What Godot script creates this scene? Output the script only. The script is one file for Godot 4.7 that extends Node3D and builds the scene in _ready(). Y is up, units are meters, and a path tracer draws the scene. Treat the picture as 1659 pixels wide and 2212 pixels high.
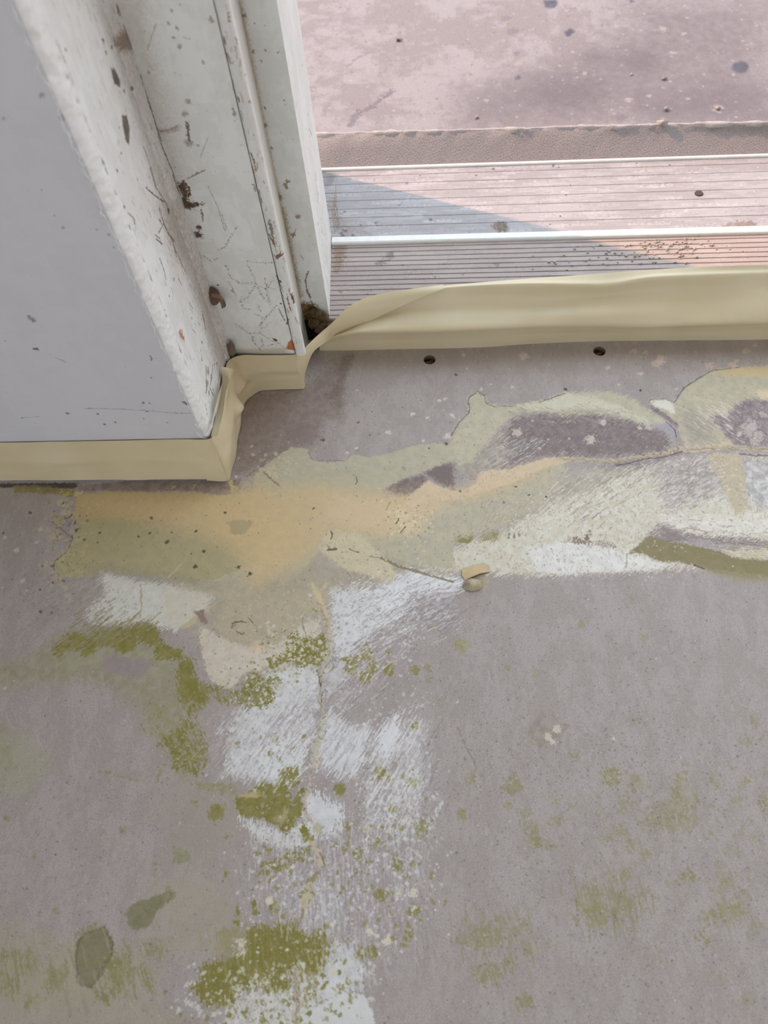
extends Node3D
# Corner of a doorway seen from above: bare concrete floor with old coatings, white painted door frame, masking tape, ribbed sill, patio.
# Plan sizes in the tables below are millimetres; x runs along the wall, z into the room, y up.

const CAM_AT := Vector3(0.144160, 0.450000, 0.290326)
const CAM_RIGHT := Vector3(0.997570, -0.061106, -0.033455)
const CAM_UP := Vector3(0.002068, 0.505987, -0.862539)
const CAM_BACK := Vector3(0.069635, 0.860374, 0.504884)
const CAM_FOV := 65.4332

const SUN_TO := Vector3(-0.755, 0.574, -0.317)
const SKY_ENERGY := 1.0
const SUN_ENERGY := 0.40
const EXPOSURE := 4.0

var iso_bytes: PackedByteArray
var fine_bytes: PackedByteArray
var streak_noise: FastNoiseLite
var rng := RandomNumberGenerator.new()
var taken := {}
var reveal_canvas: Canvas
var reveal_material: StandardMaterial3D

# ------------------------------------------------------------------ painting of flat surfaces (paint, stains, cracks)
class Canvas:
	var w: int
	var h: int
	var a0: float
	var b0: float
	var s: float
	var sb: float
	var px: PackedByteArray
	var ht: PackedByteArray
	var iso: PackedByteArray
	var fine: PackedByteArray
	var sn: FastNoiseLite
	func _init(a_lo: float, a_hi: float, b_lo: float, b_hi: float, scale: float, upright: bool, host) -> void:
		s = scale
		a0 = a_lo
		b0 = b_hi if upright else b_lo
		sb = -1.0 if upright else 1.0
		w = int(round((a_hi - a_lo) * s))
		h = int(round((b_hi - b_lo) * s))
		iso = host.iso_bytes
		fine = host.fine_bytes
		sn = host.streak_noise
		px.resize(w * h * 3)
		ht.resize(w * h)
	func base(c1: Array, c2: Array, grain: float, stretch_x: int, stretch_y: int) -> void:
		var i := 0
		var r1: float = c1[0]; var g1: float = c1[1]; var b1: float = c1[2]
		var dr: float = c2[0] - r1; var dg: float = c2[1] - g1; var db: float = c2[2] - b1
		for y in h:
			var row := ((y / stretch_y) & 511) << 9
			var row2 := (y & 511) << 9
			var row3 := (((y / (stretch_y * 5)) + 91) & 511) << 9
			for x in w:
				var g := float(fine[row2 | (x & 511)]) - 128.0
				var m := clampf((float(iso[row | ((x / stretch_x) & 511)]) * 0.5 + float(iso[row3 | (((x / (stretch_x * 5)) + 37) & 511)]) * 0.8 - 166.0) / 60.0 + 0.5, 0.0, 1.0)
				var k := g * grain
				px[i] = int(clampf(r1 + dr * m + k, 0, 255))
				px[i + 1] = int(clampf(g1 + dg * m + k, 0, 255))
				px[i + 2] = int(clampf(b1 + db * m + k, 0, 255))
				ht[y * w + x] = int(110.0 + g * 0.2)
				i += 3
	func coat(pts: Array, c1: Array, c2: Array, q: Array, grain := 0.07) -> void:
		var n := pts.size() / 2
		var P := PackedVector2Array()
		var lo := Vector2(1e9, 1e9)
		var hi := Vector2(-1e9, -1e9)
		for k in n:
			var p := Vector2((pts[2 * k] - a0) * s, (pts[2 * k + 1] - b0) * s * sb)
			P.append(p); lo = lo.min(p); hi = hi.max(p)
		var soft: float = q[0] * s
		var rough: float = q[1] * s * 0.9
		var strk: float = q[2] * s * 0.9
		var ang: float = deg_to_rad(q[3]) * sb
		var op: float = q[4]
		var thick: float = q[5]
		var mott: float = q[6]
		var ln: float = q[7] * s
		var wd: float = q[8] * s
		var hole: float = q[9]
		var margin := soft + rough * 1.2 + strk * 1.3
		var cap := 1e9 if hole <= 0.0 else (0.5 * rough + 0.5 * strk) * (1.6 * exp(-hole * 0.9) - 0.35 * (1.0 - exp(-hole * 0.5)))
		var x0 := maxi(0, int(lo.x - margin)); var y0 := maxi(0, int(lo.y - margin))
		var x1 := mini(w - 1, int(hi.x + margin)); var y1 := mini(h - 1, int(hi.y + margin))
		if x1 <= x0 or y1 <= y0: return
		var cell := 6
		var nx := (x1 - x0) / cell + 2
		var ny := (y1 - y0) / cell + 2
		var F := PackedFloat32Array()
		F.resize(nx * ny)
		for j in ny:
			var gy := float(y0 + j * cell)
			for i in nx:
				var c := Vector2(float(x0 + i * cell), gy)
				var best := 1e18
				var inside := false
				var a := P[n - 1]
				for k in n:
					var b := P[k]
					var e := b - a
					var v := c - a
					var t := clampf(v.dot(e) / maxf(e.length_squared(), 1e-6), 0.0, 1.0)
					best = minf(best, (v - e * t).length_squared())
					if (a.y > gy) != (b.y > gy) and c.x < a.x + (gy - a.y) / (b.y - a.y) * e.x:
						inside = not inside
					a = b
				F[j * nx + i] = sqrt(best) if inside else -sqrt(best)
		var ca := cos(ang); var sa := sin(ang)
		var ox := int(lo.x * 3.0 + 17.0); var oy := int(lo.y * 5.0 + 31.0)
		var r1: float = c1[0]; var g1: float = c1[1]; var b1: float = c1[2]
		var dr: float = c2[0] - r1; var dg: float = c2[1] - g1; var db: float = c2[2] - b1
		for j in ny - 1:
			for i in nx - 1:
				var f00 := F[j * nx + i]; var f10 := F[j * nx + i + 1]
				var f01 := F[(j + 1) * nx + i]; var f11 := F[(j + 1) * nx + i + 1]
				if maxf(maxf(f00, f10), maxf(f01, f11)) < -margin: continue
				var deep := hole <= 0.0 and minf(minf(f00, f10), minf(f01, f11)) > margin
				for yy in cell:
					var y := y0 + j * cell + yy
					if y > y1: break
					var ty := float(yy) / cell
					var fl := lerpf(f00, f01, ty)
					var fs := (lerpf(f10, f11, ty) - fl) / cell
					var rowi := ((y + oy) & 511) << 9
					var rowf := (y & 511) << 9
					var rowi2 := ((y * 2 + ox) & 511) << 9
					var rowm := (((y >> 1) + oy + 99) & 511) << 9
					for xx in cell:
						var x := x0 + i * cell + xx
						if x > x1: break
						var al := op
						if not deep:
							var d := minf(fl + fs * xx, cap)
							d += rough * ((float(iso[rowi | ((x + ox) & 511)]) - 128.0) * 0.0085 + (float(iso[rowi2 | ((x * 2 + oy) & 511)]) - 128.0) * 0.0068)
							if strk > 0.0:
								d += strk * 2.0 * sn.get_noise_2d((x * ca + y * sa) / ln, (y * ca - x * sa) / wd)
							var t := d / soft * 0.5 + 0.5
							if t <= 0.0: continue
							if t < 1.0: al *= t * t * (3.0 - 2.0 * t)
						var g := float(fine[rowf | (x & 511)]) - 128.0
						var m := clampf(0.5 + (float(iso[rowm | (((x >> 1) + ox) & 511)]) - 128.0) * 0.018 * mott, 0.0, 1.0)
						var k := g * grain
						var id := (y * w + x) * 3
						px[id] = int(clampf(lerpf(px[id], r1 + dr * m + k, al), 0, 255))
						px[id + 1] = int(clampf(lerpf(px[id + 1], g1 + dg * m + k, al), 0, 255))
						px[id + 2] = int(clampf(lerpf(px[id + 2], b1 + db * m + k, al), 0, 255))
						if thick != 0.0:
							var hi2 := y * w + x
							ht[hi2] = int(clampf(lerpf(ht[hi2], 110.0 + thick * 120.0 + g * 0.08, al), 0, 255))
	func line(pts: Array, width: float, col: Array, op: float, jit: float, thick := 0.0) -> void:
		var n := pts.size() / 2
		var half := maxf(width * s * 0.5, 0.55)
		var fade := op * minf(1.0, width * s * 0.5 / 0.55 + 0.25)
		for k in n - 1:
			var a := Vector2((pts[2 * k] - a0) * s, (pts[2 * k + 1] - b0) * s * sb)
			var b := Vector2((pts[2 * k + 2] - a0) * s, (pts[2 * k + 3] - b0) * s * sb)
			var m := half * (1.6 + jit) + 3.0
			var e := b - a
			var el := maxf(e.length_squared(), 1e-6)
			for y in range(maxi(0, int(minf(a.y, b.y) - m)), mini(h, int(maxf(a.y, b.y) + m) + 1)):
				for x in range(maxi(0, int(minf(a.x, b.x) - m)), mini(w, int(maxf(a.x, b.x) + m) + 1)):
					var n1 := (float(iso[((y & 511) << 9) | (x & 511)]) - 128.0) * 0.0117
					var n2 := (float(iso[(((y + 200) & 511) << 9) | ((x + 77) & 511)]) - 128.0) * 0.0117
					var c := Vector2(x + n1 * (2.0 + half) * jit, y + n2 * (2.0 + half) * jit) - a
					var t := clampf(c.dot(e) / el, 0.0, 1.0)
					var d := (c - e * t).length()
					var al := clampf(half * (1.0 + jit * 1.2 * n2) - d + 0.6, 0.0, 1.0) * fade
					if al <= 0.0: continue
					var id := (y * w + x) * 3
					px[id] = int(lerpf(px[id], col[0], al))
					px[id + 1] = int(lerpf(px[id + 1], col[1], al))
					px[id + 2] = int(lerpf(px[id + 2], col[2], al))
					if thick != 0.0: ht[y * w + x] = int(lerpf(ht[y * w + x], 110.0 + 130.0 * thick, al * clampf(1.3 - d / half, 0.0, 1.0)))
	func dot(am: float, bm: float, rm: float, col: Array, op: float) -> void:
		var cx := (am - a0) * s
		var cy := (bm - b0) * s * sb
		var r := maxf(rm * s, 0.5)
		var fade := op * minf(1.0, rm * s / 0.5)
		for y in range(maxi(0, int(cy - r * 1.5 - 1)), mini(h, int(cy + r * 1.5 + 2))):
			for x in range(maxi(0, int(cx - r * 1.5 - 1)), mini(w, int(cx + r * 1.5 + 2))):
				var nn := (float(iso[((y & 511) << 9) | (x & 511)]) - 128.0) * 0.0117 + (float(iso[(((y * 3) & 511) << 9) | ((x * 3) & 511)]) - 128.0) * 0.010
				var al := clampf((r * (1.0 + 0.6 * nn) - Vector2(x - cx, y - cy).length()) / maxf(0.7, r * 0.18) + 0.5, 0.0, 1.0) * fade
				if al <= 0.0: continue
				var id := (y * w + x) * 3
				px[id] = int(lerpf(px[id], col[0], al))
				px[id + 1] = int(lerpf(px[id + 1], col[1], al))
				px[id + 2] = int(lerpf(px[id + 2], col[2], al))
	func run(coats: Array, lines: Array, dots: Array) -> void:
		for c in coats: coat(c[0], c[1], c[2], c[3])
		for l in lines: line(l[0], l[1], l[2], l[3], l[4], l[5])
		for d in dots: dot(d[0], d[1], d[2], d[3], d[4])
	func material(rough: float, relief_cm: float) -> StandardMaterial3D:
		var m := StandardMaterial3D.new()
		m.albedo_texture = ImageTexture.create_from_image(Image.create_from_data(w, h, false, Image.FORMAT_RGB8, px))
		m.roughness = rough
		if relief_cm > 0.0:
			m.heightmap_enabled = true
			m.heightmap_texture = ImageTexture.create_from_image(Image.create_from_data(w, h, false, Image.FORMAT_L8, ht))
			m.heightmap_scale = relief_cm
		return m
	func uv(a: float, b: float) -> Vector2:   # metres -> texture
		return Vector2((a * 1000.0 - a0) * s / w, (b * 1000.0 - b0) * s * sb / h)

# ------------------------------------------------------------------ mesh helpers
func new_st() -> SurfaceTool:
	var st := SurfaceTool.new()
	st.begin(Mesh.PRIMITIVE_TRIANGLES)
	return st

func tri(st: SurfaceTool, a: Vector3, b: Vector3, c: Vector3, n: Vector3, ua := Vector2.ZERO, ub := Vector2.ZERO, uc := Vector2.ZERO) -> void:
	var swap := (b - a).cross(c - a).dot(n) > 0.0
	for v in ([[a, ua], [c, uc], [b, ub]] if swap else [[a, ua], [b, ub], [c, uc]]):
		st.set_normal(n); st.set_uv(v[1]); st.add_vertex(v[0])

func quad(st: SurfaceTool, a: Vector3, b: Vector3, c: Vector3, d: Vector3, n: Vector3, uvs := [Vector2.ZERO, Vector2.ZERO, Vector2.ZERO, Vector2.ZERO]) -> void:
	tri(st, a, b, c, n, uvs[0], uvs[1], uvs[2])
	tri(st, a, c, d, n, uvs[0], uvs[2], uvs[3])

func box(st: SurfaceTool, lo: Vector3, hi: Vector3, skip := "") -> void:
	var p := [lo, hi]
	var V := func(i, j, k): return Vector3(p[i].x, p[j].y, p[k].z)
	if not "l" in skip: quad(st, V.call(0,0,0), V.call(0,1,0), V.call(0,1,1), V.call(0,0,1), Vector3.LEFT)
	if not "r" in skip: quad(st, V.call(1,0,0), V.call(1,1,0), V.call(1,1,1), V.call(1,0,1), Vector3.RIGHT)
	if not "d" in skip: quad(st, V.call(0,0,0), V.call(1,0,0), V.call(1,0,1), V.call(0,0,1), Vector3.DOWN)
	if not "u" in skip: quad(st, V.call(0,1,0), V.call(1,1,0), V.call(1,1,1), V.call(0,1,1), Vector3.UP)
	if not "b" in skip: quad(st, V.call(0,0,0), V.call(1,0,0), V.call(1,1,0), V.call(0,1,0), Vector3.FORWARD)
	if not "f" in skip: quad(st, V.call(0,0,1), V.call(1,0,1), V.call(1,1,1), V.call(0,1,1), Vector3.BACK)

# smooth open grid of points g[i][j]; out = a point the surface faces; uvf(point, i, j) -> uv
func grid(st: SurfaceTool, g: Array, out: Vector3, thick := 0.0, uvf = null) -> void:
	var ni := g.size()
	var nj: int = g[0].size()
	var N := []
	for i in ni:
		var row := []
		for j in nj:
			var du: Vector3 = g[mini(i + 1, ni - 1)][j] - g[maxi(i - 1, 0)][j]
			var dv: Vector3 = g[i][mini(j + 1, nj - 1)] - g[i][maxi(j - 1, 0)]
			var n := du.cross(dv).normalized()
			if n.length() < 0.5: n = out.normalized()
			row.append(n)
		N.append(row)
	var mid: Vector3 = N[ni / 2][nj / 2]
	var sgn := 1.0 if mid.dot(out) >= 0.0 else -1.0
	for layer in (2 if thick > 0.0 else 1):
		for i in ni - 1:
			for j in nj - 1:
				var q := []
				for c in [[i, j], [i + 1, j], [i + 1, j + 1], [i, j + 1]]:
					var n2: Vector3 = N[c[0]][c[1]] * sgn
					var p: Vector3 = g[c[0]][c[1]]
					var uv := Vector2(float(c[0]) / (ni - 1), float(c[1]) / (nj - 1))
					if uvf != null: uv = uvf.call(p)
					if layer == 1: q.append([p - n2 * thick, -n2, uv])
					else: q.append([p, n2, uv])
				for t in [[0, 1, 2], [0, 2, 3]]:
					var a: Vector3 = q[t[0]][0]
					var swap: bool = (q[t[1]][0] - a).cross(q[t[2]][0] - a).dot(q[t[0]][1]) > 0.0
					for k in ([t[0], t[2], t[1]] if swap else t):
						st.set_normal(q[k][1]); st.set_uv(q[k][2]); st.add_vertex(q[k][0])

# a profile of (z, y) points carried along x
func along_x(st: SurfaceTool, prof: Array, xa: float, xb: float, uvf = null, caps := true) -> void:
	for k in prof.size() - 1:
		var p: Vector2 = prof[k]
		var q: Vector2 = prof[k + 1]
		var n := Vector3(0, -(q.x - p.x), q.y - p.y).normalized()
		var v := [Vector3(xa, p.y, p.x), Vector3(xb, p.y, p.x), Vector3(xb, q.y, q.x), Vector3(xa, q.y, q.x)]
		var u := [Vector2.ZERO, Vector2.ZERO, Vector2.ZERO, Vector2.ZERO]
		if uvf != null:
			for i in 4: u[i] = uvf.call(v[i])
		quad(st, v[0], v[1], v[2], v[3], n, u)
	if caps:
		var poly := PackedVector2Array(prof)
		var t := Geometry2D.triangulate_polygon(poly)
		for k in range(0, t.size(), 3):
			for side in [[xa, Vector3.LEFT], [xb, Vector3.RIGHT]]:
				tri(st, Vector3(side[0], poly[t[k]].y, poly[t[k]].x), Vector3(side[0], poly[t[k + 1]].y, poly[t[k + 1]].x), Vector3(side[0], poly[t[k + 2]].y, poly[t[k + 2]].x), side[1])

# lumpy closed blob
func blob(st: SurfaceTool, c: Vector3, r: Vector3, lump: float, sd: int, rings := 7, segs := 10) -> void:
	var nz := FastNoiseLite.new()
	nz.seed = sd; nz.frequency = 0.9
	var g := []
	for i in rings + 1:
		var row := []
		var th := PI * i / rings
		for j in segs + 1:
			var ph := TAU * (j % segs) / segs
			var d := Vector3(sin(th) * cos(ph), cos(th), sin(th) * sin(ph))
			row.append(c + d * r * (1.0 + lump * nz.get_noise_3dv(d * 1.3)))
		g.append(row)
	for i in rings:
		for j in segs:
			var q: Vector3 = g[i][j]
			var n: Vector3 = (g[i][j] + g[i + 1][j + 1] - c * 2.0).normalized()
			quad(st, q, g[i + 1][j], g[i + 1][j + 1], g[i][j + 1], n)

func tube(st: SurfaceTool, pts: Array, r: float, sides := 5) -> void:
	for k in pts.size() - 1:
		var a: Vector3 = pts[k]
		var b: Vector3 = pts[k + 1]
		var d := (b - a).normalized()
		var u := d.cross(Vector3(0.31, 0.9, 0.2)).normalized()
		var v := d.cross(u)
		for i in sides:
			var n0 := u * cos(TAU * i / sides) + v * sin(TAU * i / sides)
			var n1 := u * cos(TAU * (i + 1) / sides) + v * sin(TAU * (i + 1) / sides)
			quad(st, a + n0 * r, b + n0 * r, b + n1 * r, a + n1 * r, (n0 + n1).normalized())

func commit(called: String, sts: Array, mats: Array, parent: Node = self) -> MeshInstance3D:
	var am: ArrayMesh = null
	for st in sts: am = st.commit(am)
	for k in mats.size(): am.surface_set_material(k, mats[k])
	var o := MeshInstance3D.new()
	o.mesh = am
	o.name = numbered(called) if parent == self else called
	o.cast_shadow = GeometryInstance3D.SHADOW_CASTING_SETTING_ON
	parent.add_child(o, true)
	return o

func numbered(called: String) -> String:
	var n: int = taken.get(called, 0)
	taken[called] = n + 1
	return called if n == 0 else "%s_%03d" % [called, n]

func thing(called: String, label: String, category: String, at := Vector3.ZERO, group := "") -> Node3D:
	var o := Node3D.new()
	o.name = numbered(called)
	add_child(o)
	o.position = at
	tag(o, label, category, group)
	return o

func tag(o: Node, label: String, category: String, group := "", kind := "") -> void:
	o.set_meta("label", label)
	o.set_meta("category", category)
	if group: o.set_meta("group", group)
	if kind: o.set_meta("kind", kind)

func structure(o: Node, label: String, category: String) -> void:
	tag(o, label, category, "", "structure")

func plain(c: Color, rough := 0.8) -> StandardMaterial3D:
	var m := StandardMaterial3D.new()
	m.albedo_color = c
	m.roughness = rough
	return m

func noisy(c1: Color, c2: Color, freq: float, rough: float, size := 256, scale := 4.0, relief := 0.0, sd := 1) -> StandardMaterial3D:
	var nz := FastNoiseLite.new()
	nz.seed = sd
	nz.frequency = freq
	nz.fractal_octaves = 5
	var im := nz.get_seamless_image(size, size)
	var cim := Image.create(size, size, false, Image.FORMAT_RGB8)
	for y in size:
		for x in size:
			cim.set_pixel(x, y, c1.lerp(c2, im.get_pixel(x, y).r))
	var m := StandardMaterial3D.new()
	m.albedo_texture = ImageTexture.create_from_image(cim)
	m.roughness = rough
	m.uv1_triplanar = true
	m.uv1_world_triplanar = true
	m.uv1_scale = Vector3(scale, scale, scale)
	if relief > 0.0:
		m.normal_enabled = true
		im.bump_map_to_normal_map(relief * 60.0)
		m.normal_texture = ImageTexture.create_from_image(im)
	return m

func c8(r: int, g: int, b: int) -> Color:
	return Color(r / 255.0, g / 255.0, b / 255.0)

func cat(a: Vector3, b: Vector3, c: Vector3, d: Vector3, t: float) -> Vector3:
	return b.cubic_interpolate(c, a, d, t)

# Catmull-Rom refinement of a control grid given in millimetres (or metres with unit = 1)
func refine(ctrl: Array, iu: int, iv: int, unit := 0.001) -> Array:
	var rows := []
	for r in ctrl:
		var R := []
		for k in r.size() - 1:
			for t in iv:
				R.append(cat(v3(r[maxi(k - 1, 0)]), v3(r[k]), v3(r[k + 1]), v3(r[mini(k + 2, r.size() - 1)]), float(t) / iv) * unit)
		R.append(v3(r[r.size() - 1]) * unit)
		rows.append(R)
	var out := []
	for k in rows.size() - 1:
		for t in iu:
			var R := []
			for j in rows[0].size():
				R.append(cat(rows[maxi(k - 1, 0)][j], rows[k][j], rows[k + 1][j], rows[mini(k + 2, rows.size() - 1)][j], float(t) / iu))
			out.append(R)
	out.append(rows[rows.size() - 1])
	return out

func v3(p) -> Vector3:
	return p if p is Vector3 else Vector3(p[0], p[1], p[2])

# ------------------------------------------------------------------ scene
func _ready() -> void:
	var cam := Camera3D.new()
	cam.transform = Transform3D(Basis(CAM_RIGHT, CAM_UP, CAM_BACK), CAM_AT)
	cam.fov = CAM_FOV
	cam.near = 0.01
	cam.far = 100.0
	var lens := CameraAttributesPhysical.new()
	lens.frustum_focal_length = 12.0 / tan(deg_to_rad(CAM_FOV) / 2.0)
	lens.frustum_focus_distance = 0.52
	lens.frustum_near = 0.01
	lens.frustum_far = 100.0
	lens.exposure_aperture = 6.5
	cam.attributes = lens
	cam.fov = CAM_FOV
	add_child(cam)
	cam.current = true
	print("fov ", cam.fov)

	var sky_mat := ProceduralSkyMaterial.new()
	sky_mat.sky_top_color = c8(188, 198, 214)
	sky_mat.sky_horizon_color = c8(226, 224, 224)
	sky_mat.sky_curve = 0.3
	sky_mat.ground_bottom_color = c8(120, 112, 104)
	sky_mat.ground_horizon_color = c8(190, 184, 178)
	sky_mat.sky_energy_multiplier = SKY_ENERGY
	sky_mat.sun_angle_max = 1.0
	var sky := Sky.new()
	sky.sky_material = sky_mat
	var env := Environment.new()
	env.background_mode = Environment.BG_SKY
	env.sky = sky
	env.tonemap_mode = Environment.TONE_MAPPER_LINEAR
	env.tonemap_exposure = EXPOSURE
	env.sdfgi_enabled = true
	env.ssao_enabled = true
	env.ssil_enabled = true
	var we := WorldEnvironment.new()
	we.environment = env
	add_child(we)

	var sun := DirectionalLight3D.new()
	sun.light_color = Color(1.0, 0.76, 0.60)
	sun.light_energy = SUN_ENERGY
	sun.light_angular_distance = 0.8
	sun.shadow_enabled = true
	add_child(sun)
	sun.look_at_from_position(SUN_TO, Vector3.ZERO)

	rng.seed = 4711
	var nz := FastNoiseLite.new()
	nz.seed = 5
	nz.frequency = 0.08
	nz.fractal_octaves = 5
	nz.fractal_gain = 0.62
	iso_bytes = nz.get_seamless_image(512, 512).get_data()
	nz.seed = 9
	nz.frequency = 0.42
	nz.fractal_octaves = 3
	fine_bytes = nz.get_seamless_image(512, 512).get_data()
	streak_noise = FastNoiseLite.new()
	streak_noise.seed = 3
	streak_noise.frequency = 1.0
	streak_noise.fractal_octaves = 2

	var t0 := Time.get_ticks_msec()
	build_shell()
	print("shell ", Time.get_ticks_msec() - t0)
	build_floor()
	print("floor ", Time.get_ticks_msec() - t0)
	build_patio()
	print("patio ", Time.get_ticks_msec() - t0)
	build_sill()
	build_frame()
	print("frame ", Time.get_ticks_msec() - t0)
	build_tape()
	build_small()
	print("all ", Time.get_ticks_msec() - t0)

# ------------------------------------------------------------------ room
const DOOR_X := 1.5
func build_shell() -> void:
	var white := noisy(c8(196, 197, 200), c8(199, 200, 203), 0.03, 0.5, 256, 6.0)  # wall paint toned below the reveal, shade put into the colour
	var trim := noisy(c8(223, 226, 224), c8(226, 229, 227), 0.03, 0.6, 256, 6.0, 0.0, 2)
	var ru := new_st()
	var inside := plain(c8(214, 211, 206), 0.8)
	var H := 2.4
	# wall with the doorway: left block, right block, lintel
	var cv := Canvas.new(-222.0, -4.0, 0.0, 330.0, 3.0, true, self)
	cv.base([199, 200, 203], [196, 197, 200], 0.03, 4, 4)  # white wall darkened here: shade of the room side painted in
	cv.run(WALL_COATS, WALL_LINES, WALL_DOTS)
	for k in 120: cv.dot(rng.randf_range(-220, -5), rng.randf_range(40, 325), rng.randf_range(0.15, 0.4), [150, 147, 146], rng.randf_range(0.15, 0.5))
	var wm := cv.material(0.5, 0.0)
	var st := new_st()
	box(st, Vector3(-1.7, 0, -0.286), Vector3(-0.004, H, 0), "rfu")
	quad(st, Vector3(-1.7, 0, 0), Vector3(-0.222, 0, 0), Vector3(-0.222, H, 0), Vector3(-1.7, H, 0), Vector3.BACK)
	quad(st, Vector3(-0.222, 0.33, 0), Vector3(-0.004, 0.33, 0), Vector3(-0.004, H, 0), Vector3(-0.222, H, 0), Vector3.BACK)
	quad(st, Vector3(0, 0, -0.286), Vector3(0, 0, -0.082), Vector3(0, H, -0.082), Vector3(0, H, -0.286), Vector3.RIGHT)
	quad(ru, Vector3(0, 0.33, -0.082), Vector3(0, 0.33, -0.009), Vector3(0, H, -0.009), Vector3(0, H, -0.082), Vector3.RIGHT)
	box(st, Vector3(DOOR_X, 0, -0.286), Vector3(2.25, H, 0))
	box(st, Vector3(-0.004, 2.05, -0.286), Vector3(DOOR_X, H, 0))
	var near := new_st()
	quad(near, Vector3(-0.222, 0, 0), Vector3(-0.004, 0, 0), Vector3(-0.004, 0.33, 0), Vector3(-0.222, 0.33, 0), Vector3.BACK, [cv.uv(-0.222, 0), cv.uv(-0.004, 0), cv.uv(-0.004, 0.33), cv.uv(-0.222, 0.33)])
	var rv := Canvas.new(-82.0, -4.0, 0.0, 330.0, 5.0, true, self)
	rv.base([229, 233, 232], [220, 222, 220], 0.05, 3, 8)
	rv.run(REVEAL_COATS, REVEAL_LINES, REVEAL_DOTS)
	for k in 520:
		var zz := -80.0 + 75.0 * rng.randf() * rng.randf_range(0.4, 1.0)
		var yy := rng.randf_range(40, 325)
		rv.line([zz, yy, zz + rng.randf_range(-0.7, 0.7), yy + rng.randf_range(1.0, 5.0)], rng.randf_range(0.15, 0.4), [124, 110, 96], rng.randf_range(0.15, 0.7), 0.6)
	var rm := rv.material(0.6, 0.02)
	reveal_canvas = rv
	reveal_material = rm
	var rs := new_st()
	quad(rs, Vector3(0, 0, -0.082), Vector3(0, 0, -0.009), Vector3(0, 0.33, -0.009), Vector3(0, 0.33, -0.082), Vector3.RIGHT, [rv.uv(-0.082, 0), rv.uv(-0.009, 0), rv.uv(-0.009, 0.33), rv.uv(-0.082, 0.33)])
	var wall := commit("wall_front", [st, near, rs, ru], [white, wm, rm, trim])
	structure(wall, "white painted wall with the doorway cut through it, shade painted into its face", "wall")
	# ragged rounded plaster edge between wall face and reveal
	var en := FastNoiseLite.new()
	en.seed = 21; en.frequency = 0.14; en.fractal_octaves = 4
	var g := []
	var yk := 0.0
	while yk <= H:
		var row := []
		var rag := en.get_noise_2d(yk * 900.0, 0.0)
		var w1 := 4.4 + 2.6 * absf(en.get_noise_2d(yk * 260.0, 11.0)) + 2.4 * maxf(0.0, rag)
		var w2 := 10.2 + 0.9 * en.get_noise_2d(yk * 500.0, 40.0)
		for j in 8:
			var t := j / 7.0
			var p := Vector2(-w1, 0.25).lerp(Vector2(0.15, -w2), t) + Vector2(1, 1) * (0.42 * sin(t * PI) * minf(w1, w2) * 0.5)
			if j > 0 and j < 7: p += Vector2(1, 1) * en.get_noise_3d(yk * 1300.0, j * 5.0, 9.0) * 0.9
			row.append(Vector3(p.x, yk * 1000.0, p.y) * 0.001)
		g.append(row)
		yk += 0.0011 if yk < 0.36 else 0.08
	var es := new_st()
	grid(es, g, Vector3(1, 0, 1))
	commit("plaster_edge", [es], [noisy(c8(236, 239, 238), c8(224, 225, 223), 0.05, 0.85, 256, 30.0, 0.015, 4)], wall)

	var l := new_st()
	box(l, Vector3(-1.85, 0, -0.286), Vector3(-1.7, H, 0.5))
	box(l, Vector3(-1.85, 0, 2.3), Vector3(-1.7, H, 2.95))
	box(l, Vector3(-1.85, 2.1, 0.5), Vector3(-1.7, H, 2.3))
	box(l, Vector3(-1.85, 0, 0.5), Vector3(-1.7, 0.5, 2.3))
	structure(commit("wall_left", [l], [inside]), "plain white side wall of the room with an added fill window", "wall")
	var r := new_st(); box(r, Vector3(2.1, 0, 0), Vector3(2.25, H, 2.95))
	structure(commit("wall_right", [r], [inside]), "plain white wall on the far side of the doorway", "wall")
	var b := new_st()
	box(b, Vector3(-1.7, 0, 2.8), Vector3(-1.4, H, 2.95))
	box(b, Vector3(1.8, 0, 2.8), Vector3(2.1, H, 2.95))
	box(b, Vector3(-1.4, 2.1, 2.8), Vector3(1.8, H, 2.95))
	box(b, Vector3(-1.4, 0, 2.8), Vector3(1.8, 0.3, 2.95))
	structure(commit("wall_back", [b], [inside]), "wall with a wide window behind the viewer", "wall")
	var wf := new_st()
	for x in [-1.4, 0.17, 1.74]: box(wf, Vector3(x, 0.3, 2.85), Vector3(x + 0.06, 2.1, 2.91))
	for y in [0.3, 2.04]: box(wf, Vector3(-1.4, y, 2.85), Vector3(1.8, y + 0.06, 2.91))
	var win := commit("window_1", [wf], [plain(c8(220, 220, 216), 0.5)])  # unseen window, its size set to light the wall and floor
	structure(win, "unseen wide white framed window in the back wall, sized to light the room", "window")
	var wl := new_st()
	for z in [0.5, 1.37, 2.24]: box(wl, Vector3(-1.8, 0.5, z), Vector3(-1.74, 2.1, z + 0.06))
	for y in [0.5, 2.04]: box(wl, Vector3(-1.8, y, 0.5), Vector3(-1.74, y + 0.06, 2.3))
	var win2 := commit("window_2", [wl], [plain(c8(220, 220, 216), 0.5)])  # window added to let fill light onto the left of the floor
	structure(win2, "added white framed window in the side wall for fill light", "window")
	var glass := plain(Color(0.9, 0.95, 0.95, 0.06), 0.02)
	glass.transparency = BaseMaterial3D.TRANSPARENCY_ALPHA
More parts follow.
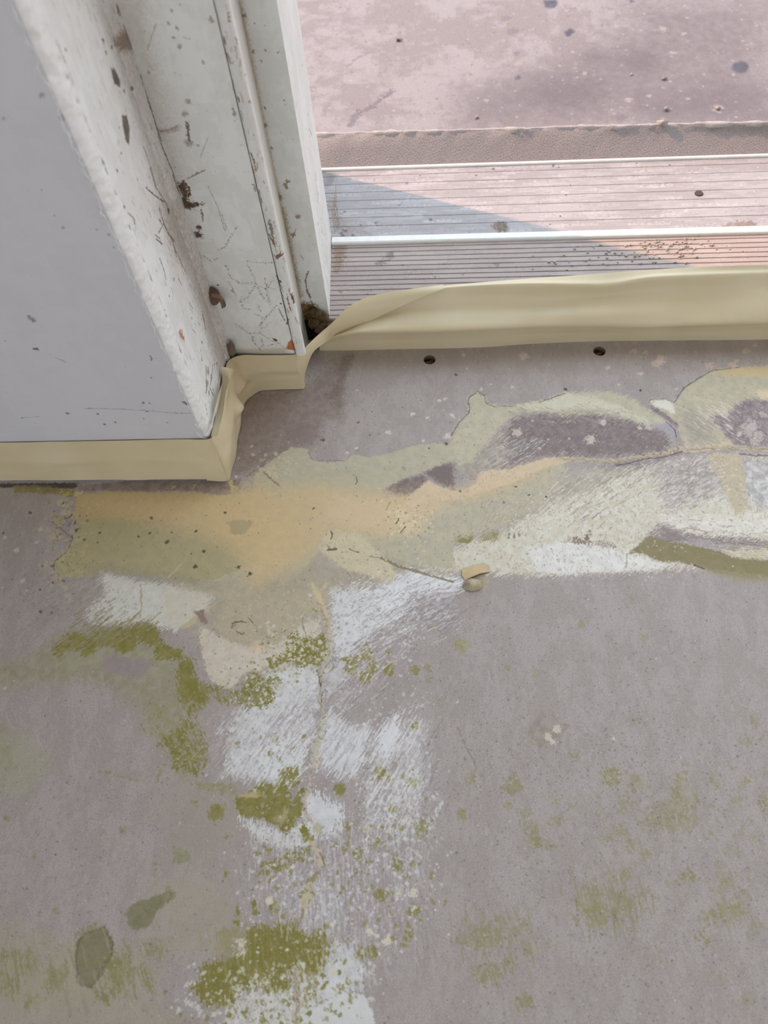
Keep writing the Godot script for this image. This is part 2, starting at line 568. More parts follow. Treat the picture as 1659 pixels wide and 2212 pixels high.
	for k in 2:
		var ps := new_st()
		box(ps, Vector3(-1.34 + 1.57 * k, 0.36, 2.878), Vector3(0.17 + 1.57 * k, 2.04, 2.882))
		commit("pane", [ps], [glass], win)
		var pl := new_st()
		box(pl, Vector3(-1.772, 0.56, 0.56 + 0.87 * k), Vector3(-1.768, 2.04, 1.37 + 0.87 * k))
		commit("pane", [pl], [glass], win2)
	var c := new_st(); box(c, Vector3(-1.85, H, -0.6), Vector3(2.25, H + 0.12, 3.1))
	structure(commit("ceiling", [c], [inside]), "flat white ceiling with a short eave outside", "ceiling")

# ------------------------------------------------------------------ floor
const HOLES := [[0.137, -0.1036, 0.0044], [0.2606, -0.1092, 0.0044]]
func build_floor() -> void:
	var x_lo := -0.22; var x_hi := 0.44; var z_lo := -0.125; var z_hi := 0.325
	var cv := Canvas.new(-220.0, 440.0, -125.0, 325.0, 3.1, false, self)
	cv.base([169, 160, 154], [161, 152, 145], 0.20, 1, 2)
	# fine scratches of the trowel and the scraper
	for k in 900:
		var x := rng.randf_range(-215, 435); var z := rng.randf_range(-100, 320)
		var an := deg_to_rad(rng.randf_range(70, 110)) if rng.randf() < 0.6 else deg_to_rad(rng.randf_range(-60, -30))
		var ln := rng.randf_range(3, 16)
		var up := rng.randf() < 0.5
		cv.line([x, z, x + cos(an) * ln, z + sin(an) * ln], 0.25, [182, 174, 171] if up else [148, 138, 135], rng.randf_range(0.15, 0.45), 0.2)
	for c in FLOOR_COATS: cv.coat(c[0], c[1], c[2], c[3])
	# scraper and brush strokes over the coats
	for f in FLOOR_SCRAPES:
		var poly := PackedVector2Array()
		var lo := Vector2(1e9, 1e9); var hi := Vector2(-1e9, -1e9)
		for k in f[0].size() / 2:
			var p := Vector2(f[0][2 * k], f[0][2 * k + 1])
			poly.append(p); lo = lo.min(p); hi = hi.max(p)
		var put_in := 0
		for k in int(f[1]) * 6:
			if put_in >= f[1]: break
			var p := Vector2(rng.randf_range(lo.x, hi.x), rng.randf_range(lo.y, hi.y))
			if not Geometry2D.is_point_in_polygon(p, poly): continue
			put_in += 1
			p += Vector2(rng.randfn(), rng.randfn()) * 4.0
			var an := deg_to_rad(f[2] + rng.randfn() * f[3])
			var ln: float = f[4] * rng.randf_range(0.4, 1.4)
			var e := Vector2(cos(an), sin(an)) * ln * 0.5
			cv.line([p.x - e.x, p.y - e.y, p.x + e.x, p.y + e.y], f[5] * rng.randf_range(0.5, 1.5), f[6], f[7] * rng.randf_range(0.4, 1.0), 0.45)
	for f in FLOOR_FLECKS:
		var poly := PackedVector2Array()
		var lo := Vector2(1e9, 1e9); var hi := Vector2(-1e9, -1e9)
		for k in f[0].size() / 2:
			var p := Vector2(f[0][2 * k], f[0][2 * k + 1])
			poly.append(p); lo = lo.min(p); hi = hi.max(p)
		for k in int(f[1]) * 2:
			var p := Vector2(rng.randf_range(lo.x, hi.x), rng.randf_range(lo.y, hi.y))
			if not Geometry2D.is_point_in_polygon(p, poly): continue
			p += Vector2(rng.randfn(), rng.randfn()) * 6.0
			var t := rng.randf()
			cv.dot(p.x, p.y, lerpf(f[2], f[3], t * t), f[4], f[5] * rng.randf_range(0.5, 1.0))
	# crazing of the white coats
	for k in 1500:
		var x := rng.randf_range(140, 385); var z := rng.randf_range(-40, 70)
		if absf(z - 45.0 + (x - 170.0) * 0.18) > 52.0: continue
		var an := deg_to_rad(rng.randf_range(65, 125)); var ln := rng.randf_range(0.8, 3.2)
		cv.line([x, z, x + cos(an) * ln, z + sin(an) * ln], 0.22, [150, 140, 118], rng.randf_range(0.2, 0.6), 0.5)
	for k in 420:
		var x := rng.randf_range(-10, 70); var z := rng.randf_range(80, 150)
		var an := deg_to_rad(rng.randf_range(0, 180)); var ln := rng.randf_range(0.8, 2.6)
		cv.line([x, z, x + cos(an) * ln, z + sin(an) * ln], 0.22, [152, 138, 112], rng.randf_range(0.15, 0.5), 0.6)
	for l in FLOOR_LINES: cv.line(l[0], l[1], l[2], l[3], l[4], l[5])
	for d in FLOOR_DOTS: cv.dot(d[0], d[1], d[2], d[3], d[4])
	for k in 7500:
		var dark := rng.randf() < 0.72
		cv.dot(rng.randf_range(-218, 438), rng.randf_range(-118, 322), rng.randf_range(0.12, 0.42), [104, 96, 96] if dark else [208, 198, 190], rng.randf_range(0.2, 0.75))
	var near := new_st()
	var xs := [x_lo]
	var zs := [z_lo, z_hi]
	for hl in HOLES:
		xs.append_array([hl[0] - 0.006, hl[0] + 0.006])
		zs.append_array([hl[1] - 0.006, hl[1] + 0.006])
	xs.append(x_hi); xs.sort(); zs.sort()
	var put := func(a: Vector2, b: Vector2, c: Vector2): tri(near, Vector3(a.x, 0, a.y), Vector3(b.x, 0, b.y), Vector3(c.x, 0, c.y), Vector3.UP, cv.uv(a.x, a.y), cv.uv(b.x, b.y), cv.uv(c.x, c.y))
	for i in xs.size() - 1:
		for j in zs.size() - 1:
			var cx: float = (xs[i] + xs[i + 1]) / 2; var cz: float = (zs[j] + zs[j + 1]) / 2
			var inside := false
			for hl in HOLES: inside = inside or (absf(cx - hl[0]) < 0.006 and absf(cz - hl[1]) < 0.006)
			if inside: continue
			put.call(Vector2(xs[i], zs[j]), Vector2(xs[i + 1], zs[j]), Vector2(xs[i + 1], zs[j + 1]))
			put.call(Vector2(xs[i], zs[j]), Vector2(xs[i + 1], zs[j + 1]), Vector2(xs[i], zs[j + 1]))
	for hl in HOLES:
		for k in 32:
			var d0 := Vector2.from_angle(TAU * k / 32.0); var d1 := Vector2.from_angle(TAU * (k + 1) / 32.0)
			var o := Vector2(hl[0], hl[1])
			var s0 := o + d0 * 0.006 / maxf(absf(d0.x), absf(d0.y)); var s1 := o + d1 * 0.006 / maxf(absf(d1.x), absf(d1.y))
			put.call(o + d0 * hl[2], s0, s1)
			put.call(o + d0 * hl[2], s1, o + d1 * hl[2])
	var ring := new_st()
	for rc in [[-1.7, x_lo, 0.0, 2.95], [x_hi, 2.1, -0.125, 2.95], [x_lo, x_hi, z_hi, 2.95]]:
		quad(ring, Vector3(rc[0], 0, rc[2]), Vector3(rc[1], 0, rc[2]), Vector3(rc[1], 0, rc[3]), Vector3(rc[0], 0, rc[3]), Vector3.UP)
	quad(ring, Vector3(-1.7, -0.15, -0.3), Vector3(2.1, -0.15, -0.3), Vector3(2.1, -0.15, 2.95), Vector3(-1.7, -0.15, 2.95), Vector3.DOWN)
	quad(ring, Vector3(-1.7, -0.15, 2.95), Vector3(2.1, -0.15, 2.95), Vector3(2.1, 0, 2.95), Vector3(-1.7, 0, 2.95), Vector3.BACK)
	var fl := commit("floor", [near, ring], [cv.material(0.72, 0.035), noisy(c8(169, 160, 154), c8(158, 150, 143), 0.03, 0.8, 256, 2.0)])
	structure(fl, "bare concrete floor with scraped white, olive and cream coatings", "floor")
	# crumbly filler standing proud in the crack
	var rn := FastNoiseLite.new()
	rn.seed = 77; rn.frequency = 0.35; rn.fractal_octaves = 3
	for l in FLOOR_LINES:
		if l[5] < 0.5 or l[0].size() < 6: continue
		var pts := []
		for k in l[0].size() / 2: pts.append([Vector3(l[0][2 * k], 0, l[0][2 * k + 1])])
		var mid := []
		for k in pts.size() - 1:
			for t in 10: mid.append((pts[k][0] as Vector3).lerp(pts[k + 1][0], t / 10.0))
		mid.append(pts[pts.size() - 1][0])
		var gr := []
		for k in mid.size():
			var p: Vector3 = mid[k]
			p += Vector3(rn.get_noise_2d(p.x, p.z), 0, rn.get_noise_2d(p.x + 90.0, p.z)) * 2.2
			var d: Vector3 = (mid[mini(k + 1, mid.size() - 1)] - mid[maxi(k - 1, 0)]).normalized()
			var side := Vector3(-d.z, 0, d.x)
			var hw: float = l[1] * 0.5 * (0.85 + 1.1 * rn.get_noise_2d(k * 1.1, p.x * 0.2)) * smoothstep(0.0, 3.0, minf(k, mid.size() - 1 - k))
			hw = maxf(hw, 0.15)
			var up: float = minf(hw * 0.35, 0.45) * (1.0 + 0.9 * rn.get_noise_2d(p.x * 1.7, p.z * 1.7))
			gr.append([(p - side * hw + Vector3(0, -0.05, 0)) * 0.001, (p - side * hw * 0.6 + Vector3(0, up * 0.8, 0)) * 0.001, (p + Vector3(0, up * (0.7 + 0.8 * rn.get_noise_2d(p.z * 2.0, 40.0)), 0)) * 0.001, (p + side * hw * 0.6 + Vector3(0, up * 0.8, 0)) * 0.001, (p + side * hw + Vector3(0, -0.05, 0)) * 0.001])
		var fs := new_st()
		grid(fs, gr, Vector3.UP)
		var fo := commit("crack_filler", [fs], [noisy(c8(l[2][0] - 6, l[2][1] - 2, l[2][2] + 4), c8(l[2][0] - 24, l[2][1] - 20, l[2][2] - 12), 0.2, 0.85, 64, 30.0, 0.02, 90)], fl)
		fo.set_meta("label", "cream filler in the crack")
	var dirt := noisy(c8(132, 112, 90), c8(84, 70, 56), 0.2, 0.95, 128, 60.0, 0.1, 6)
	for hl in HOLES:
		var hs := new_st()
		for k in 24:
			var d0 := Vector3(cos(TAU * k / 24.0), 0, sin(TAU * k / 24.0)); var d1 := Vector3(cos(TAU * (k + 1) / 24.0), 0, sin(TAU * (k + 1) / 24.0))
			var o := Vector3(hl[0], 0, hl[1])
			var r: float = hl[2]
			quad(hs, o + d0 * r, o + d1 * r, o + d1 * r + Vector3(0, -0.0062, 0), o + d0 * r + Vector3(0, -0.0062, 0), -(d0 + d1).normalized())
			tri(hs, o + Vector3(0, -0.0050, 0), o + d0 * r + Vector3(0, -0.0062, 0), o + d1 * r + Vector3(0, -0.0062, 0), Vector3.UP)
		var hd := new_st()
		blob(hd, Vector3(hl[0] - 0.0014, -0.0036, hl[1] + 0.001), Vector3(0.0026, 0.0022, 0.0022), 0.6, 12)
		blob(hd, Vector3(hl[0] + 0.0014, -0.0044, hl[1] - 0.0008), Vector3(0.002, 0.0018, 0.0024), 0.6, 17)
		var ho := commit("drill_hole", [hs], [dirt], fl)
		ho.set_meta("label", "drilled hole half full of dirt")
		commit("dirt", [hd], [dirt], ho)

# ------------------------------------------------------------------ outside
func build_patio() -> void:
	var cv := Canvas.new(-420.0, 680.0, -820.0, -300.0, 1.7, false, self)
	cv.base([141, 139, 141], [127, 123, 124], 0.18, 3, 3)
	for c in PATIO_COATS: cv.coat(c[0], c[1], c[2], c[3], 0.12)
	for l in PATIO_LINES: cv.line(l[0], l[1], l[2], l[3], l[4], l[5])
	for d in PATIO_DOTS: cv.dot(d[0], d[1], d[2], d[3], d[4])
	for k in 7000:
		var dark := rng.randf() < 0.6
		cv.dot(rng.randf_range(-415, 675), rng.randf_range(-815, -305), rng.randf_range(0.3, 1.5), [108, 101, 100] if dark else [168, 162, 160], rng.randf_range(0.15, 0.6))
	var y := -0.02
	var near := new_st()
	quad(near, Vector3(-0.42, y, -0.82), Vector3(0.68, y, -0.82), Vector3(0.68, y, -0.3), Vector3(-0.42, y, -0.3), Vector3.UP, [cv.uv(-0.42, -0.82), cv.uv(0.68, -0.82), cv.uv(0.68, -0.3), cv.uv(-0.42, -0.3)])
	var far := new_st()
	for rc in [[-3.0, -0.42, -3.2, -0.286], [0.68, 3.4, -3.2, -0.286], [-0.42, 0.68, -3.2, -0.82]]:
		quad(far, Vector3(rc[0], y, rc[2]), Vector3(rc[1], y, rc[2]), Vector3(rc[1], y, rc[3]), Vector3(rc[0], y, rc[3]), Vector3.UP)
	box(far, Vector3(-3.0, -0.16, -3.2), Vector3(3.4, y, -0.286), "u")
	var patio := commit("patio", [near, far], [cv.material(0.85, 0.03), noisy(c8(139, 137, 139), c8(127, 123, 124), 0.06, 0.9, 512, 1.5, 0.0, 8)])
	structure(patio, "pinkish grey stained concrete patio slab outside the doorway", "patio")
	var gs := new_st()
	box(gs, Vector3(-14, -0.4, -16), Vector3(14, -0.1, 14))
	structure(commit("ground", [gs], [noisy(c8(112, 116, 74), c8(140, 130, 96), 0.05, 0.95, 256, 0.8, 0.0, 14)]), "dry grassy ground around the house", "ground")
	# mortar fillet behind the sill
	var en := FastNoiseLite.new()
	en.seed = 33; en.frequency = 1.0; en.fractal_octaves = 4
	var g := []
	for i in 361:
		var x := -0.3 + 1.5 * i / 360.0
		var row := []
		var cr := en.get_noise_2d(x * 9.0, 0.0) * 3.2 + en.get_noise_2d(x * 60.0, 3.0) * 1.6
		var crest_z := -306.5 - (x - 0.25) * -12.0 + cr
		var crest_y := 45.0 + cr * 0.35
		var prof := [Vector2(-286.6, 26.5), Vector2(-288.5, 28.2), Vector2(-293.0, 32.5), Vector2(-298.0, 37.0), Vector2(-302.5, 41.5), Vector2(crest_z + 1.6, crest_y - 1.0), Vector2(crest_z, crest_y), Vector2(crest_z - 2.2, crest_y - 0.4), Vector2(crest_z - 6.0, crest_y - 6.0), Vector2(crest_z - 11.0, 14.0), Vector2(crest_z - 15.0, -20.5)]
		for j in prof.size():
			var p: Vector2 = prof[j]
			var b := en.get_noise_3d(x * 120.0, j * 0.9, 5.0) * (0.7 if j > 0 else 0.2)
			row.append(Vector3(x, (p.y + b) * 0.001, (p.x + b * 0.5) * 0.001))
		g.append(row)
	var ks := new_st()
	grid(ks, g, Vector3(0, 1, 0.2))
	var cg := []
	for i in g.size():
		var r: Array = g[i]
		var wid := maxf(0.0002, 0.0007 + 0.0026 * en.get_noise_2d(i * 0.11, 60.0) + 0.0012 * en.get_noise_2d(i * 0.6, 20.0))
		var up := Vector3(0, minf(wid * 0.6, 0.0008) + 0.0003 * en.get_noise_2d(i * 0.5, 80.0), 0)
		cg.append([r[6] + Vector3(0, -0.0016, wid + 0.0006), r[6] + Vector3(0, -0.0002, wid) + up, r[6] + up * 1.6, r[6] + Vector3(0, -0.0002, -wid) + up, r[6] + Vector3(0, -0.003, -wid - 0.001)])
	var cst := new_st()
	grid(cst, cg, Vector3(0, 1, 0.2))
	var kerb := thing("mortar_fillet", "rough grey mortar strip with a crumbling crest behind the ribbed sill", "mortar strip", Vector3(0.25, 0, 0))
	ks.index()
	var o := commit("fillet", [ks], [noisy(c8(186, 181, 180), c8(120, 115, 114), 0.22, 0.95, 512, 8.0, 0.03, 12)], kerb)
	o.position = Vector3(-0.25, 0, 0)
	var crest := commit("crest", [cst], [noisy(c8(186, 184, 182), c8(156, 152, 150), 0.2, 0.95, 128, 40.0, 0.05, 19)], kerb)
	crest.position = Vector3(-0.25, 0, 0)
	crest.set_meta("label", "pale crumbling crest")
	for k in 1:
		var cs := new_st()
		var cx: float = [0.322, 0.262, 0.401][k]
		blob(cs, Vector3.ZERO, Vector3(0.0052, 0.0011, 0.0026) if k == 0 else Vector3(0.0028, 0.002, 0.0024), 0.5, 40 + k)
		var lump := commit("lump", [cs], [plain(c8(160, 155, 152), 0.95)], kerb)
		lump.position = Vector3(cx - 0.25, [0.0475, 0.0395, 0.0385][k], [-0.3055, -0.299, -0.2975][k])

# ------------------------------------------------------------------ sill
func ribs(z_front: float, z_back: float, y: float, pitch: float, gw: float, gd: float, first: float) -> Array:
	var prof := [Vector2(z_front, 0.0), Vector2(z_front, y - 0.0008), Vector2(z_front - 0.0008, y)]
	var z := z_front - first
	while z - gw > z_back + 0.002:
		prof.append_array([Vector2(z, y), Vector2(z - gw * 0.2, y - gd), Vector2(z - gw * 0.8, y - gd), Vector2(z - gw, y)])
		z -= pitch
	prof.append_array([Vector2(z_back, y), Vector2(z_back, 0.0)])
	return prof

func build_sill() -> void:
	var sill := thing("door_sill", "ribbed weathered door sill in two steps with a white nosing strip", "door sill", Vector3(0.5, 0, -0.2))
	var back := Vector3(-0.5, 0, 0.2)
	var lc := Canvas.new(40.0, 460.0, -210.0, -120.0, 3.0, false, self)
	lc.base([173, 162, 155], [163, 152, 146], 0.10, 6, 1)
	for k in 200:
		var x := rng.randf_range(42, 455); var z := rng.randf_range(-208, -121)
		lc.line([x, z, x + rng.randf_range(3, 24), z], rng.randf_range(0.6, 2.4), [186, 176, 170] if rng.randf() < 0.5 else [148, 138, 132], rng.randf_range(0.12, 0.4), 1.2)
	lc.run(LOW_COATS, LOW_LINES, LOW_DOTS)
	for k in 700: lc.dot(rng.randf_range(42, 455), rng.randf_range(-208, -121), rng.randf_range(0.15, 0.5), [108, 100, 96] if rng.randf() < 0.7 else [186, 180, 176], rng.randf_range(0.2, 0.7))
	var lm := lc.material(0.6, 0.0)
	lm.texture_repeat = true
	var st := new_st()
	along_x(st, ribs(-0.121, -0.1985, 0.0255, 0.0050, 0.0009, 0.0011, 0.0035), 0.0615, DOOR_X, func(v: Vector3): return lc.uv(v.x, v.z))
	commit("lower_board", [st], [lm], sill).position = back
	var uc := Canvas.new(40.0, 460.0, -290.0, -200.0, 3.0, false, self)
	uc.base([164, 162, 162], [152, 149, 149], 0.08, 5, 1)
	for k in 420:
		var x := rng.randf_range(42, 455); var z := rng.randf_range(-288, -202)
		uc.line([x, z, x + rng.randf_range(3, 30), z + rng.randf_range(-0.3, 0.3)], rng.randf_range(0.6, 3.0), [192, 192, 194] if rng.randf() < 0.55 else [146, 140, 136], rng.randf_range(0.15, 0.5), 1.2)
	uc.run(UP_COATS, UP_LINES, UP_DOTS)
	for k in 900: uc.dot(rng.randf_range(42, 455), rng.randf_range(-288, -202), rng.randf_range(0.15, 0.55), [116, 110, 108] if rng.randf() < 0.6 else [200, 200, 202], rng.randf_range(0.2, 0.7))
	var um := uc.material(0.5, 0.0)
	var su := new_st()
	along_x(su, ribs(-0.2050, -0.286, 0.0275, 0.0101, 0.0007, 0.00035, 0.0118), 0.0465, DOOR_X, func(v: Vector3): return uc.uv(v.x, v.z))
	commit("upper_board", [su], [um], sill).position = back
	var nose := noisy(c8(236, 238, 234), c8(224, 227, 222), 0.05, 0.4, 128, 20.0, 0.0, 3)
	var sn := new_st()
	along_x(sn, [Vector2(-0.1982, 0.019), Vector2(-0.1982, 0.0268), Vector2(-0.1986, 0.0276), Vector2(-0.1994, 0.0281), Vector2(-0.2046, 0.0281), Vector2(-0.2052, 0.0278), Vector2(-0.2053, 0.019)], 0.0612, DOOR_X)
	commit("nosing", [sn], [nose], sill).position = back
	var sl := new_st()
	along_x(sl, [Vector2(-0.2850, 0.02), Vector2(-0.2850, 0.0288), Vector2(-0.2855, 0.0293), Vector2(-0.2872, 0.0293), Vector2(-0.2876, 0.0288), Vector2(-0.2876, 0.02)], 0.0465, DOOR_X)
	commit("back_lip", [sl], [nose], sill).position = back
	var sk := new_st()
	for k in 20:
		var d0 := Vector3(cos(TAU * k / 20.0), 0, sin(TAU * k / 20.0)); var d1 := Vector3(cos(TAU * (k + 1) / 20.0), 0, sin(TAU * (k + 1) / 20.0))
		quad(sk, d0 * 0.0034, d1 * 0.0034, d1 * 0.0028 + Vector3(0, 0.0008, 0), d0 * 0.0028 + Vector3(0, 0.0008, 0), (d0 + d1 + Vector3.UP).normalized())
		quad(sk, d0 * 0.0028 + Vector3(0, 0.0008, 0), d1 * 0.0028 + Vector3(0, 0.0008, 0), d1 * 0.0014 + Vector3(0, 0.0004, 0), d0 * 0.0014 + Vector3(0, 0.0004, 0), Vector3.UP)
		tri(sk, d0 * 0.0014 + Vector3(0, 0.0004, 0), d1 * 0.0014 + Vector3(0, 0.0004, 0), Vector3(0, 0.0003, 0), Vector3.UP)
	var sc := commit("screw_head", [sk], [plain(c8(66, 56, 52), 0.7)], sill)
	sc.position = Vector3(0.3456, 0.0275, -0.2438) + back
	sc.set_meta("label", "dark recessed screw head")

# ------------------------------------------------------------------ door frame
const PAINT_A := [221, 223, 219]   # one white paint on every face of the frame
const PAINT_B := [213, 214, 209]
func build_frame() -> void:
	var fr := thing("door_frame", "old white painted wooden door frame with cracked joints and cobwebs", "door frame", Vector3(0.03, 0, -0.15))
	var off := Vector3(-0.03, 0, 0.15)
	var T := 2.05
	var paint := noisy(c8(PAINT_A[0], PAINT_A[1], PAINT_A[2]), c8(PAINT_B[0], PAINT_B[1], PAINT_B[2]), 0.04, 0.55, 256, 6.0, 0.0, 15)
	var fc := Canvas.new(-1.0, 55.0, 0.0, 330.0, 6.0, true, self)
	fc.base(PAINT_A, PAINT_B, 0.05, 4, 6)
	fc.run(FRAME_COATS, FRAME_LINES, FRAME_DOTS)
	for k in 90: fc.dot(rng.randf_range(0, 53), rng.randf_range(40, 325), rng.randf_range(0.12, 0.45), [140, 130, 122], rng.randf_range(0.2, 0.6))
	for k in 60:
		var x := rng.randf_range(45.5, 53.0); var y := rng.randf_range(40, 320)
		fc.line([x, y, x + rng.randf_range(-0.4, 0.4), y + rng.randf_range(1, 6)], rng.randf_range(0.2, 0.7), [150, 132, 112], rng.randf_range(0.3, 0.8), 0.7)
	var fm := fc.material(0.55, 0.015)
	var fuv := func(v: Vector3): return fc.uv(v.x, minf(v.y, 0.3299))
	var a := new_st()
	box(a, Vector3(0.0005, 0, -0.124), Vector3(0.0455, T, -0.078), "f")
	quad(a, Vector3(0, 0.33, -0.078), Vector3(0.0455, 0.33, -0.078), Vector3(0.0455, T, -0.078), Vector3(0, T, -0.078), Vector3.BACK)
	box(a, Vector3(0.0005, 0, -0.286), Vector3(0.0455, T, -0.208))
	var an := new_st()
	quad(an, Vector3(0, 0, -0.078), Vector3(0.0452, 0, -0.078), Vector3(0.0452, 0.33, -0.078), Vector3(0, 0.33, -0.078), Vector3.BACK, [fuv.call(Vector3(0, 0, 0)), fuv.call(Vector3(0.0452, 0, 0)), fuv.call(Vector3(0.0452, 0.33, 0)), fuv.call(Vector3(0, 0.33, 0))])
	commit("jamb", [a, an], [paint, fm], fr).position = off
	# rounded bead on the edge of the jamb
	var en := FastNoiseLite.new()
	en.seed = 8; en.frequency = 0.06; en.fractal_octaves = 3
	var g := []
	var yk := 0.0375
	while yk <= T:
		var row := []
		for j in 11:
			var th := lerpf(PI * 1.05, -PI * 0.35, j / 10.0)
			var r := 3.6 + 0.25 * en.get_noise_2d(yk * 1000.0, j * 3.0)
			row.append(Vector3(49.2 + cos(th) * r, yk * 1000.0, -78.6 + sin(th) * r * 0.75) * 0.001)
		row.append(Vector3(0.0516, yk, -0.0835)); row.append(Vector3(0.0500, yk, -0.0860))
		g.append(row)
		yk += 0.003 if yk < 0.33 else 0.2
	var bs := new_st()
	grid(bs, g, Vector3(0, 0, 1), 0.0, fuv)
	commit("bead", [bs], [fm], fr).position = off
	# stop behind the bead
	var sc := Canvas.new(36.0, 66.0, 0.0, 330.0, 6.0, true, self)
	sc.base(PAINT_A, PAINT_B, 0.05, 4, 6)
	sc.run(STOP_COATS, STOP_LINES, STOP_DOTS)
	for k in 60: sc.dot(rng.randf_range(37, 65), rng.randf_range(20, 325), rng.randf_range(0.12, 0.4), [130, 122, 114], rng.randf_range(0.2, 0.7))
	var dc := Canvas.new(-210.0, -123.0, 0.0, 330.0, 5.0, true, self)
	dc.base(PAINT_A, PAINT_B, 0.05, 4, 6)
	dc.run(SIDE_COATS, SIDE_LINES, SIDE_DOTS)
	for k in 160:
		var z := rng.randf_range(-208, -124); var y := 20.0 + 300.0 * rng.randf() * rng.randf()
		dc.line([z, y, z + rng.randf_range(-0.5, 0.5), y + rng.randf_range(1, 6)], rng.randf_range(0.15, 0.45), [150, 124, 96], rng.randf_range(0.2, 0.7), 0.7)
	var y0 := 0.0222
	var A := Vector3(0.0645, y0, -0.124); var B := Vector3(0.0603, y0, -0.208)
	var up := Vector3(0, 0.33 - y0, 0); var top := Vector3(0, T - y0, 0)
	var ss := new_st(); var sd := new_st(); var sp := new_st()
	var L := Vector3(0.0365, y0, -0.124)
	quad(ss, L, A, A + up, L + up, Vector3.BACK, [sc.uv(L.x, y0), sc.uv(A.x, y0), sc.uv(A.x, 0.33), sc.uv(L.x, 0.33)])
	var nr := (A - B).cross(Vector3.UP).normalized()
	if nr.x < 0: nr = -nr
	quad(sd, A, B, B + up, A + up, nr, [dc.uv(A.z, y0), dc.uv(B.z, y0), dc.uv(B.z, 0.33), dc.uv(A.z, 0.33)])
	var sf := new_st(); var sr := new_st()
	quad(sf, L + up, A + up, A + top, L + top, Vector3.BACK)
	quad(sr, A + up, B + up, B + top, A + top, nr)
	quad(sp, B, Vector3(0.0005, y0, -0.208), Vector3(0.0005, T, -0.208), B + top, Vector3.FORWARD)
	quad(sp, L, A, B, Vector3(0.0365, y0, -0.208), Vector3.DOWN)
	commit("stop", [ss, sd, sp, sf, sr], [sc.material(0.5, 0.01), dc.material(0.55, 0.015), paint, paint, paint], fr).position = off
	# head piece and the post on the other side of the opening
	var hd := new_st()
	box(hd, Vector3(0.0645, T - 0.06, -0.208), Vector3(DOOR_X - 0.06, T, -0.078))
	commit("head", [hd], [paint], fr).position = off
	var rp := new_st()
	box(rp, Vector3(DOOR_X - 0.06, 0.03, -0.208), Vector3(DOOR_X - 0.0005, T, -0.078))
	commit("post", [rp], [paint], fr).position = off
	# caulk bead in the corner of reveal and jamb
	var kc := new_st()
	var g2 := []
	yk = 0.04
	while yk <= T:
		var row := []
		for j in 9:
			var th := lerpf(-0.15, 1.0, j / 8.0) * PI * 0.55
			var r := 1.0 + 0.22 * en.get_noise_2d(yk * 500.0, 50.0 + j * 2.0)
			row.append(Vector3((0.0 + 2.2 * r * sin(th)), yk * 1000.0, -67.0 - 10.8 * (1.0 - cos(th * 0.97))) * 0.001)
		g2.append(row)
		yk += 0.003 if yk < 0.33 else 0.2
	grid(kc, g2, Vector3(1, 0, 0.3), 0.0, func(v: Vector3): return reveal_canvas.uv(v.z, minf(v.y, 0.3299)))
	commit("caulk", [kc], [reveal_material], fr).position = off

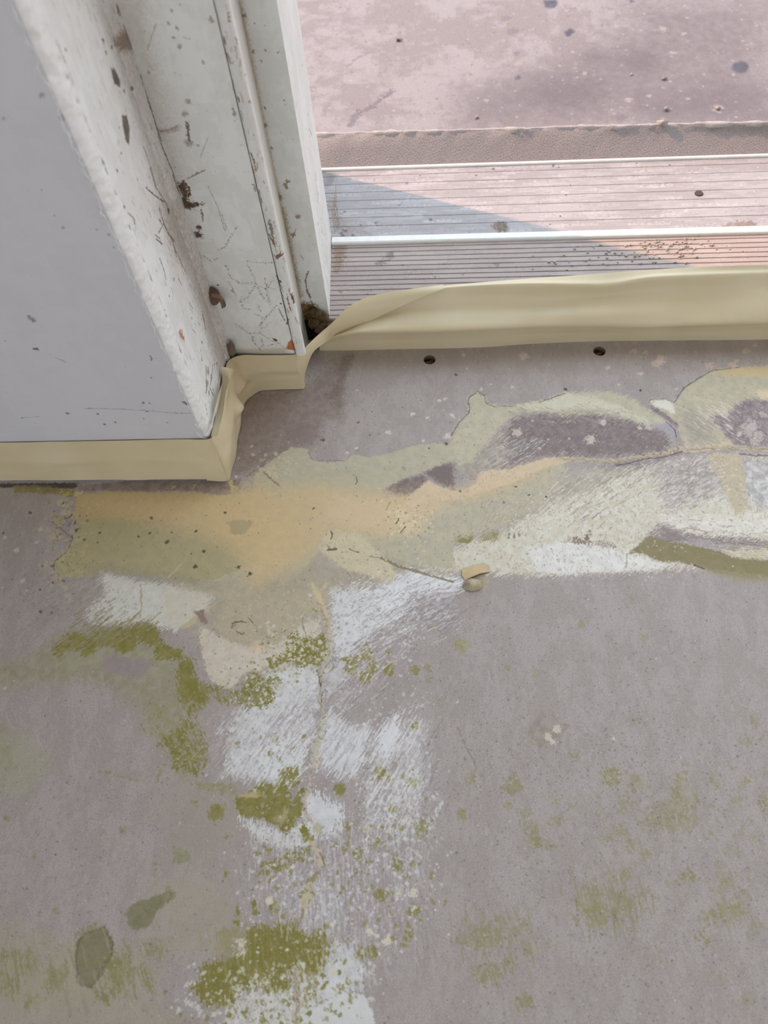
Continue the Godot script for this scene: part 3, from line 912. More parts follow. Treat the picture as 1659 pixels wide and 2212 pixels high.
# ------------------------------------------------------------------ masking tape
func build_tape() -> void:
	var tp := thing("masking_tape", "pale yellow masking tape stuck round the wall base, frame foot and sill edge", "tape", Vector3(0.0, 0, 0))
	var mat := noisy(c8(211, 200, 168), c8(203, 190, 153), 0.012, 0.42, 256, 5.0, 0.012, 44)
	mat.backlight_enabled = true
	mat.backlight = Color(0.30, 0.26, 0.17)
	var wn := FastNoiseLite.new()
	wn.seed = 61; wn.frequency = 1.0; wn.fractal_octaves = 3
	# along the wall
	var ctrl := []
	for i in 33:
		var x := -420.0 + 421.0 * i / 32.0
		var row := []
		var ytop := 48.2 - 2.2 * clampf(-x / 140.0, 0.0, 1.6)
		for j in 9:
			var v := j / 8.0
			var bulge := 0.9 + 1.1 * exp(-pow((v - 0.5) / 0.12, 2.0)) * (0.6 + wn.get_noise_2d(x * 0.02, 1.0)) + 0.8 * pow(1.0 - v, 2.0) + 0.5 * wn.get_noise_2d(x * 0.03, v * 3.0)
			row.append([x, 2.6 + (ytop - 2.6) * v + wn.get_noise_2d(x * 0.05, 7.0) * (0.5 if j == 0 else 0.0), bulge])
		ctrl.append(row)
	var st := new_st()
	grid(st, refine(ctrl, 2, 3), Vector3.BACK, 0.00015)
	commit("wall_strip", [st], [mat], tp)
	# round the reveal, crumpled, into the corner and over the face of the frame
	var plan := [ # bottom x, bottom z, top x, top y, top z, bulge
		[-14.0, 1.6, -12.0, 48.2, 1.2, 0.4], [0.4, 1.9, 0.0, 48.5, 1.0, 0.2], [3.2, -8.0, 1.2, 48.0, -8.0, 2.4], [3.6, -20.0, 1.4, 46.8, -22.0, 4.2], [2.0, -32.0, 1.6, 47.0, -34.0, 2.6], [4.2, -44.0, 1.4, 47.8, -44.0, 4.6], [3.4, -56.0, 2.0, 48.0, -54.0, 2.2], [5.0, -66.0, 1.6, 45.0, -64.0, 3.6], [8.5, -72.5, 4.2, 41.5, -73.0, 3.4], [14.0, -75.5, 9.5, 39.5, -76.6, 1.6], [22.0, -76.6, 19.0, 38.8, -77.2, 0.9], [33.0, -76.9, 31.0, 38.4, -77.3, 0.5], [44.0, -77.0, 43.6, 38.4, -77.3, 0.4], [46.3, -78.0, 45.6, 38.6, -78.0, 0.2], [46.6, -82.0, 45.8, 38.8, -80.5, 0.1]]
	ctrl = []
	for i in plan.size():
		var p: Array = plan[i]
		var row := []
		var nrm := Vector3(1, 0, 0) if i < 8 else (Vector3(0.7, 0, 0.7) if i < 10 else Vector3(0, 0, 1))
		for j in 8:
			var v := j / 7.0
			var q := Vector3(lerpf(p[0], p[2], v), lerpf(0.8, p[3], v), lerpf(p[1], p[4], v))
			q += nrm * p[5] * (sin(v * PI) * 0.55 + 0.75 * exp(-pow((v - 0.55 - 0.12 * sin(i * 2.3)) / 0.13, 2.0)))
			if i >= 10 and v > 0.5: q += nrm * 1.1
			if i >= 10 and absf(v - 0.43) < 0.08: q -= nrm * 0.5
			if i > 1 and i < 10: q += nrm * wn.get_noise_2d(i * 1.4, v * 5.0) * 2.6 + Vector3(0, 0, wn.get_noise_2d(i * 1.3 + 30.0, v * 3.0) * 2.0)
			row.append(q)
		ctrl.append(row)
	var st2 := new_st()
	grid(st2, refine(ctrl, 6, 5), Vector3(0.5, 0.2, 0.6), 0.00015)
	commit("frame_strip", [st2], [mat], tp)
	# a fold standing off the reveal
	var st5 := new_st()
	grid(st5, refine(FOLD_TAPE, 8, 4), Vector3(0.7, 0.3, 0.5), 0.00015)
	commit("fold", [st5], [mat], tp)
	# twisted bridge from the frame to the sill
	ctrl = []
	for r in TWIST_TAPE:
		var a := v3(r[0]); var b := v3(r[1])
		var row := []
		for j in 5:
			var v := j / 4.0
			row.append(a.lerp(b, v) + Vector3(0, 0.5, 1.0) * sin(v * PI) * a.distance_to(b) * 0.07)
		ctrl.append(row)
	var st3 := new_st()
	grid(st3, refine(ctrl, 8, 3), Vector3(0, 0.6, 0.8), 0.00015)
	commit("twisted_strip", [st3], [mat], tp)
	# along the sill
	ctrl = []
	for i in SILL_TAPE.size():
		var row := []
		var s: Array = SILL_TAPE[i]
		var den := []
		for k in s.size() - 1:
			den.append(v3(s[k])); den.append(v3(s[k]).lerp(v3(s[k + 1]), 0.5))
		den.append(v3(s[s.size() - 1]))
		for j in den.size():
			var q: Vector3 = den[j]
			q += Vector3(0, 0.7, 0.7) * wn.get_noise_2d(q.x * 0.012, j * 0.55) * (2.4 if j > 3 and j < 9 else 0.6)
			if j == 5: q += Vector3(0, 0.6, 0.8) * 1.3
			if j == 7: q -= Vector3(0, 0.6, 0.8) * (0.9 + 1.8 * exp(-pow((q.x - 262.0) / 30.0, 2.0)))
			row.append(q)
		ctrl.append(row)
	var st4 := new_st()
	grid(st4, refine(ctrl, 6, 4), Vector3(0, 0.6, 0.8), 0.00015)
	commit("sill_strip", [st4], [mat], tp)

# ------------------------------------------------------------------ small things
func build_small() -> void:
	var brown := noisy(c8(126, 104, 88), c8(92, 74, 62), 0.2, 0.85, 64, 60.0, 0.05, 71)
	# curled cocoon in the joint
	var s1 := new_st()
	blob(s1, Vector3(0, 0, 0), Vector3(0.0042, 0.0062, 0.0040), 0.35, 3, 9, 14)
	var co := thing("insect_cocoon", "brown round cocoon stuck in the joint beside the door frame", "cocoon", Vector3(0.003, 0.0955, -0.0745))
	commit("body", [s1], [brown], co)
	var s1b := new_st()
	var cp := []
	for k in 9: cp.append([Vector3(1.0 + 5.2 * sin(k * 0.32), 2.0 + 3.2 * cos(k * 0.36), 2.6), Vector3(1.0 + 6.8 * sin(k * 0.32), 1.0 + 4.8 * cos(k * 0.36), 4.2), Vector3(1.0 + 7.4 * sin(k * 0.32), 0.0 + 5.0 * cos(k * 0.36), 5.8)])
	grid(s1b, refine(cp, 2, 3), Vector3(0, 0, 1), 0.0002)
	commit("curled_flap", [s1b], [noisy(c8(150, 122, 102), c8(116, 92, 76), 0.2, 0.8, 64, 50.0, 0.0, 72)], co)
	var s2 := new_st()
	blob(s2, Vector3.ZERO, Vector3(0.0028, 0.0085, 0.0028), 0.25, 13, 9, 12)
	var hk := commit("seed_husk", [s2], [noisy(c8(140, 122, 106), c8(106, 90, 78), 0.2, 0.7, 64, 50.0, 0.0, 73)])
	hk.position = Vector3(0.0035, 0.047, -0.0735)
	hk.rotation = Vector3(0.1, 0, -0.15)
	tag(hk, "small grey brown husk wedged above the tape beside the frame", "husk")
	# dirt in the corner behind the twisted tape
	var dm := noisy(c8(120, 94, 56), c8(66, 52, 38), 0.2, 0.95, 128, 50.0, 0.1, 75)
	var ds := new_st()
	for k in 46:
		var r := rng.randf_range(0.0012, 0.0034)
		var u := rng.randf()
		blob(ds, Vector3(rng.randf_range(0.0515, 0.0640), 0.022 + r * 0.5 + 0.014 * rng.randf() * (1.0 - u), -0.1225 + 0.010 * u), Vector3(r, r * 0.8, r), 0.7, 100 + k, 5, 7)
	var dc := commit("dirt_heap", [ds], [dm])
	tag(dc, "brown crumbly dirt heaped in the corner of the door stop", "dirt", "", "stuff")
	# crumbs on the lower board
	var cs := new_st()
	for k in 90:
		var r := rng.randf_range(0.0003, 0.0011)
		blob(cs, Vector3(0.318 + rng.randfn() * 0.016, 0.0255 + r * 0.5, -0.186 + rng.randfn() * 0.006), Vector3(r * 1.3, r * 0.8, r), 0.7, 300 + k, 4, 6)
	for k in 40:
		var r := rng.randf_range(0.0004, 0.0010)
		blob(cs, Vector3(0.262 + rng.randfn() * 0.03, 0.0255 + r * 0.5, -0.176 + rng.randfn() * 0.009), Vector3(r * 1.3, r * 0.8, r), 0.7, 400 + k, 4, 6)
	var cr := commit("mortar_crumbs", [cs], [plain(c8(172, 166, 160), 0.95)])
	tag(cr, "grey mortar crumbs scattered on the finely ribbed lower sill board", "crumbs", "", "stuff")
	# lifted flake of filler on the floor
	var fk := thing("filler_flake", "lifted cream flake beside a round pale scab on the concrete", "flake", Vector3(0.1675, 0, 0.0735))
	var f1 := new_st()
	var fc := []
	for i in 6:
		var row := []
		for j in 5:
			var x := -9.0 + 3.4 * i; var z := -5.0 - 1.2 * sin(i * 0.6) + 1.9 * j * (1.0 - 0.05 * i * i * 0.3)
			row.append(Vector3(x + z * 0.25 + 0.6 * sin(j * 2.1), 0.5 + 1.5 * sin(i / 5.0 * PI) * (j / 4.0) + 0.2 * sin(i * 3.0), z - 0.6 * x * 0.3 - 2.0))
		fc.append(row)
	grid(f1, refine(fc, 3, 3), Vector3.UP, 0.0006)
	commit("flake", [f1], [noisy(c8(204, 184, 144), c8(190, 168, 126), 0.1, 0.8, 64, 30.0, 0.0, 81)], fk)
	var f2 := new_st()
	blob(f2, Vector3(-0.003, 0.0006, 0.0055), Vector3(0.0062, 0.0019, 0.0042), 0.3, 6, 8, 14)
	commit("scab", [f2], [noisy(c8(186, 176, 148), c8(172, 160, 132), 0.1, 0.85, 64, 30.0, 0.0, 82)], fk)
	var pc := new_st()
	blob(pc, Vector3.ZERO, Vector3(0.0021, 0.0008, 0.0022), 0.6, 9, 5, 6)
	var ch := commit("paint_chip", [pc], [plain(c8(206, 198, 176), 0.8)])
	ch.position = Vector3(0.0439, 0.0007, 0.2790)
	tag(ch, "tiny cream paint chip lying on the large olive patch", "chip")
	# grit on the patio
	var spots := [[0.3622, -0.4716, 0.0042, "small tan pebble with a dark underside on the stained patio"], [0.3571, -0.4231, 0.0050, "flat pale pebble on the patio near the mortar crest"], [0.4043, -0.4216, 0.0044, "pinkish pebble lying on a dark patch of the patio"], [0.3325, -0.4813, 0.0026, "tiny white stone on the patio beside a tan pebble"], [0.1804, -0.4216, 0.0034, "little orange tinted stone on the patio close to the mortar strip"], [0.1017, -0.5585, 0.0036, "small dark round seed on the pale part of the patio"]]
	var pm := [c8(126, 122, 116), c8(148, 148, 148), c8(150, 146, 146), c8(160, 160, 162), c8(146, 138, 132), c8(70, 66, 66)]
	for k in spots.size():
		var ps := new_st()
		var r: float = spots[k][2] * 0.55
		blob(ps, Vector3.ZERO, Vector3(r * 1.1, r * 0.5, r * 0.8), 0.9, 500 + k, 6, 9)
		var po := commit("pebble", [ps], [plain(pm[k], 0.9)])
		po.position = Vector3(spots[k][0], -0.02 + r * 0.5, spots[k][1])
		po.rotation.y = k * 1.1
		tag(po, spots[k][3], "pebble", "grit on the patio")
	# dry stalks beside the stop
	var gs := new_st()
	for k in 4:
		var b := Vector3(0.0635 + 0.001 * k, 0.0285, -0.2105 - 0.002 * k)
		tube(gs, [b, b + Vector3(-0.0015, 0.008 + 0.002 * k, -0.005), b + Vector3(-0.002, 0.012 + 0.003 * k, -0.012 - 0.003 * k)], 0.00022)
	var go := commit("dry_stalks", [gs], [plain(c8(150, 128, 104), 0.9)])
	tag(go, "thin dry grass stalks caught between door stop and sill", "grass", "", "stuff")

# ------------------------------------------------------------------ traced coatings, tones and painted gap shade, plan millimetres: outline, colour, second colour, edge settings
const FLOOR_COATS = [
	[[-2.8,-53.2,0.2,-69.9,43.6,-77.8,79.8,-110.2,75.9,-94.6,75.3,-68.8,75.3,-47.3,62.6,-50.3,60.6,-32.2,45.9,-14.9,20.8,-8.6,3.8,-2.6],[150,135,125],[134,119,110],[5,4,0,0,0.75,0,0.5,13,0.9,0]],
	[[71.8,-109.6,81.4,-110.6,77.8,-95.9,74.1,-84.9,75.6,-74,72.4,-70.9,75.9,-62.3,72.3,-59.2,65.8,-67.8,58.8,-71.1,65.2,-76.4,70.6,-87.2],[119,106,96],[138,123,112],[2,2.5,0,0,0.7,0,0.5,13,0.9,0]],
	[[40.7,-45.1,52.2,-47,57.2,-36.8,50.1,-31.8,38.4,-33.9,36.1,-40],[132,119,112],[132,119,112],[4,3,0,0,0.5,0,0.5,13,0.9,0]],
	[[-159.6,138,-106.7,128.6,-93,113.4,-56.1,107,-21.3,121.7,-6.1,144.7,-3.5,177.2,-21.6,166.9,-47.6,148,-68.6,142.6,-102.1,145.9,-153,158],[162,155,132],[147,140,108],[5,6,0,0,0.75,0,0.5,13,0.9,0]],
	[[-90.7,122.5,-76.9,119.3,-50.1,122,-29.9,121.8,-16.9,130.5,-18,140.6,-35.7,136.5,-59.1,133.9,-75.6,137,-90.7,134.3],[164,161,138],[155,151,121],[2,3,0,0,0.85,0,0.5,13,0.9,0]],
	[[-58.6,137.1,-57.6,128.2,-52.8,123.2,-50.2,126.2,-43.1,128.1,-32.2,128.9,-28.6,132.8,-34,139.7,-41.3,141.7,-47.8,137.9],[149,138,134],[158,145,140],[1.5,2,0,0,0.95,0,0.5,13,0.9,0]],
	[[-148.9,170.6,-109.1,171.7,-100.4,185.9,-94.3,194.5,-140.7,195.4],[160,158,123],[140,138,95],[3,4,0,0,0.5,0,0.5,13,0.9,0]],
	[[-145.9,179.7,-94.7,173.5,-76.2,191.5,-85,209.4,-138.2,203],[162,160,129],[162,160,129],[5,5,0,0,0.5,0,0.5,13,0.9,0]],
	[[-115.5,272.4,-72.9,273.2,-44,280.7,-7.7,281.6,1.7,293.4,-13.5,299.8,-30.8,306.3,-59.3,305.3,-105.4,303],[155,151,110],[164,158,129],[4,6,4,75,0.5,0,0.5,13,0.9,1]],
	[[-6.8,247.4,30.5,248.6,42.7,267.6,32.5,280.3,17,286.9,2.2,283.3,-9.7,271.3],[164,158,129],[169,160,145],[5,6,0,0,0.55,0,0.5,13,0.9,0]],
	[[-63.6,289.5,-7.3,283.6,3.5,303.2,20.8,310.2,27.1,321.5,-97.8,326.2,-104.8,304.9],[164,157,132],[164,157,132],[6,7,0,0,0.5,0,0.5,13,0.9,0]],
	[[-16.3,150.4,4.8,161.1,11.4,187.3,0.7,202.6,-9.8,187.7,-21.6,166.9],[149,145,106],[164,155,138],[4,6,3,70,0.7,0,0.5,13,0.9,0]],
	[[-15,202.9,34.1,199.4,45.9,211.3,37.4,225.7,19.4,240,3.7,235.8,-8.9,222.2],[160,151,134],[160,151,134],[6,6,0,0,0.5,0,0.5,13,0.9,0]],
	[[166.5,-0.8,172.9,-8.3,181.9,-26.2,195.6,-47.2,208.9,-53.1,219.7,-53.7,251.9,-53.9,272.4,-47.6,287.3,-40.8,297.9,-35.4,295.7,-19.3,268.9,-17.7,248.2,-16.6,227.6,-18.7,211.9,-16.9,198,-10.6,187.4,-5.1,172.8,-3.3],[123,111,108],[138,125,121],[1.5,2.5,3,-40,1,0,0.5,13,0.9,0]],
	[[42.4,-4,62.6,-6,83.9,-8.4,94.4,-11.3,93.5,-7.4,80,-1.8,67.2,-1.9,52.2,-2.7],[114,103,97],[134,121,114],[1.5,2,0,0,1,0,0.5,13,0.9,0]],
	[[108.9,7.7,119.2,0.9,133.8,-2.8,136,4.7,126.7,13.2,115.3,13.8],[121,108,101],[138,125,116],[2,2,0,0,1,0,0.5,13,0.9,0]],
	[[133.8,-5.3,143.3,-10.3,153.7,-12.7,153.5,8.5,147.4,6,139.1,-0.2],[123,110,103],[123,110,103],[2,2,0,0,1,0,0.5,13,0.9,0]],
	[[327.7,-49.8,340.8,-51.3,347.5,-60,358.6,-64.3,409.4,-59.1,400.8,-22.9,347.6,-24.2,341,-24.6,336.3,-30.9,332.8,-40],[129,116,114],[153,140,138],[1.5,2.5,3,88,1,0,0.5,13,0.9,0]],
	[[249.3,-8.8,262.3,-12.3,280.9,-13.7,292.2,-17.2,307,-20.7,308.2,-18.1,297.8,-15.1,290.7,-6,279.2,-0.5,263.1,9.4,260,8.4,267.4,0.9,253.9,3.4],[151,140,140],[132,121,119],[1,1.5,2.5,-38,1,0,0.5,13,0.9,0]],
	[[274.5,41.4,282.8,33,290.1,37.7,301.4,41.4,331.8,46.4,384.5,45.1,383.4,49.6,327.4,49.6,304.8,45.1,292.4,48.7,277.8,46.9],[134,123,116],[153,142,136],[1,2,2,0,1,0,0.5,13,0.9,0]],
	[[-105.8,5.4,-67.9,0.3,-39.4,-0.2,-22.3,-0.7,2.1,0.7,8.9,-0.5,10.2,9.4,3.8,13.4,-7.3,12.2,-22.7,9.3,-56,9.5,-80.4,9,-100.9,8.9],[127,113,107],[149,136,125],[0.8,1.2,0,0,1,0,0.5,13,0.9,0]],  # dark concrete and rubble at the wall foot, gap shade painted in
	[[-204.1,2.5,-104.4,2.4,-105.4,7.1,-203.5,4.3],[77,69,60],[95,86,73],[0.7,0.7,0,0,1,0,0.5,13,0.9,0]],  # shade of the gap under the wall tape, painted as a dark strip
	[[-150.5,4.5,-134,4,-115.7,7.1,-105.1,8.3,-105.8,14.1,-112.5,11.8,-131.3,10.5,-149,9.9],[127,119,73],[147,136,92],[1,1.5,0,0,0.9,0,0.5,13,0.9,0]],
	[[54.6,-112.1,161.6,-114.3,423,-115.7,416.4,-88.3,324.6,-87.4,292.2,-85.5,161.2,-91.3,74.8,-94.6],[162,148,133],[155,141,127],[1.6,1.2,0,0,0.2,0,0.5,13,0.9,0]],  # faint brownish band on the floor along the sill tape
	[[-27,71.9,69.2,41.5,147.1,55,176.8,41.5,161.4,71.2,124.1,79.3,90.7,102.7,78.1,126.5,49.5,146.7,12.1,135.9,-15.7,103.6],[182,172,153],[171,161,142],[5,4,0,0,0.9,0,0.5,13,0.9,0]],
	[[117.1,27.7,159.5,16.5,205.7,-1.4,251.9,-8.4,282.1,-8.2,234.3,19.2,188.8,36.5,153,50,117.7,55],[186,178,158],[173,164,147],[3,3,2,-38,0.9,0,0.5,13,0.9,0]],
	[[148.9,-20,166.7,-13.4,182.1,-31.4,191.1,-41.9,187.7,-13.3,170.6,-0.8,157.2,-5.9],[177,169,151],[160,149,136],[2.5,3,2.5,-38,0.85,0,0.5,13,0.9,0]],
	[[135.4,56.6,156,51.6,176.7,43.2,194.8,33,219.3,20.9,238,11.1,259.9,1.5,282.2,-9.3,304.1,-15.4,331.3,-16.3,399.5,-17.6,383.6,48.8,320.5,44.9,298.4,41.6,288.2,33.2,277,41.6,269.6,54.8,273.2,59.6,305.7,66.3,272,68.3,229.7,70.3,201.3,72.3,184.3,71.7,170.1,69.9,147.1,68,129.6,63.2],[214,210,192],[203,197,173],[0.8,2,3,-38,0.97,0.3,0.5,13,0.9,0]],
	[[282.4,-11.1,307.3,-16.5,331.3,-16.3,399,-15.7,391,18.1,326.5,10.8,301.5,21.2,289.4,24.6,286.5,3.5],[184,175,164],[153,142,136],[3,4,4,-30,0.75,0,0.5,13,0.9,0]],
	[[198.6,52.2,222.4,47.7,241.6,50,262.1,56.6,280.2,63,283.5,66.3,268.2,68.5,239.7,69.6,220.5,71.8,203.5,68.7],[227,225,218],[214,212,203],[1.5,2,0,0,0.9,0,0.5,13,0.9,0]],
	[[284.9,29.3,307.1,30.2,331.4,27.5,388.2,29.5,385.1,42.4,328.5,43.3,305.3,41.4,294.1,37.7,285.9,34],[210,205,188],[223,218,203],[1.5,2,2.5,-5,1,0,0.5,13,0.9,0]],
	[[309.5,54.1,383.2,50.5,380.9,60.2,337.5,61.2,325.4,60.3,315.2,56.8],[208,201,175],[192,182,147],[2,2.5,3,5,1,0,0.5,13,0.9,0]],
	[[343.2,-9.6,398.7,-14.3,390.2,21,340.8,23.7,341,10.2],[208,208,199],[175,169,164],[2,3,3,-80,1,0,0.5,13,0.9,0]],
	[[148.9,-21.3,153.3,-38.3,164.4,-54.4,164.2,-69.7,170.3,-73.2,176.3,-69.5,177.7,-62.2,189.7,-60.7,203.9,-61,220.5,-66.1,232.9,-71.7,251.5,-72.6,262.4,-72.7,279.8,-65.2,288.2,-55.5,299.4,-45.9,299,-42.6,286.4,-41.8,272.5,-48.2,251.7,-52.6,230.2,-51.5,212.2,-54.5,196.9,-52.6,186.8,-41.9,175.5,-26.2,166.7,-13.4,157.2,-10.3],[192,188,160],[182,176,151],[0.7,1.6,2,-30,1,0.35,0.5,13,0.9,0]],
	[[198.4,-60.1,220.5,-65.4,232.9,-70.8,251,-67,268.5,-59.8,287,-46.1,286.6,-43.4,270.8,-51.6,247,-58.8,228.4,-55.6,211.2,-56.5],[203,199,173],[210,205,184],[1,2,2,25,0.9,0,0.5,13,0.9,0]],
	[[306.8,-62.1,315.1,-73.7,328.1,-83.9,337,-89.6,356.9,-92.3,417.7,-93.9,409.4,-59.1,358.6,-64.3,347.5,-60,340.7,-50.7,327.6,-49.3,333.2,-40,341,-24.6,333.2,-27.8,324.3,-24.7,308,-22.3,306.1,-37.1,305.9,-44.6,298.7,-51.3,288.7,-60.9,291.9,-64.8,301.5,-64.6],[192,184,155],[179,173,149],[0.7,1.5,1.6,45,1,0.35,0.5,13,0.9,0]],
	[[337,-89.4,356.9,-91.9,417.6,-93.5,414.4,-79.9,360.7,-84.3,347.6,-84.5],[210,182,129],[203,182,136],[3,2,0,0,0.8,0,0.5,13,0.9,0]],
	[[363.5,-71.6,412.7,-73.1,409.6,-59.7,365.4,-63.7],[218,197,164],[218,197,164],[2,2,0,0,1,0,0.5,13,0.9,0]],
	[[290.8,-63.1,301.4,-64.1,306,-60.1,305.6,-51.2,300.2,-55.7,293.6,-58],[216,214,197],[216,214,197],[1,1.5,0,0,1,0,0.5,13,0.9,0]],
	[[289.5,-60.3,299.6,-51.8,306.9,-42.5,306,-39.8,298.9,-46.9,289.8,-55.8],[129,114,110],[149,136,134],[0.8,1.2,0,0,1,0,0.5,13,0.9,0]],
	[[289.6,-41.6,300.3,-44.2,304.1,-38.2,303.1,-31.2,297.4,-36.1],[166,160,166],[166,160,166],[1,1,0,0,0.9,0,0.5,13,0.9,0]],
	[[309.9,-51.1,317.8,-57.7,331.3,-41.1,326.3,-26.3,314.5,-26.4,309.3,-36],[173,166,147],[164,155,142],[3,3,2,45,0.8,0,0.5,13,0.9,0]],
	[[320.5,-17,327.5,-19,343,-17.8,343,-4.6,340.1,15.1,342.4,23.7,331.2,28.4,328.4,13.1,325.2,-0.7],[188,175,145],[195,182,151],[1,1.2,0,0,0.95,0,0.5,13,0.9,0]],
	[[175.1,-10.8,188.2,-26.1,201.2,-31.2,189.8,-13.2,181.1,-4.5,168.5,-0.8],[186,179,164],[153,142,134],[2,3,3,-40,0.7,0,0.5,13,0.9,0]],
	[[-72.7,69.9,-48.3,75.9,-25.4,78.8,-5,80.1,5.5,83.2,-1.6,96.1,-18,110.7,-30.4,107.2,-40.9,104.2,-52.1,107.4,-70.6,105,-79.3,101.9,-74.2,93.4,-69.3,85.8,-73.2,79.3],[212,211,199],[203,201,188],[0.8,1.8,3,-42,1,0.3,0.5,13,0.9,0]],
	[[-31.5,79.1,-5,80.1,0,93.9,-16.4,108.6,-25.3,102.5,-30.5,89.9],[201,195,173],[210,203,184],[2,2.5,0,0,0.8,0,0.5,13,0.9,0]],
	[[-108.9,72.8,-95.6,76.1,-72.2,79.3,-68.7,85.8,-79,94.5,-90.6,96.7,-98.8,88.1],[164,155,142],[184,177,162],[3,4,5,-42,0.55,0,0.5,13,0.9,0]],
	[[-2.3,116.1,-2.3,107,15.5,115.9,29.5,119.8,41,120.7,51.8,113.6,57.8,105.4,70,102.3,72.3,120.4,62.7,129.3,51.4,129.4,38.7,133.4,27.8,137.4,20.7,147.5,9.8,142.9,5,135.8,1.1,124.1],[210,201,182],[201,190,169],[1,1.8,0,0,1,0.35,0.5,13,0.9,0]],
	[[75.8,81.2,97.9,82.2,115.3,78.9,132.7,75.6,132.8,86.2,123.4,95.2,108.5,106.5,94.8,117.7,88.7,125.6,81.7,126.6,78,113.3,77.9,98.1],[218,218,212],[203,203,201],[1,2,3.5,-40,1,0.3,0.5,13,0.9,0]],
	[[115.8,71.8,135.4,70.7,152.8,72.8,152.8,77.1,135.5,89.8,116.6,101.3,104.1,98.3,106.4,81.5],[224,224,220],[208,208,205],[1.5,2.5,3,-35,1,0,0.5,13,0.9,0]],
	[[123.9,67.3,141.5,73.2,162.8,74.2,160.8,79,141.5,90.7,124.4,94.4],[224,225,222],[210,210,208],[1.2,2,3,-25,1,0,0.5,13,0.9,0]],
	[[127.8,88.8,137.4,83.5,152.6,88.7,152.5,102,132.8,104.2,121.4,102.3],[145,134,129],[192,190,188],[3,4,4,-30,0.8,0,0.5,13,0.9,0]],
	[[43.8,137.2,59.1,130.8,68.3,129.7,73.8,140.7,74.2,157.4,72.4,174.4,68.1,187.5,65.2,198.5,56.9,203.2,46,198.9,31.7,196.7,24.3,193.9,23.4,184,25.9,172.6,17,170.9,27,159.9,37.5,155.6,44.8,146.7],[216,217,212],[201,201,197],[0.8,2.2,3.2,-58,1,0.3,0.5,13,0.9,0]],
	[[47.8,165.9,61.4,156.7,70.1,151.9,72.7,161,66.9,178.9,57.7,175.5,45.1,174.9],[164,155,151],[199,197,192],[2,3,4.5,-58,0.8,0,0.5,13,0.9,0]],
	[[81.9,158.2,89.1,165.3,104,168.1,101.7,184.3,96.6,196.2,87.5,195.5,78.4,190.3,76.3,185.6,76.6,171.7],[216,217,215],[203,203,201],[0.8,1.8,3,-60,1,0.3,0.5,13,0.9,0]],
	[[107.4,173.8,113.2,164.9,119.4,161.2,122.3,173.5,115.6,184.4,109.4,181.6],[214,215,214],[214,215,214],[1,1.8,3,-60,1,0,0.5,13,0.9,0]],
	[[119.4,196.5,126.8,177.8,133.6,166.3,133.9,197.1,125.5,203],[203,202,199],[175,166,162],[1.5,2.5,5,-62,0.85,0,0.5,13,0.9,0]],
	[[125.7,165.6,136.3,167.1,137.2,177.6,131.4,194.6,126.4,203],[197,195,191],[173,164,160],[2,3,5,-65,0.8,0,0.5,13,0.9,0]],
	[[79.5,129.1,90.7,129,89.3,136.7,83.4,146.2,79,148.1,75.4,136.8],[208,208,205],[182,175,171],[1,2.5,3,-58,0.9,0,0.5,13,0.9,0]],
	[[69.9,205,77.5,203.2,82,206.3,90.8,210.6,92.8,222.5,83.4,226.2,74.9,224.9,69.5,215.9],[216,217,214],[205,205,202],[0.8,3.6,2.5,82,1,0.3,0.5,13,0.9,0]],
	[[35.1,217.5,44.6,218.5,54.6,223.8,61.5,225.6,66.1,220.4,73.6,218.6,77.6,226.8,72.9,230.7,58.9,232.6,45.7,227.5],[212,213,205],[212,213,205],[0.7,2.8,2.5,85,0.95,0.3,0.5,13,0.9,0]],
	[[45.1,229.9,66.8,227.8,91.8,226.4,112.3,218.9,138.1,218.3,135.9,250,120.2,261.2,106.4,271.5,78.6,270.2,65.5,266.4,51,252.4],[201,199,197],[184,177,175],[1.2,3,5,84,0.5,0,0.5,13,0.9,6]],
	[[103.1,200.6,124.3,191,138,187.4,133,208.1,126.6,221.7,112.3,218.9],[197,195,192],[179,173,171],[1.2,3,6,-68,0.7,0,0.5,13,0.9,5]],
	[[68.8,250.4,85,248.5,93.6,255.6,91.2,268.5,75.2,267.5],[205,205,205],[186,182,179],[1.5,3,4,80,0.75,0,0.5,13,0.9,2]],
	[[85.3,285.8,90.9,275.4,101.2,278.5,107.9,287.7,104.3,293.8,96.2,298.6,84.9,300.9,78.6,298.6],[212,214,213],[195,192,188],[0.8,2.8,3,78,1,0.3,0.5,13,0.9,0]],
	[[64.7,320.1,74,307.1,85.8,302.2,96.8,296.6,107.6,297.6,111.6,304.5,115.1,318.3],[214,214,208],[208,208,203],[0.7,1,0,0,1,0.3,0.5,13,0.9,0]],
	[[33.2,321.3,41,306.3,47.3,300.9,51.6,298.2,62.4,298.5,68.4,296.3,79.2,295.9,85.6,299.6,73.9,306.4,64.7,320.1],[210,208,197],[192,186,175],[0.8,3.2,2.5,60,1,0,0.5,13,0.9,1]],
	[[-92.4,124.1,-91,119.5,-85.6,113.4,-79.1,111.2,-72.2,115.3,-65.5,110.1,-57.8,109,-46,108.4,-40.7,105.2,-34.7,105.2,-29,109.8,-25.5,117.9,-18.1,121.8,-11.8,121.8,-10.7,128.2,-17.8,128.8,-26.5,128.9,-29.4,120.9,-40.2,118,-42.1,123.1,-47.5,125.1,-52.1,124.2,-54.4,120.2,-63.2,120.3,-67,125.3,-71.2,128.4,-76.3,123.4,-84,124,-86.8,130.5],[127,121,56],[140,134,75],[0.6,2.2,1.6,-42,1,0,0.5,13,0.9,0.25]],
	[[-12.2,127.7,-4.1,127.6,-1.2,140.2,7.2,145.3,12.2,151.4,7.5,157,1.3,164.9,-5.2,159.1,-9.5,149.8,-12,140.4],[127,121,56],[140,134,75],[0.7,2,1.5,60,1,0,0.5,13,0.9,0]],
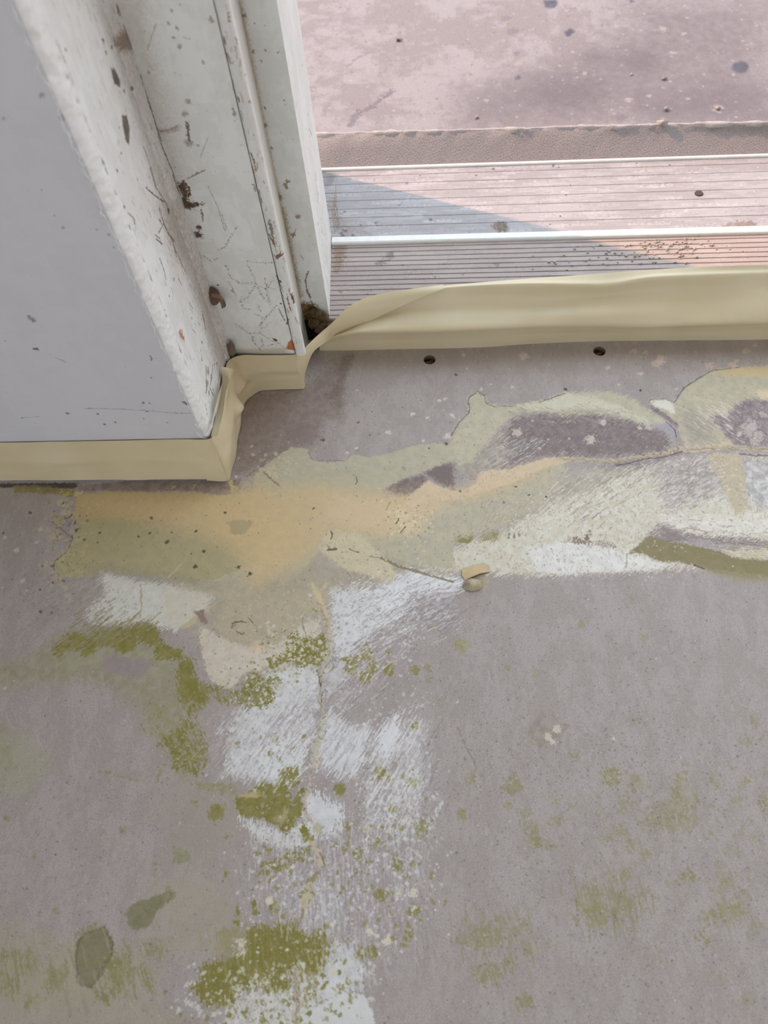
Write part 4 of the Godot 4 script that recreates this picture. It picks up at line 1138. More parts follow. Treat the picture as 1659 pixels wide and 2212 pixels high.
	[[-15.5,179.1,-6.7,171.8,-3.3,164.5,3.9,169.8,11,180.4,8.3,192.4,-5.9,192.7,-6.8,182.4],[127,121,56],[140,134,75],[0.6,4,1.2,62,1,0,0.5,13,0.9,1.8]],
	[[-25.3,155.7,-16.9,161.1,-13.7,173.7,-21.6,175.6,-28.1,170.4],[140,134,75],[162,153,127],[1.5,4,2,62,0.7,0,0.5,13,0.9,2]],
	[[6.5,143.9,16.6,149.5,29.8,151.1,38.8,149.1,39.6,156.5,24.9,155.8,13.6,154.2],[127,121,56],[140,134,75],[0.6,2.5,0,0,1,0,0.5,13,0.9,0.8]],
	[[-12.6,176.8,-3.1,167.7,2.7,164,9.1,175.5,13.7,188.5,8.7,196.3,-0.9,192.2,-7.9,182.9],[127,121,56],[140,134,75],[0.6,4,1.2,60,1,0,0.5,13,0.9,1.8]],
	[[51.1,116.6,56.2,109.5,63.4,115.5,67,112.4,75,111.9,76.8,123.3,76.5,132,73.5,135.9,68.3,129.7,61.2,134.1,56,128.4,49.6,130.4,43.5,134.4,40.4,127.6,51.8,123.5],[127,121,56],[140,134,75],[0.4,2.2,0,0,1,0,0.7,13,0.9,0.8]],
	[[28.2,147.9,30.7,137.4,35.2,136.4,40.6,142,47.5,137.2,52.2,141.9,46.6,146.7,47.4,154.1,41.4,157.9,36.4,154.3,29.7,152.5],[127,121,56],[140,134,75],[0.4,2.4,0,0,1,0,0.5,13,0.9,0.9]],
	[[11.1,145.3,21.6,147,29.3,148.8,30,154.4,20.9,155.4,13.9,151.8],[127,121,56],[153,142,114],[0.7,2.5,2,-40,1,0,0.5,13,0.9,1]],
	[[81.8,127.6,90.5,125.6,97.1,125.5,97.6,118.1,100.9,117.1,105,126.9,95.4,128.9],[127,121,56],[140,134,75],[0.5,1.5,0,0,1,0,0.5,13,0.9,0]],
	[[96,132.8,95,136.1,92.1,137.5,89.1,136.2,87.7,132.9,88.7,129.5,91.6,128,94.6,129.4],[127,121,56],[140,134,75],[0.5,1.6,0,0,0.9,0,0.5,13,0.9,0.3]],
	[[108.5,132.6,107.5,135.6,105,136.8,102.3,135.7,101.1,132.7,102.1,129.7,104.6,128.4,107.3,129.6],[127,121,56],[140,134,75],[0.5,1.6,0,0,0.9,0,0.5,13,0.9,0.3]],
	[[117.7,133.5,116.7,136.4,114.2,137.7,111.5,136.5,110.4,133.5,111.3,130.5,113.9,129.3,116.6,130.5],[127,121,56],[140,134,75],[0.5,1.6,0,0,0.9,0,0.5,13,0.9,0.3]],
	[[132,133.8,131.3,135.6,129.7,136.4,128.1,135.6,127.4,133.8,128,131.9,129.6,131.2,131.3,131.9],[127,121,56],[140,134,75],[0.5,1.6,0,0,0.9,0,0.5,13,0.9,0.3]],
	[[104.1,138.4,103.2,141.3,100.6,142.6,98,141.4,96.8,138.5,97.7,135.5,100.3,134.2,102.9,135.4],[127,121,56],[140,134,75],[0.5,1.6,0,0,0.9,0,0.5,13,0.9,0.3]],
	[[114.9,122.9,114.5,124.2,113.3,124.8,112.1,124.3,111.6,122.9,112,121.5,113.2,120.9,114.4,121.5],[127,121,56],[140,134,75],[0.5,1.6,0,0,0.9,0,0.5,13,0.9,0.3]],
	[[82.5,132.4,82.1,133.5,81.2,133.9,80.3,133.5,79.8,132.5,80.2,131.4,81.1,131,82,131.4],[127,121,56],[140,134,75],[0.5,1.6,0,0,0.9,0,0.5,13,0.9,0.3]],
	[[30.9,178.2,30.6,179.5,29.6,180,28.3,179.5,27.7,178.3,28,177,29.1,176.5,30.3,177],[127,121,56],[140,134,75],[0.5,1.6,0,0,0.9,0,0.5,13,0.9,0.3]],
	[[53,174.7,52.5,176.7,50.8,177.5,48.9,176.7,48,174.8,48.5,172.9,50.2,172.1,52.1,172.8],[127,121,56],[140,134,75],[0.5,1.6,0,0,0.9,0,0.5,13,0.9,0.3]],
	[[64,179.4,63.6,180.5,62.7,180.9,61.6,180.5,61.1,179.4,61.4,178.3,62.4,177.9,63.5,178.3],[127,121,56],[140,134,75],[0.5,1.6,0,0,0.9,0,0.5,13,0.9,0.3]],
	[[58.2,178.6,58,179.4,57.2,179.8,56.5,179.4,56.1,178.6,56.3,177.8,57,177.5,57.8,177.8],[127,121,56],[140,134,75],[0.5,1.6,0,0,0.9,0,0.5,13,0.9,0.3]],
	[[69.2,173.6,68.8,175,67.5,175.5,66.2,175,65.6,173.6,66,172.3,67.2,171.7,68.5,172.2],[127,121,56],[140,134,75],[0.5,1.6,0,0,0.9,0,0.5,13,0.9,0.3]],
	[[65.2,193.5,64.5,195.8,62.4,196.9,60.1,195.9,58.9,193.6,59.6,191.2,61.8,190.2,64.1,191.1],[127,121,56],[140,134,75],[0.5,1.6,0,0,0.9,0,0.5,13,0.9,0.3]],
	[[59.7,196.1,59.1,198.1,57.4,198.9,55.4,198.1,54.5,196.2,55,194.2,56.8,193.4,58.7,194.2],[127,121,56],[140,134,75],[0.5,1.6,0,0,0.9,0,0.5,13,0.9,0.3]],
	[[66.9,198.5,66.3,200.4,64.5,201.3,62.6,200.5,61.7,198.6,62.3,196.6,64,195.8,66,196.5],[127,121,56],[140,134,75],[0.5,1.6,0,0,0.9,0,0.5,13,0.9,0.3]],
	[[92.3,201.7,91.5,204,89.4,205,87.1,204.1,86.1,201.8,86.8,199.5,89,198.5,91.2,199.4],[127,121,56],[140,134,75],[0.5,1.6,0,0,0.9,0,0.5,13,0.9,0.3]],
	[[132.1,166.3,131.4,168.3,129.7,169.1,127.9,168.3,127.2,166.4,127.9,164.5,129.6,163.6,131.4,164.4],[127,121,56],[140,134,75],[0.5,1.6,0,0,0.9,0,0.5,13,0.9,0.3]],
	[[115,192.5,114.1,195.1,111.7,196.2,109.2,195.2,108.1,192.6,109,190,111.4,188.8,113.9,189.9],[127,121,56],[140,134,75],[0.5,1.6,0,0,0.9,0,0.5,13,0.9,0.3]],
	[[131.8,197.1,131,199.4,128.9,200.3,126.8,199.5,125.8,197.2,126.7,195,128.8,194,130.9,194.9],[127,121,56],[140,134,75],[0.5,1.6,0,0,0.9,0,0.5,13,0.9,0.3]],
	[[26.7,214.9,26,217.8,23.4,219,20.5,217.9,18.9,215.1,19.7,212.2,22.3,211,25.2,212.1],[127,121,56],[140,134,75],[0.5,1.6,0,0,0.9,0,0.5,13,0.9,0.3]],
	[[60.9,137,60.6,138.1,59.8,138.5,58.8,138.1,58.3,137,58.6,136,59.5,135.6,60.5,136],[127,121,56],[140,134,75],[0.5,1.6,0,0,0.9,0,0.5,13,0.9,0.3]],
	[[43.6,174,43.3,175,42.5,175.4,41.5,175,41.1,174.1,41.3,173.1,42.2,172.7,43.1,173.1],[127,121,56],[140,134,75],[0.5,1.6,0,0,0.9,0,0.5,13,0.9,0.3]],
	[[55.9,185.6,55.5,186.8,54.4,187.3,53.3,186.8,52.7,185.6,53,184.4,54.1,183.9,55.3,184.4],[127,121,56],[140,134,75],[0.5,1.6,0,0,0.9,0,0.5,13,0.9,0.3]],
	[[50.4,182.7,50,184,48.8,184.6,47.5,184.1,46.9,182.7,47.2,181.4,48.4,180.8,49.8,181.3],[127,121,56],[140,134,75],[0.5,1.6,0,0,0.9,0,0.5,13,0.9,0.3]],
	[[96,220.9,95.5,222.2,94.3,222.8,92.9,222.3,92.3,221,92.8,219.6,94,219,95.4,219.5],[127,121,56],[140,134,75],[0.5,1.6,0,0,0.9,0,0.5,13,0.9,0.3]],
	[[120.6,211.2,119.9,213.1,118.2,213.9,116.4,213.1,115.6,211.3,116.3,209.4,118,208.6,119.8,209.3],[127,121,56],[140,134,75],[0.5,1.6,0,0,0.9,0,0.5,13,0.9,0.3]],
	[[7.5,152.8,6.8,155.7,4.4,157,1.6,155.8,0.1,152.9,0.7,150,3.2,148.8,6,149.9],[127,121,56],[140,134,75],[0.5,1.6,0,0,0.9,0,0.5,13,0.9,0.3]],
	[[31.7,207.9,42,203.1,44.8,197.2,48.5,199.6,53.1,201.6,55,194.1,58.1,190.6,65.1,190.1,66.8,194.7,63.1,196.4,58.9,198.2,60.1,202.3,64.2,208.8,67.5,202.1,72.1,200,70.9,207,69.4,214.3,66.1,220.4,61.5,225.6,56.8,221,52.5,219.9,48.8,217.6,35.9,217.1],[127,121,56],[140,134,75],[0.4,1.9,0,0,1,0,0.5,13,0.9,0.3]],
	[[24.3,287.8,36.4,284,46.3,280.9,45.9,270.5,59.3,269.1,66.3,266.7,72.1,268.7,77.3,273.8,86.4,268.2,88.8,274.1,89.3,281.6,86.1,286.4,83.4,291.2,77,288.4,70.9,290.3,70.4,296.9,62.5,299.4,55.9,295.7,48.3,296.6,44.3,301.7,37.7,304.2,27.4,303.2,22.2,297.2,25.9,293.1],[127,121,56],[134,126,64],[0.8,2.6,1.6,70,1,0,0.5,13,0.9,0.2]],
	[[30.4,272.4,45.8,269.8,47.2,281.6,32.5,284.1],[151,144,101],[160,151,119],[2,2.5,2.5,75,0.85,0,0.5,13,0.9,0]],
	[[73.9,288.8,82.4,288.5,84.4,294.4,82.6,301,76.5,301.2,72.9,295.5],[140,134,75],[164,155,121],[1,3,2,75,1,0,0.5,13,0.9,0.8]],
	[[48.9,241.3,59.4,238,67.3,234,75.6,233,75.1,236.8,67.1,240.1,56.8,244.8,52,246.5],[127,121,56],[140,134,75],[0.7,3.5,0,0,1,0,0.5,13,0.9,1.4]],
	[[71.1,219.1,74.9,224.5,77.8,229.1,71.9,228.5,68.9,223.1],[127,121,56],[140,134,75],[0.5,1.5,0,0,1,0,0.5,13,0.9,0]],
	[[39.6,259.3,42.6,269.9,39.2,268.6],[127,121,56],[140,134,75],[0.6,2,0,0,1,0,0.5,13,0.9,0]],
	[[47.2,258.4,50.5,258.3,51.5,264,48.2,263.4],[127,121,56],[140,134,75],[0.6,1.8,0,0,1,0,0.5,13,0.9,0]],
	[[92,202,91.4,204,89.6,204.8,87.8,204,86.9,202.1,87.5,200.2,89.3,199.4,91.2,200.1],[127,121,56],[140,134,75],[0.5,1.8,0,0,0.88,0,0.5,13,0.9,0.4]],
	[[96.4,221.2,96,222.3,94.9,222.8,93.8,222.4,93.3,221.3,93.7,220.2,94.8,219.7,95.9,220.1],[127,121,56],[140,134,75],[0.5,1.8,0,0,0.88,0,0.5,13,0.9,0.4]],
	[[104.1,234.5,103.3,236.8,101.1,237.8,98.9,236.9,97.8,234.7,98.6,232.4,100.8,231.4,103.1,232.3],[127,121,56],[140,134,75],[0.5,1.8,0,0,0.88,0,0.5,13,0.9,0.4]],
	[[107.8,238.1,107.4,239,106.5,239.4,105.6,239.1,105.2,238.1,105.5,237.2,106.4,236.8,107.4,237.1],[127,121,56],[140,134,75],[0.5,1.8,0,0,0.88,0,0.5,13,0.9,0.4]],
	[[102.1,242.3,101.8,243.2,101,243.5,100.2,243.2,99.8,242.4,100.1,241.6,100.9,241.2,101.7,241.5],[127,121,56],[140,134,75],[0.5,1.8,0,0,0.88,0,0.5,13,0.9,0.4]],
	[[89.2,229.6,88.8,230.5,87.9,231,87,230.6,86.5,229.6,86.8,228.7,87.7,228.2,88.7,228.6],[127,121,56],[140,134,75],[0.5,1.8,0,0,0.88,0,0.5,13,0.9,0.4]],
	[[125.3,238.5,124.4,240.9,122.1,241.9,119.8,241,118.7,238.7,119.6,236.3,121.9,235.3,124.3,236.2],[127,121,56],[140,134,75],[0.5,1.8,0,0,0.88,0,0.5,13,0.9,0.4]],
	[[130.9,238.1,130.5,238.9,129.7,239.2,128.9,238.9,128.6,238.1,128.9,237.3,129.7,236.9,130.5,237.3],[127,121,56],[140,134,75],[0.5,1.8,0,0,0.88,0,0.5,13,0.9,0.4]],
	[[117.6,253.1,116.6,255.7,114.1,256.8,111.4,255.8,110.3,253.3,111.2,250.7,113.8,249.5,116.5,250.5],[127,121,56],[140,134,75],[0.5,1.8,0,0,0.88,0,0.5,13,0.9,0.4]],
	[[122.4,252.6,122.1,253.5,121.2,253.9,120.3,253.5,119.9,252.7,120.2,251.7,121.1,251.3,122,251.7],[127,121,56],[140,134,75],[0.5,1.8,0,0,0.88,0,0.5,13,0.9,0.4]],
	[[133.6,259.8,132.7,262,130.5,263,128.3,262.1,127.3,260,128.2,257.7,130.4,256.7,132.7,257.6],[127,121,56],[140,134,75],[0.5,1.8,0,0,0.88,0,0.5,13,0.9,0.4]],
	[[130.6,270.7,130,272.4,128.3,273.1,126.6,272.5,125.9,270.9,126.6,269.2,128.2,268.5,129.9,269.1],[127,121,56],[140,134,75],[0.5,1.8,0,0,0.88,0,0.5,13,0.9,0.4]],
	[[128.2,274.9,127.6,276.4,126.1,277.1,124.5,276.5,123.8,275.1,124.4,273.5,126,272.9,127.5,273.5],[127,121,56],[140,134,75],[0.5,1.8,0,0,0.88,0,0.5,13,0.9,0.4]],
	[[108,280,107.3,281.9,105.3,282.7,103.3,282,102.4,280.2,103.1,278.2,105.1,277.4,107.1,278.1],[127,121,56],[140,134,75],[0.5,1.8,0,0,0.88,0,0.5,13,0.9,0.4]],
	[[113.7,278.8,112.9,280.9,110.7,281.9,108.5,281.1,107.5,279,108.3,276.8,110.5,275.9,112.7,276.7],[127,121,56],[140,134,75],[0.5,1.8,0,0,0.88,0,0.5,13,0.9,0.4]],
	[[98.6,282.7,98.2,283.6,97.2,284,96.2,283.7,95.8,282.7,96.1,281.8,97.1,281.4,98.1,281.7],[127,121,56],[140,134,75],[0.5,1.8,0,0,0.88,0,0.5,13,0.9,0.4]],
	[[96.2,296,95.8,297.1,94.6,297.6,93.4,297.2,92.8,296.1,93.2,295,94.4,294.5,95.6,294.9],[127,121,56],[140,134,75],[0.5,1.8,0,0,0.88,0,0.5,13,0.9,0.4]],
	[[101.2,292.6,100.8,293.6,99.7,294,98.6,293.7,98.1,292.7,98.5,291.6,99.6,291.2,100.7,291.6],[127,121,56],[140,134,75],[0.5,1.8,0,0,0.88,0,0.5,13,0.9,0.4]],
	[[137.8,219.8,137,222,134.9,223,132.8,222.1,131.9,220,132.7,217.8,134.8,216.8,136.9,217.7],[127,121,56],[140,134,75],[0.5,1.8,0,0,0.88,0,0.5,13,0.9,0.4]],
	[[121,211.9,120.4,213.6,118.9,214.3,117.3,213.6,116.6,212,117.2,210.4,118.8,209.7,120.3,210.3],[127,121,56],[140,134,75],[0.5,1.8,0,0,0.88,0,0.5,13,0.9,0.4]],
	[[106.7,226,106.4,226.9,105.6,227.3,104.7,226.9,104.4,226.1,104.7,225.2,105.5,224.9,106.3,225.2],[127,121,56],[140,134,75],[0.5,1.8,0,0,0.88,0,0.5,13,0.9,0.4]],
	[[113.5,228.2,112.8,230,111.1,230.8,109.3,230.1,108.5,228.3,109.2,226.5,110.9,225.7,112.7,226.4],[127,121,56],[140,134,75],[0.5,1.8,0,0,0.88,0,0.5,13,0.9,0.4]],
	[[130.9,196.3,130.2,198,128.7,198.7,127.1,198,126.4,196.4,127.1,194.7,128.6,193.9,130.2,194.6],[127,121,56],[140,134,75],[0.5,1.8,0,0,0.88,0,0.5,13,0.9,0.4]],
	[[118.7,195.3,118.1,196.8,116.7,197.5,115.2,196.9,114.6,195.4,115.1,193.8,116.6,193.1,118.1,193.7],[127,121,56],[140,134,75],[0.5,1.8,0,0,0.88,0,0.5,13,0.9,0.4]],
	[[111.5,191.7,111,193.1,109.7,193.7,108.3,193.2,107.7,191.7,108.2,190.3,109.5,189.7,110.9,190.2],[127,121,56],[140,134,75],[0.5,1.8,0,0,0.88,0,0.5,13,0.9,0.4]],
	[[66.7,244.6,66.3,245.7,65.2,246.2,64,245.8,63.4,244.7,63.7,243.5,64.9,243,66.1,243.4],[127,121,56],[140,134,75],[0.5,1.8,0,0,0.88,0,0.5,13,0.9,0.4]],
	[[56.6,247.8,56.4,248.6,55.6,249,54.7,248.7,54.3,247.9,54.6,247.1,55.3,246.7,56.2,247],[127,121,56],[140,134,75],[0.5,1.8,0,0,0.88,0,0.5,13,0.9,0.4]],
	[[61,261.6,60.4,263.2,58.8,264,57,263.3,56.1,261.7,56.7,260,58.3,259.3,60.1,259.9],[127,121,56],[140,134,75],[0.5,1.8,0,0,0.88,0,0.5,13,0.9,0.4]],
	[[92,304.4,91.8,304.9,91.3,305.1,90.7,304.9,90.5,304.5,90.7,304,91.2,303.7,91.7,303.9],[127,121,56],[140,134,75],[0.5,1.8,0,0,0.88,0,0.5,13,0.9,0.4]],
	[[104,306.1,103.9,306.5,103.5,306.7,103,306.6,102.8,306.2,103,305.8,103.4,305.6,103.8,305.8],[127,121,56],[140,134,75],[0.5,1.8,0,0,0.88,0,0.5,13,0.9,0.4]],
	[[51.4,306.6,51,307.8,49.7,308.3,48.4,307.9,47.7,306.7,48.1,305.5,49.3,305,50.7,305.4],[127,121,56],[140,134,75],[0.5,1.8,0,0,0.88,0,0.5,13,0.9,0.4]],
	[[68.3,307.9,67.9,309.1,66.7,309.7,65.3,309.2,64.7,308,65.1,306.8,66.3,306.3,67.7,306.8],[127,121,56],[140,134,75],[0.5,1.8,0,0,0.88,0,0.5,13,0.9,0.4]],
	[[60.7,309.5,61.3,319.8,60.2,320.3,59,319.9,57.4,309.6,57.7,308.5,58.9,308,60.1,308.4],[127,121,56],[140,134,75],[0.5,1.8,0,0,0.88,0,0.5,13,0.9,0.4]],
	[[25.7,215.3,24.9,218.1,22.4,219.3,19.6,218.2,18.1,215.5,18.8,212.7,21.3,211.5,24.2,212.6],[127,121,56],[140,134,75],[0.5,1.8,0,0,0.88,0,0.5,13,0.9,0.4]],
	[[11,210.4,10.8,211.3,10,211.6,9.1,211.3,8.6,210.4,8.8,209.5,9.6,209.1,10.5,209.5],[127,121,56],[140,134,75],[0.5,1.8,0,0,0.88,0,0.5,13,0.9,0.4]],
	[[48.3,235.2,48,236.2,47.2,236.6,46.2,236.2,45.7,235.3,45.9,234.3,46.8,233.9,47.8,234.3],[127,121,56],[140,134,75],[0.5,1.8,0,0,0.88,0,0.5,13,0.9,0.4]],
	[[31,227.5,30.8,228.3,30.1,228.6,29.4,228.3,29,227.6,29.2,226.8,29.8,226.5,30.6,226.8],[127,121,56],[140,134,75],[0.5,1.8,0,0,0.88,0,0.5,13,0.9,0.4]],
	[[33.3,245.5,33.1,246.4,32.2,246.8,31.2,246.5,30.7,245.5,30.9,244.6,31.8,244.2,32.8,244.5],[127,121,56],[140,134,75],[0.5,1.8,0,0,0.88,0,0.5,13,0.9,0.4]],
	[[83.8,296.4,83.4,297.4,82.4,297.9,81.3,297.5,80.7,296.5,81.1,295.5,82.2,295,83.3,295.4],[127,121,56],[140,134,75],[0.5,1.8,0,0,0.88,0,0.5,13,0.9,0.4]],
	[[128,244.8,127.7,245.5,127,245.8,126.3,245.5,126,244.8,126.3,244.1,127,243.8,127.7,244.1],[127,121,56],[140,134,75],[0.5,1.8,0,0,0.88,0,0.5,13,0.9,0.4]],
	[[140.4,244,140.2,244.7,139.5,245,138.8,244.8,138.5,244.1,138.8,243.4,139.5,243.1,140.2,243.4],[127,121,56],[140,134,75],[0.5,1.8,0,0,0.88,0,0.5,13,0.9,0.4]],
	[[260.4,56.5,267.8,50.6,275.1,43.3,281,46,293.2,49.2,314.9,54.1,325.5,59.5,379.8,64.6,377.4,74.9,330.5,73.4,312.3,69.6,300.1,64.4,289.7,61.8,278.9,61.8,270.2,56.4],[132,124,82],[140,129,95],[0.7,1.2,0,0,1,0,0.5,13,0.9,0]],
	[[301.6,64.8,323.8,69.1,377.6,74.1,376.1,80,322.7,75.1,308.4,70],[153,145,114],[153,145,114],[2,2,0,0,0.7,0,0.5,13,0.9,0]],
	[[152.9,48.3,156.5,40.4,165.5,40.9,164.3,49.5],[138,132,79],[138,132,79],[0.6,0.8,0,0,1,0,0.5,13,0.9,0]],
	[[169.8,47.8,172.5,40.9,183.4,40.4,181.2,47.2],[145,136,88],[164,155,121],[0.6,1,1.5,-60,1,0,0.5,13,0.9,0]],
	[[187.1,46.4,188.2,40.9,189.4,41.2,188.5,46.6],[123,108,97],[123,108,97],[0.5,0.6,0,0,1,0,0.5,13,0.9,0]],
	[[190.6,45.8,191.7,40.4,192.9,40.6,192,46.1],[123,108,97],[123,108,97],[0.5,0.6,0,0,1,0,0.5,13,0.9,0]],
	[[193.6,45.3,194.7,39.8,195.9,40,195,45.5],[123,108,97],[123,108,97],[0.5,0.6,0,0,1,0,0.5,13,0.9,0]],
	[[222.3,48.3,228.4,45.5,241.7,48.8,253.2,49.9,254.8,52.7,239.6,50.5],[129,114,101],[175,164,149],[0.7,2,1.5,-60,1,0,0.5,13,0.9,0]],
	[[235.1,46.6,241,36.4,238,47.7],[127,114,101],[127,114,101],[0.6,1,0,0,1,0,0.5,13,0.9,0]],
	[[-40.7,278.8,-36.8,274.5,-26.7,271.7,-25.2,275.2,-21.6,278.2,-20.7,283.8,-24.4,293.4,-28,299.2,-35.9,297.8,-40.1,285.8],[101,97,69],[110,106,77],[0.6,0.7,0,0,0.9,0,0.5,13,0.9,0]],
	[[-39.3,279.5,-36.2,275.5,-27.7,272.8,-26.3,275.6,-22.9,278.6,-22.1,283.5,-25.6,292.5,-28.6,297.9,-35.1,296.8,-38.9,286.1],[129,123,92],[138,132,103],[0.8,0.9,0,0,1,0,0.5,13,0.9,0]],
	[[-18,266,-14.9,260.9,-6.3,258.3,3,254.3,7.1,255.1,6.2,258.2,-0.5,262.6,-3.9,271,-11.7,273.1,-15,271],[127,122,88],[138,134,106],[0.6,1,0,0,1,0,0.5,13,0.9,0]],
	[[1.5,233.3,9.8,234.5,12.8,240.3,3.3,241.7],[140,136,103],[153,149,121],[0.8,1.2,0,0,1,0,0.5,13,0.9,0]],
	[[-23.8,285.2,-14,285.6,-10,291.6,-14.1,301.1,-19.1,299.6],[134,128,75],[151,145,106],[1.5,4,3,65,0.9,0,0.5,13,0.9,0.5]],
	[[-7,288.8,-1.8,290.7,4.3,300.4,-1.5,296.7],[140,134,86],[140,134,86],[1.2,3,2,65,0.9,0,0.5,13,0.9,0]],
	[[-27.2,298.9,-19.4,301.9,-18.6,305.8,-24.9,302.1],[136,129,84],[136,129,84],[1.2,2.5,0,0,0.9,0,0.5,13,0.9,0]],
	[[-77.6,285.6,-63.1,284.4,-58.9,291.2,-63.4,295.4,-72.6,291.6],[134,128,75],[149,142,101],[1.2,4,3,65,0.7,0,0.5,13,0.9,1.2]],
	[[-52.9,292.3,-44.2,291.4,-42.9,300.1,-49.3,300.3],[134,128,75],[149,142,101],[1.2,4,3,65,0.7,0,0.5,13,0.9,1.2]],
	[[-107,298.2,-69.8,295.6,-69.8,301.7,-105.2,303.5],[134,128,75],[149,142,101],[1.2,4,3,65,0.7,0,0.5,13,0.9,1.2]],
	[[-59.3,304.6,-54.6,304.5,-53.9,307.1,-58.6,307.2],[134,128,75],[149,142,101],[1.2,4,3,65,0.7,0,0.5,13,0.9,1.2]],
	[[-42,276.8,-36.5,272.3,-31.6,272.2,-37,277.3],[134,128,75],[149,142,101],[1.2,4,3,65,0.7,0,0.5,13,0.9,1.2]],
	[[18.7,214.7,26.4,213.7,24.3,217.4,19.5,217.1],[134,128,75],[149,142,101],[1.2,4,3,65,0.7,0,0.5,13,0.9,1.2]],
	[[-4,279.1,5.7,279.5,3.4,284.4,-2.4,283.2],[134,128,75],[149,142,101],[1.2,4,3,65,0.7,0,0.5,13,0.9,1.2]],
	[[-47,194.4,-33.8,197.1,-20.9,198.6,-22,199.9,-35.4,198],[147,140,99],[147,140,99],[1,1.5,0,0,0.8,0,0.5,13,0.9,0]],
	[[-14.9,199.7,-11.7,190.3,-9.9,190.2,-13,200.5],[147,140,99],[147,140,99],[0.7,1,0,0,0.8,0,0.5,13,0.9,0]],
	[[6.9,200.1,21.9,200.6,34.6,203.3,31.3,205.4,13.5,203.3],[145,138,90],[155,147,114],[1.5,3,0,0,0.8,0,0.5,13,0.9,0]],
	[[-91.5,221.3,-91.8,222.7,-93.1,223.3,-94.8,222.7,-95.8,221.4,-95.5,220,-94.2,219.4,-92.5,219.9],[140,135,97],[153,147,114],[0.8,1.4,0,0,0.85,0,0.5,13,0.9,0]],
	[[-25.5,225.7,-25.9,227.3,-27.4,228,-29.3,227.4,-30.3,225.9,-29.9,224.3,-28.4,223.6,-26.5,224.2],[140,135,97],[153,147,114],[0.8,1.4,0,0,0.85,0,0.5,13,0.9,0]],
	[[-37.2,226.4,-37.5,227.3,-38.4,227.7,-39.4,227.4,-40,226.5,-39.8,225.6,-38.9,225.2,-37.8,225.5],[140,135,97],[153,147,114],[0.8,1.4,0,0,0.85,0,0.5,13,0.9,0]],
	[[-72.5,239.5,-72.7,240.3,-73.4,240.6,-74.4,240.3,-74.9,239.6,-74.8,238.8,-74,238.4,-73.1,238.7],[140,135,97],[153,147,114],[0.8,1.4,0,0,0.85,0,0.5,13,0.9,0]],
	[[-53.2,265.3,-53.5,266.5,-54.7,267.1,-56.3,266.6,-57.2,265.4,-56.9,264.1,-55.6,263.6,-54.1,264.1],[140,135,97],[153,147,114],[0.8,1.4,0,0,0.85,0,0.5,13,0.9,0]],
	[[-62.4,266.3,-62.6,267.1,-63.4,267.5,-64.4,267.1,-65.1,266.3,-64.9,265.5,-64,265.1,-63,265.5],[140,135,97],[153,147,114],[0.8,1.4,0,0,0.85,0,0.5,13,0.9,0]],
	[[-37.4,235.5,-37.5,236.1,-38.2,236.4,-39,236.2,-39.4,235.5,-39.3,234.9,-38.6,234.6,-37.8,234.8],[140,135,97],[153,147,114],[0.8,1.4,0,0,0.85,0,0.5,13,0.9,0]],
	[[-4.4,241.9,-4.7,242.9,-5.7,243.3,-6.8,243,-7.4,242,-7.2,241,-6.2,240.6,-5,241],[140,135,97],[153,147,114],[0.8,1.4,0,0,0.85,0,0.5,13,0.9,0]],
	[[-5.2,246.5,-5.4,247.3,-6.2,247.6,-7,247.3,-7.5,246.6,-7.3,245.8,-6.5,245.5,-5.6,245.8],[140,135,97],[153,147,114],[0.8,1.4,0,0,0.85,0,0.5,13,0.9,0]],
	[[4.2,253,3.8,254.1,2.6,254.6,1.3,254.2,0.5,253.1,0.9,251.9,2.1,251.4,3.4,251.8],[140,135,97],[153,147,114],[0.8,1.4,0,0,0.85,0,0.5,13,0.9,0]],
	[[0.9,307.1,0.7,307.8,-0.1,308.2,-1,307.9,-1.5,307.2,-1.3,306.4,-0.5,306.1,0.4,306.4],[140,135,97],[153,147,114],[0.8,1.4,0,0,0.85,0,0.5,13,0.9,0]],
	[[10.5,210,10.3,210.8,9.5,211.1,8.6,210.8,8.1,210,8.3,209.2,9.1,208.9,10.1,209.2],[140,135,97],[153,147,114],[0.8,1.4,0,0,0.85,0,0.5,13,0.9,0]],
	[[187.9,197.9,186.2,201.2,182.5,202.6,178.9,201.3,177.5,198.1,179.2,194.8,182.9,193.4,186.6,194.6],[138,133,86],[155,149,114],[1,4,1.5,70,0.86,0,0.5,13,0.9,1.2]],
	[[241,192,239.1,195.4,235.1,196.9,231.5,195.6,230.3,192.2,232.2,188.7,236.2,187.2,239.8,188.6],[138,133,86],[155,149,114],[1,4,1.5,70,0.86,0,0.5,13,0.9,1.2]],
	[[252.3,194.6,250.7,197.4,247.5,198.5,244.7,197.5,243.7,194.8,245.3,192.1,248.5,190.9,251.4,191.9],[138,133,86],[155,149,114],[1,4,1.5,70,0.57,0,0.5,13,0.9,1.2]],
	[[277.7,196,275.5,199.7,271.1,201.3,267.3,199.9,266.1,196.2,268.3,192.5,272.7,190.9,276.6,192.3],[138,133,86],[155,149,114],[1,4,1.5,70,0.57,0,0.5,13,0.9,1.2]],
	[[274.7,206.4,272.3,210.3,267.6,212,263.5,210.5,262.2,206.6,264.6,202.6,269.3,200.9,273.5,202.4],[138,133,86],[155,149,114],[1,4,1.5,70,0.63,0,0.5,13,0.9,1.2]],
	[[264.2,210.3,262,213.9,257.7,215.5,253.9,214.1,252.7,210.6,254.8,206.9,259.1,205.3,263,206.7],[138,133,86],[155,149,114],[1,4,1.5,70,0.46,0,0.5,13,0.9,1.2]],
	[[281.5,204.4,279.9,207,276.7,208.2,273.9,207.1,273.1,204.5,274.8,201.9,277.9,200.7,280.7,201.7],[138,133,86],[155,149,114],[1,4,1.5,70,0.57,0,0.5,13,0.9,1.2]],
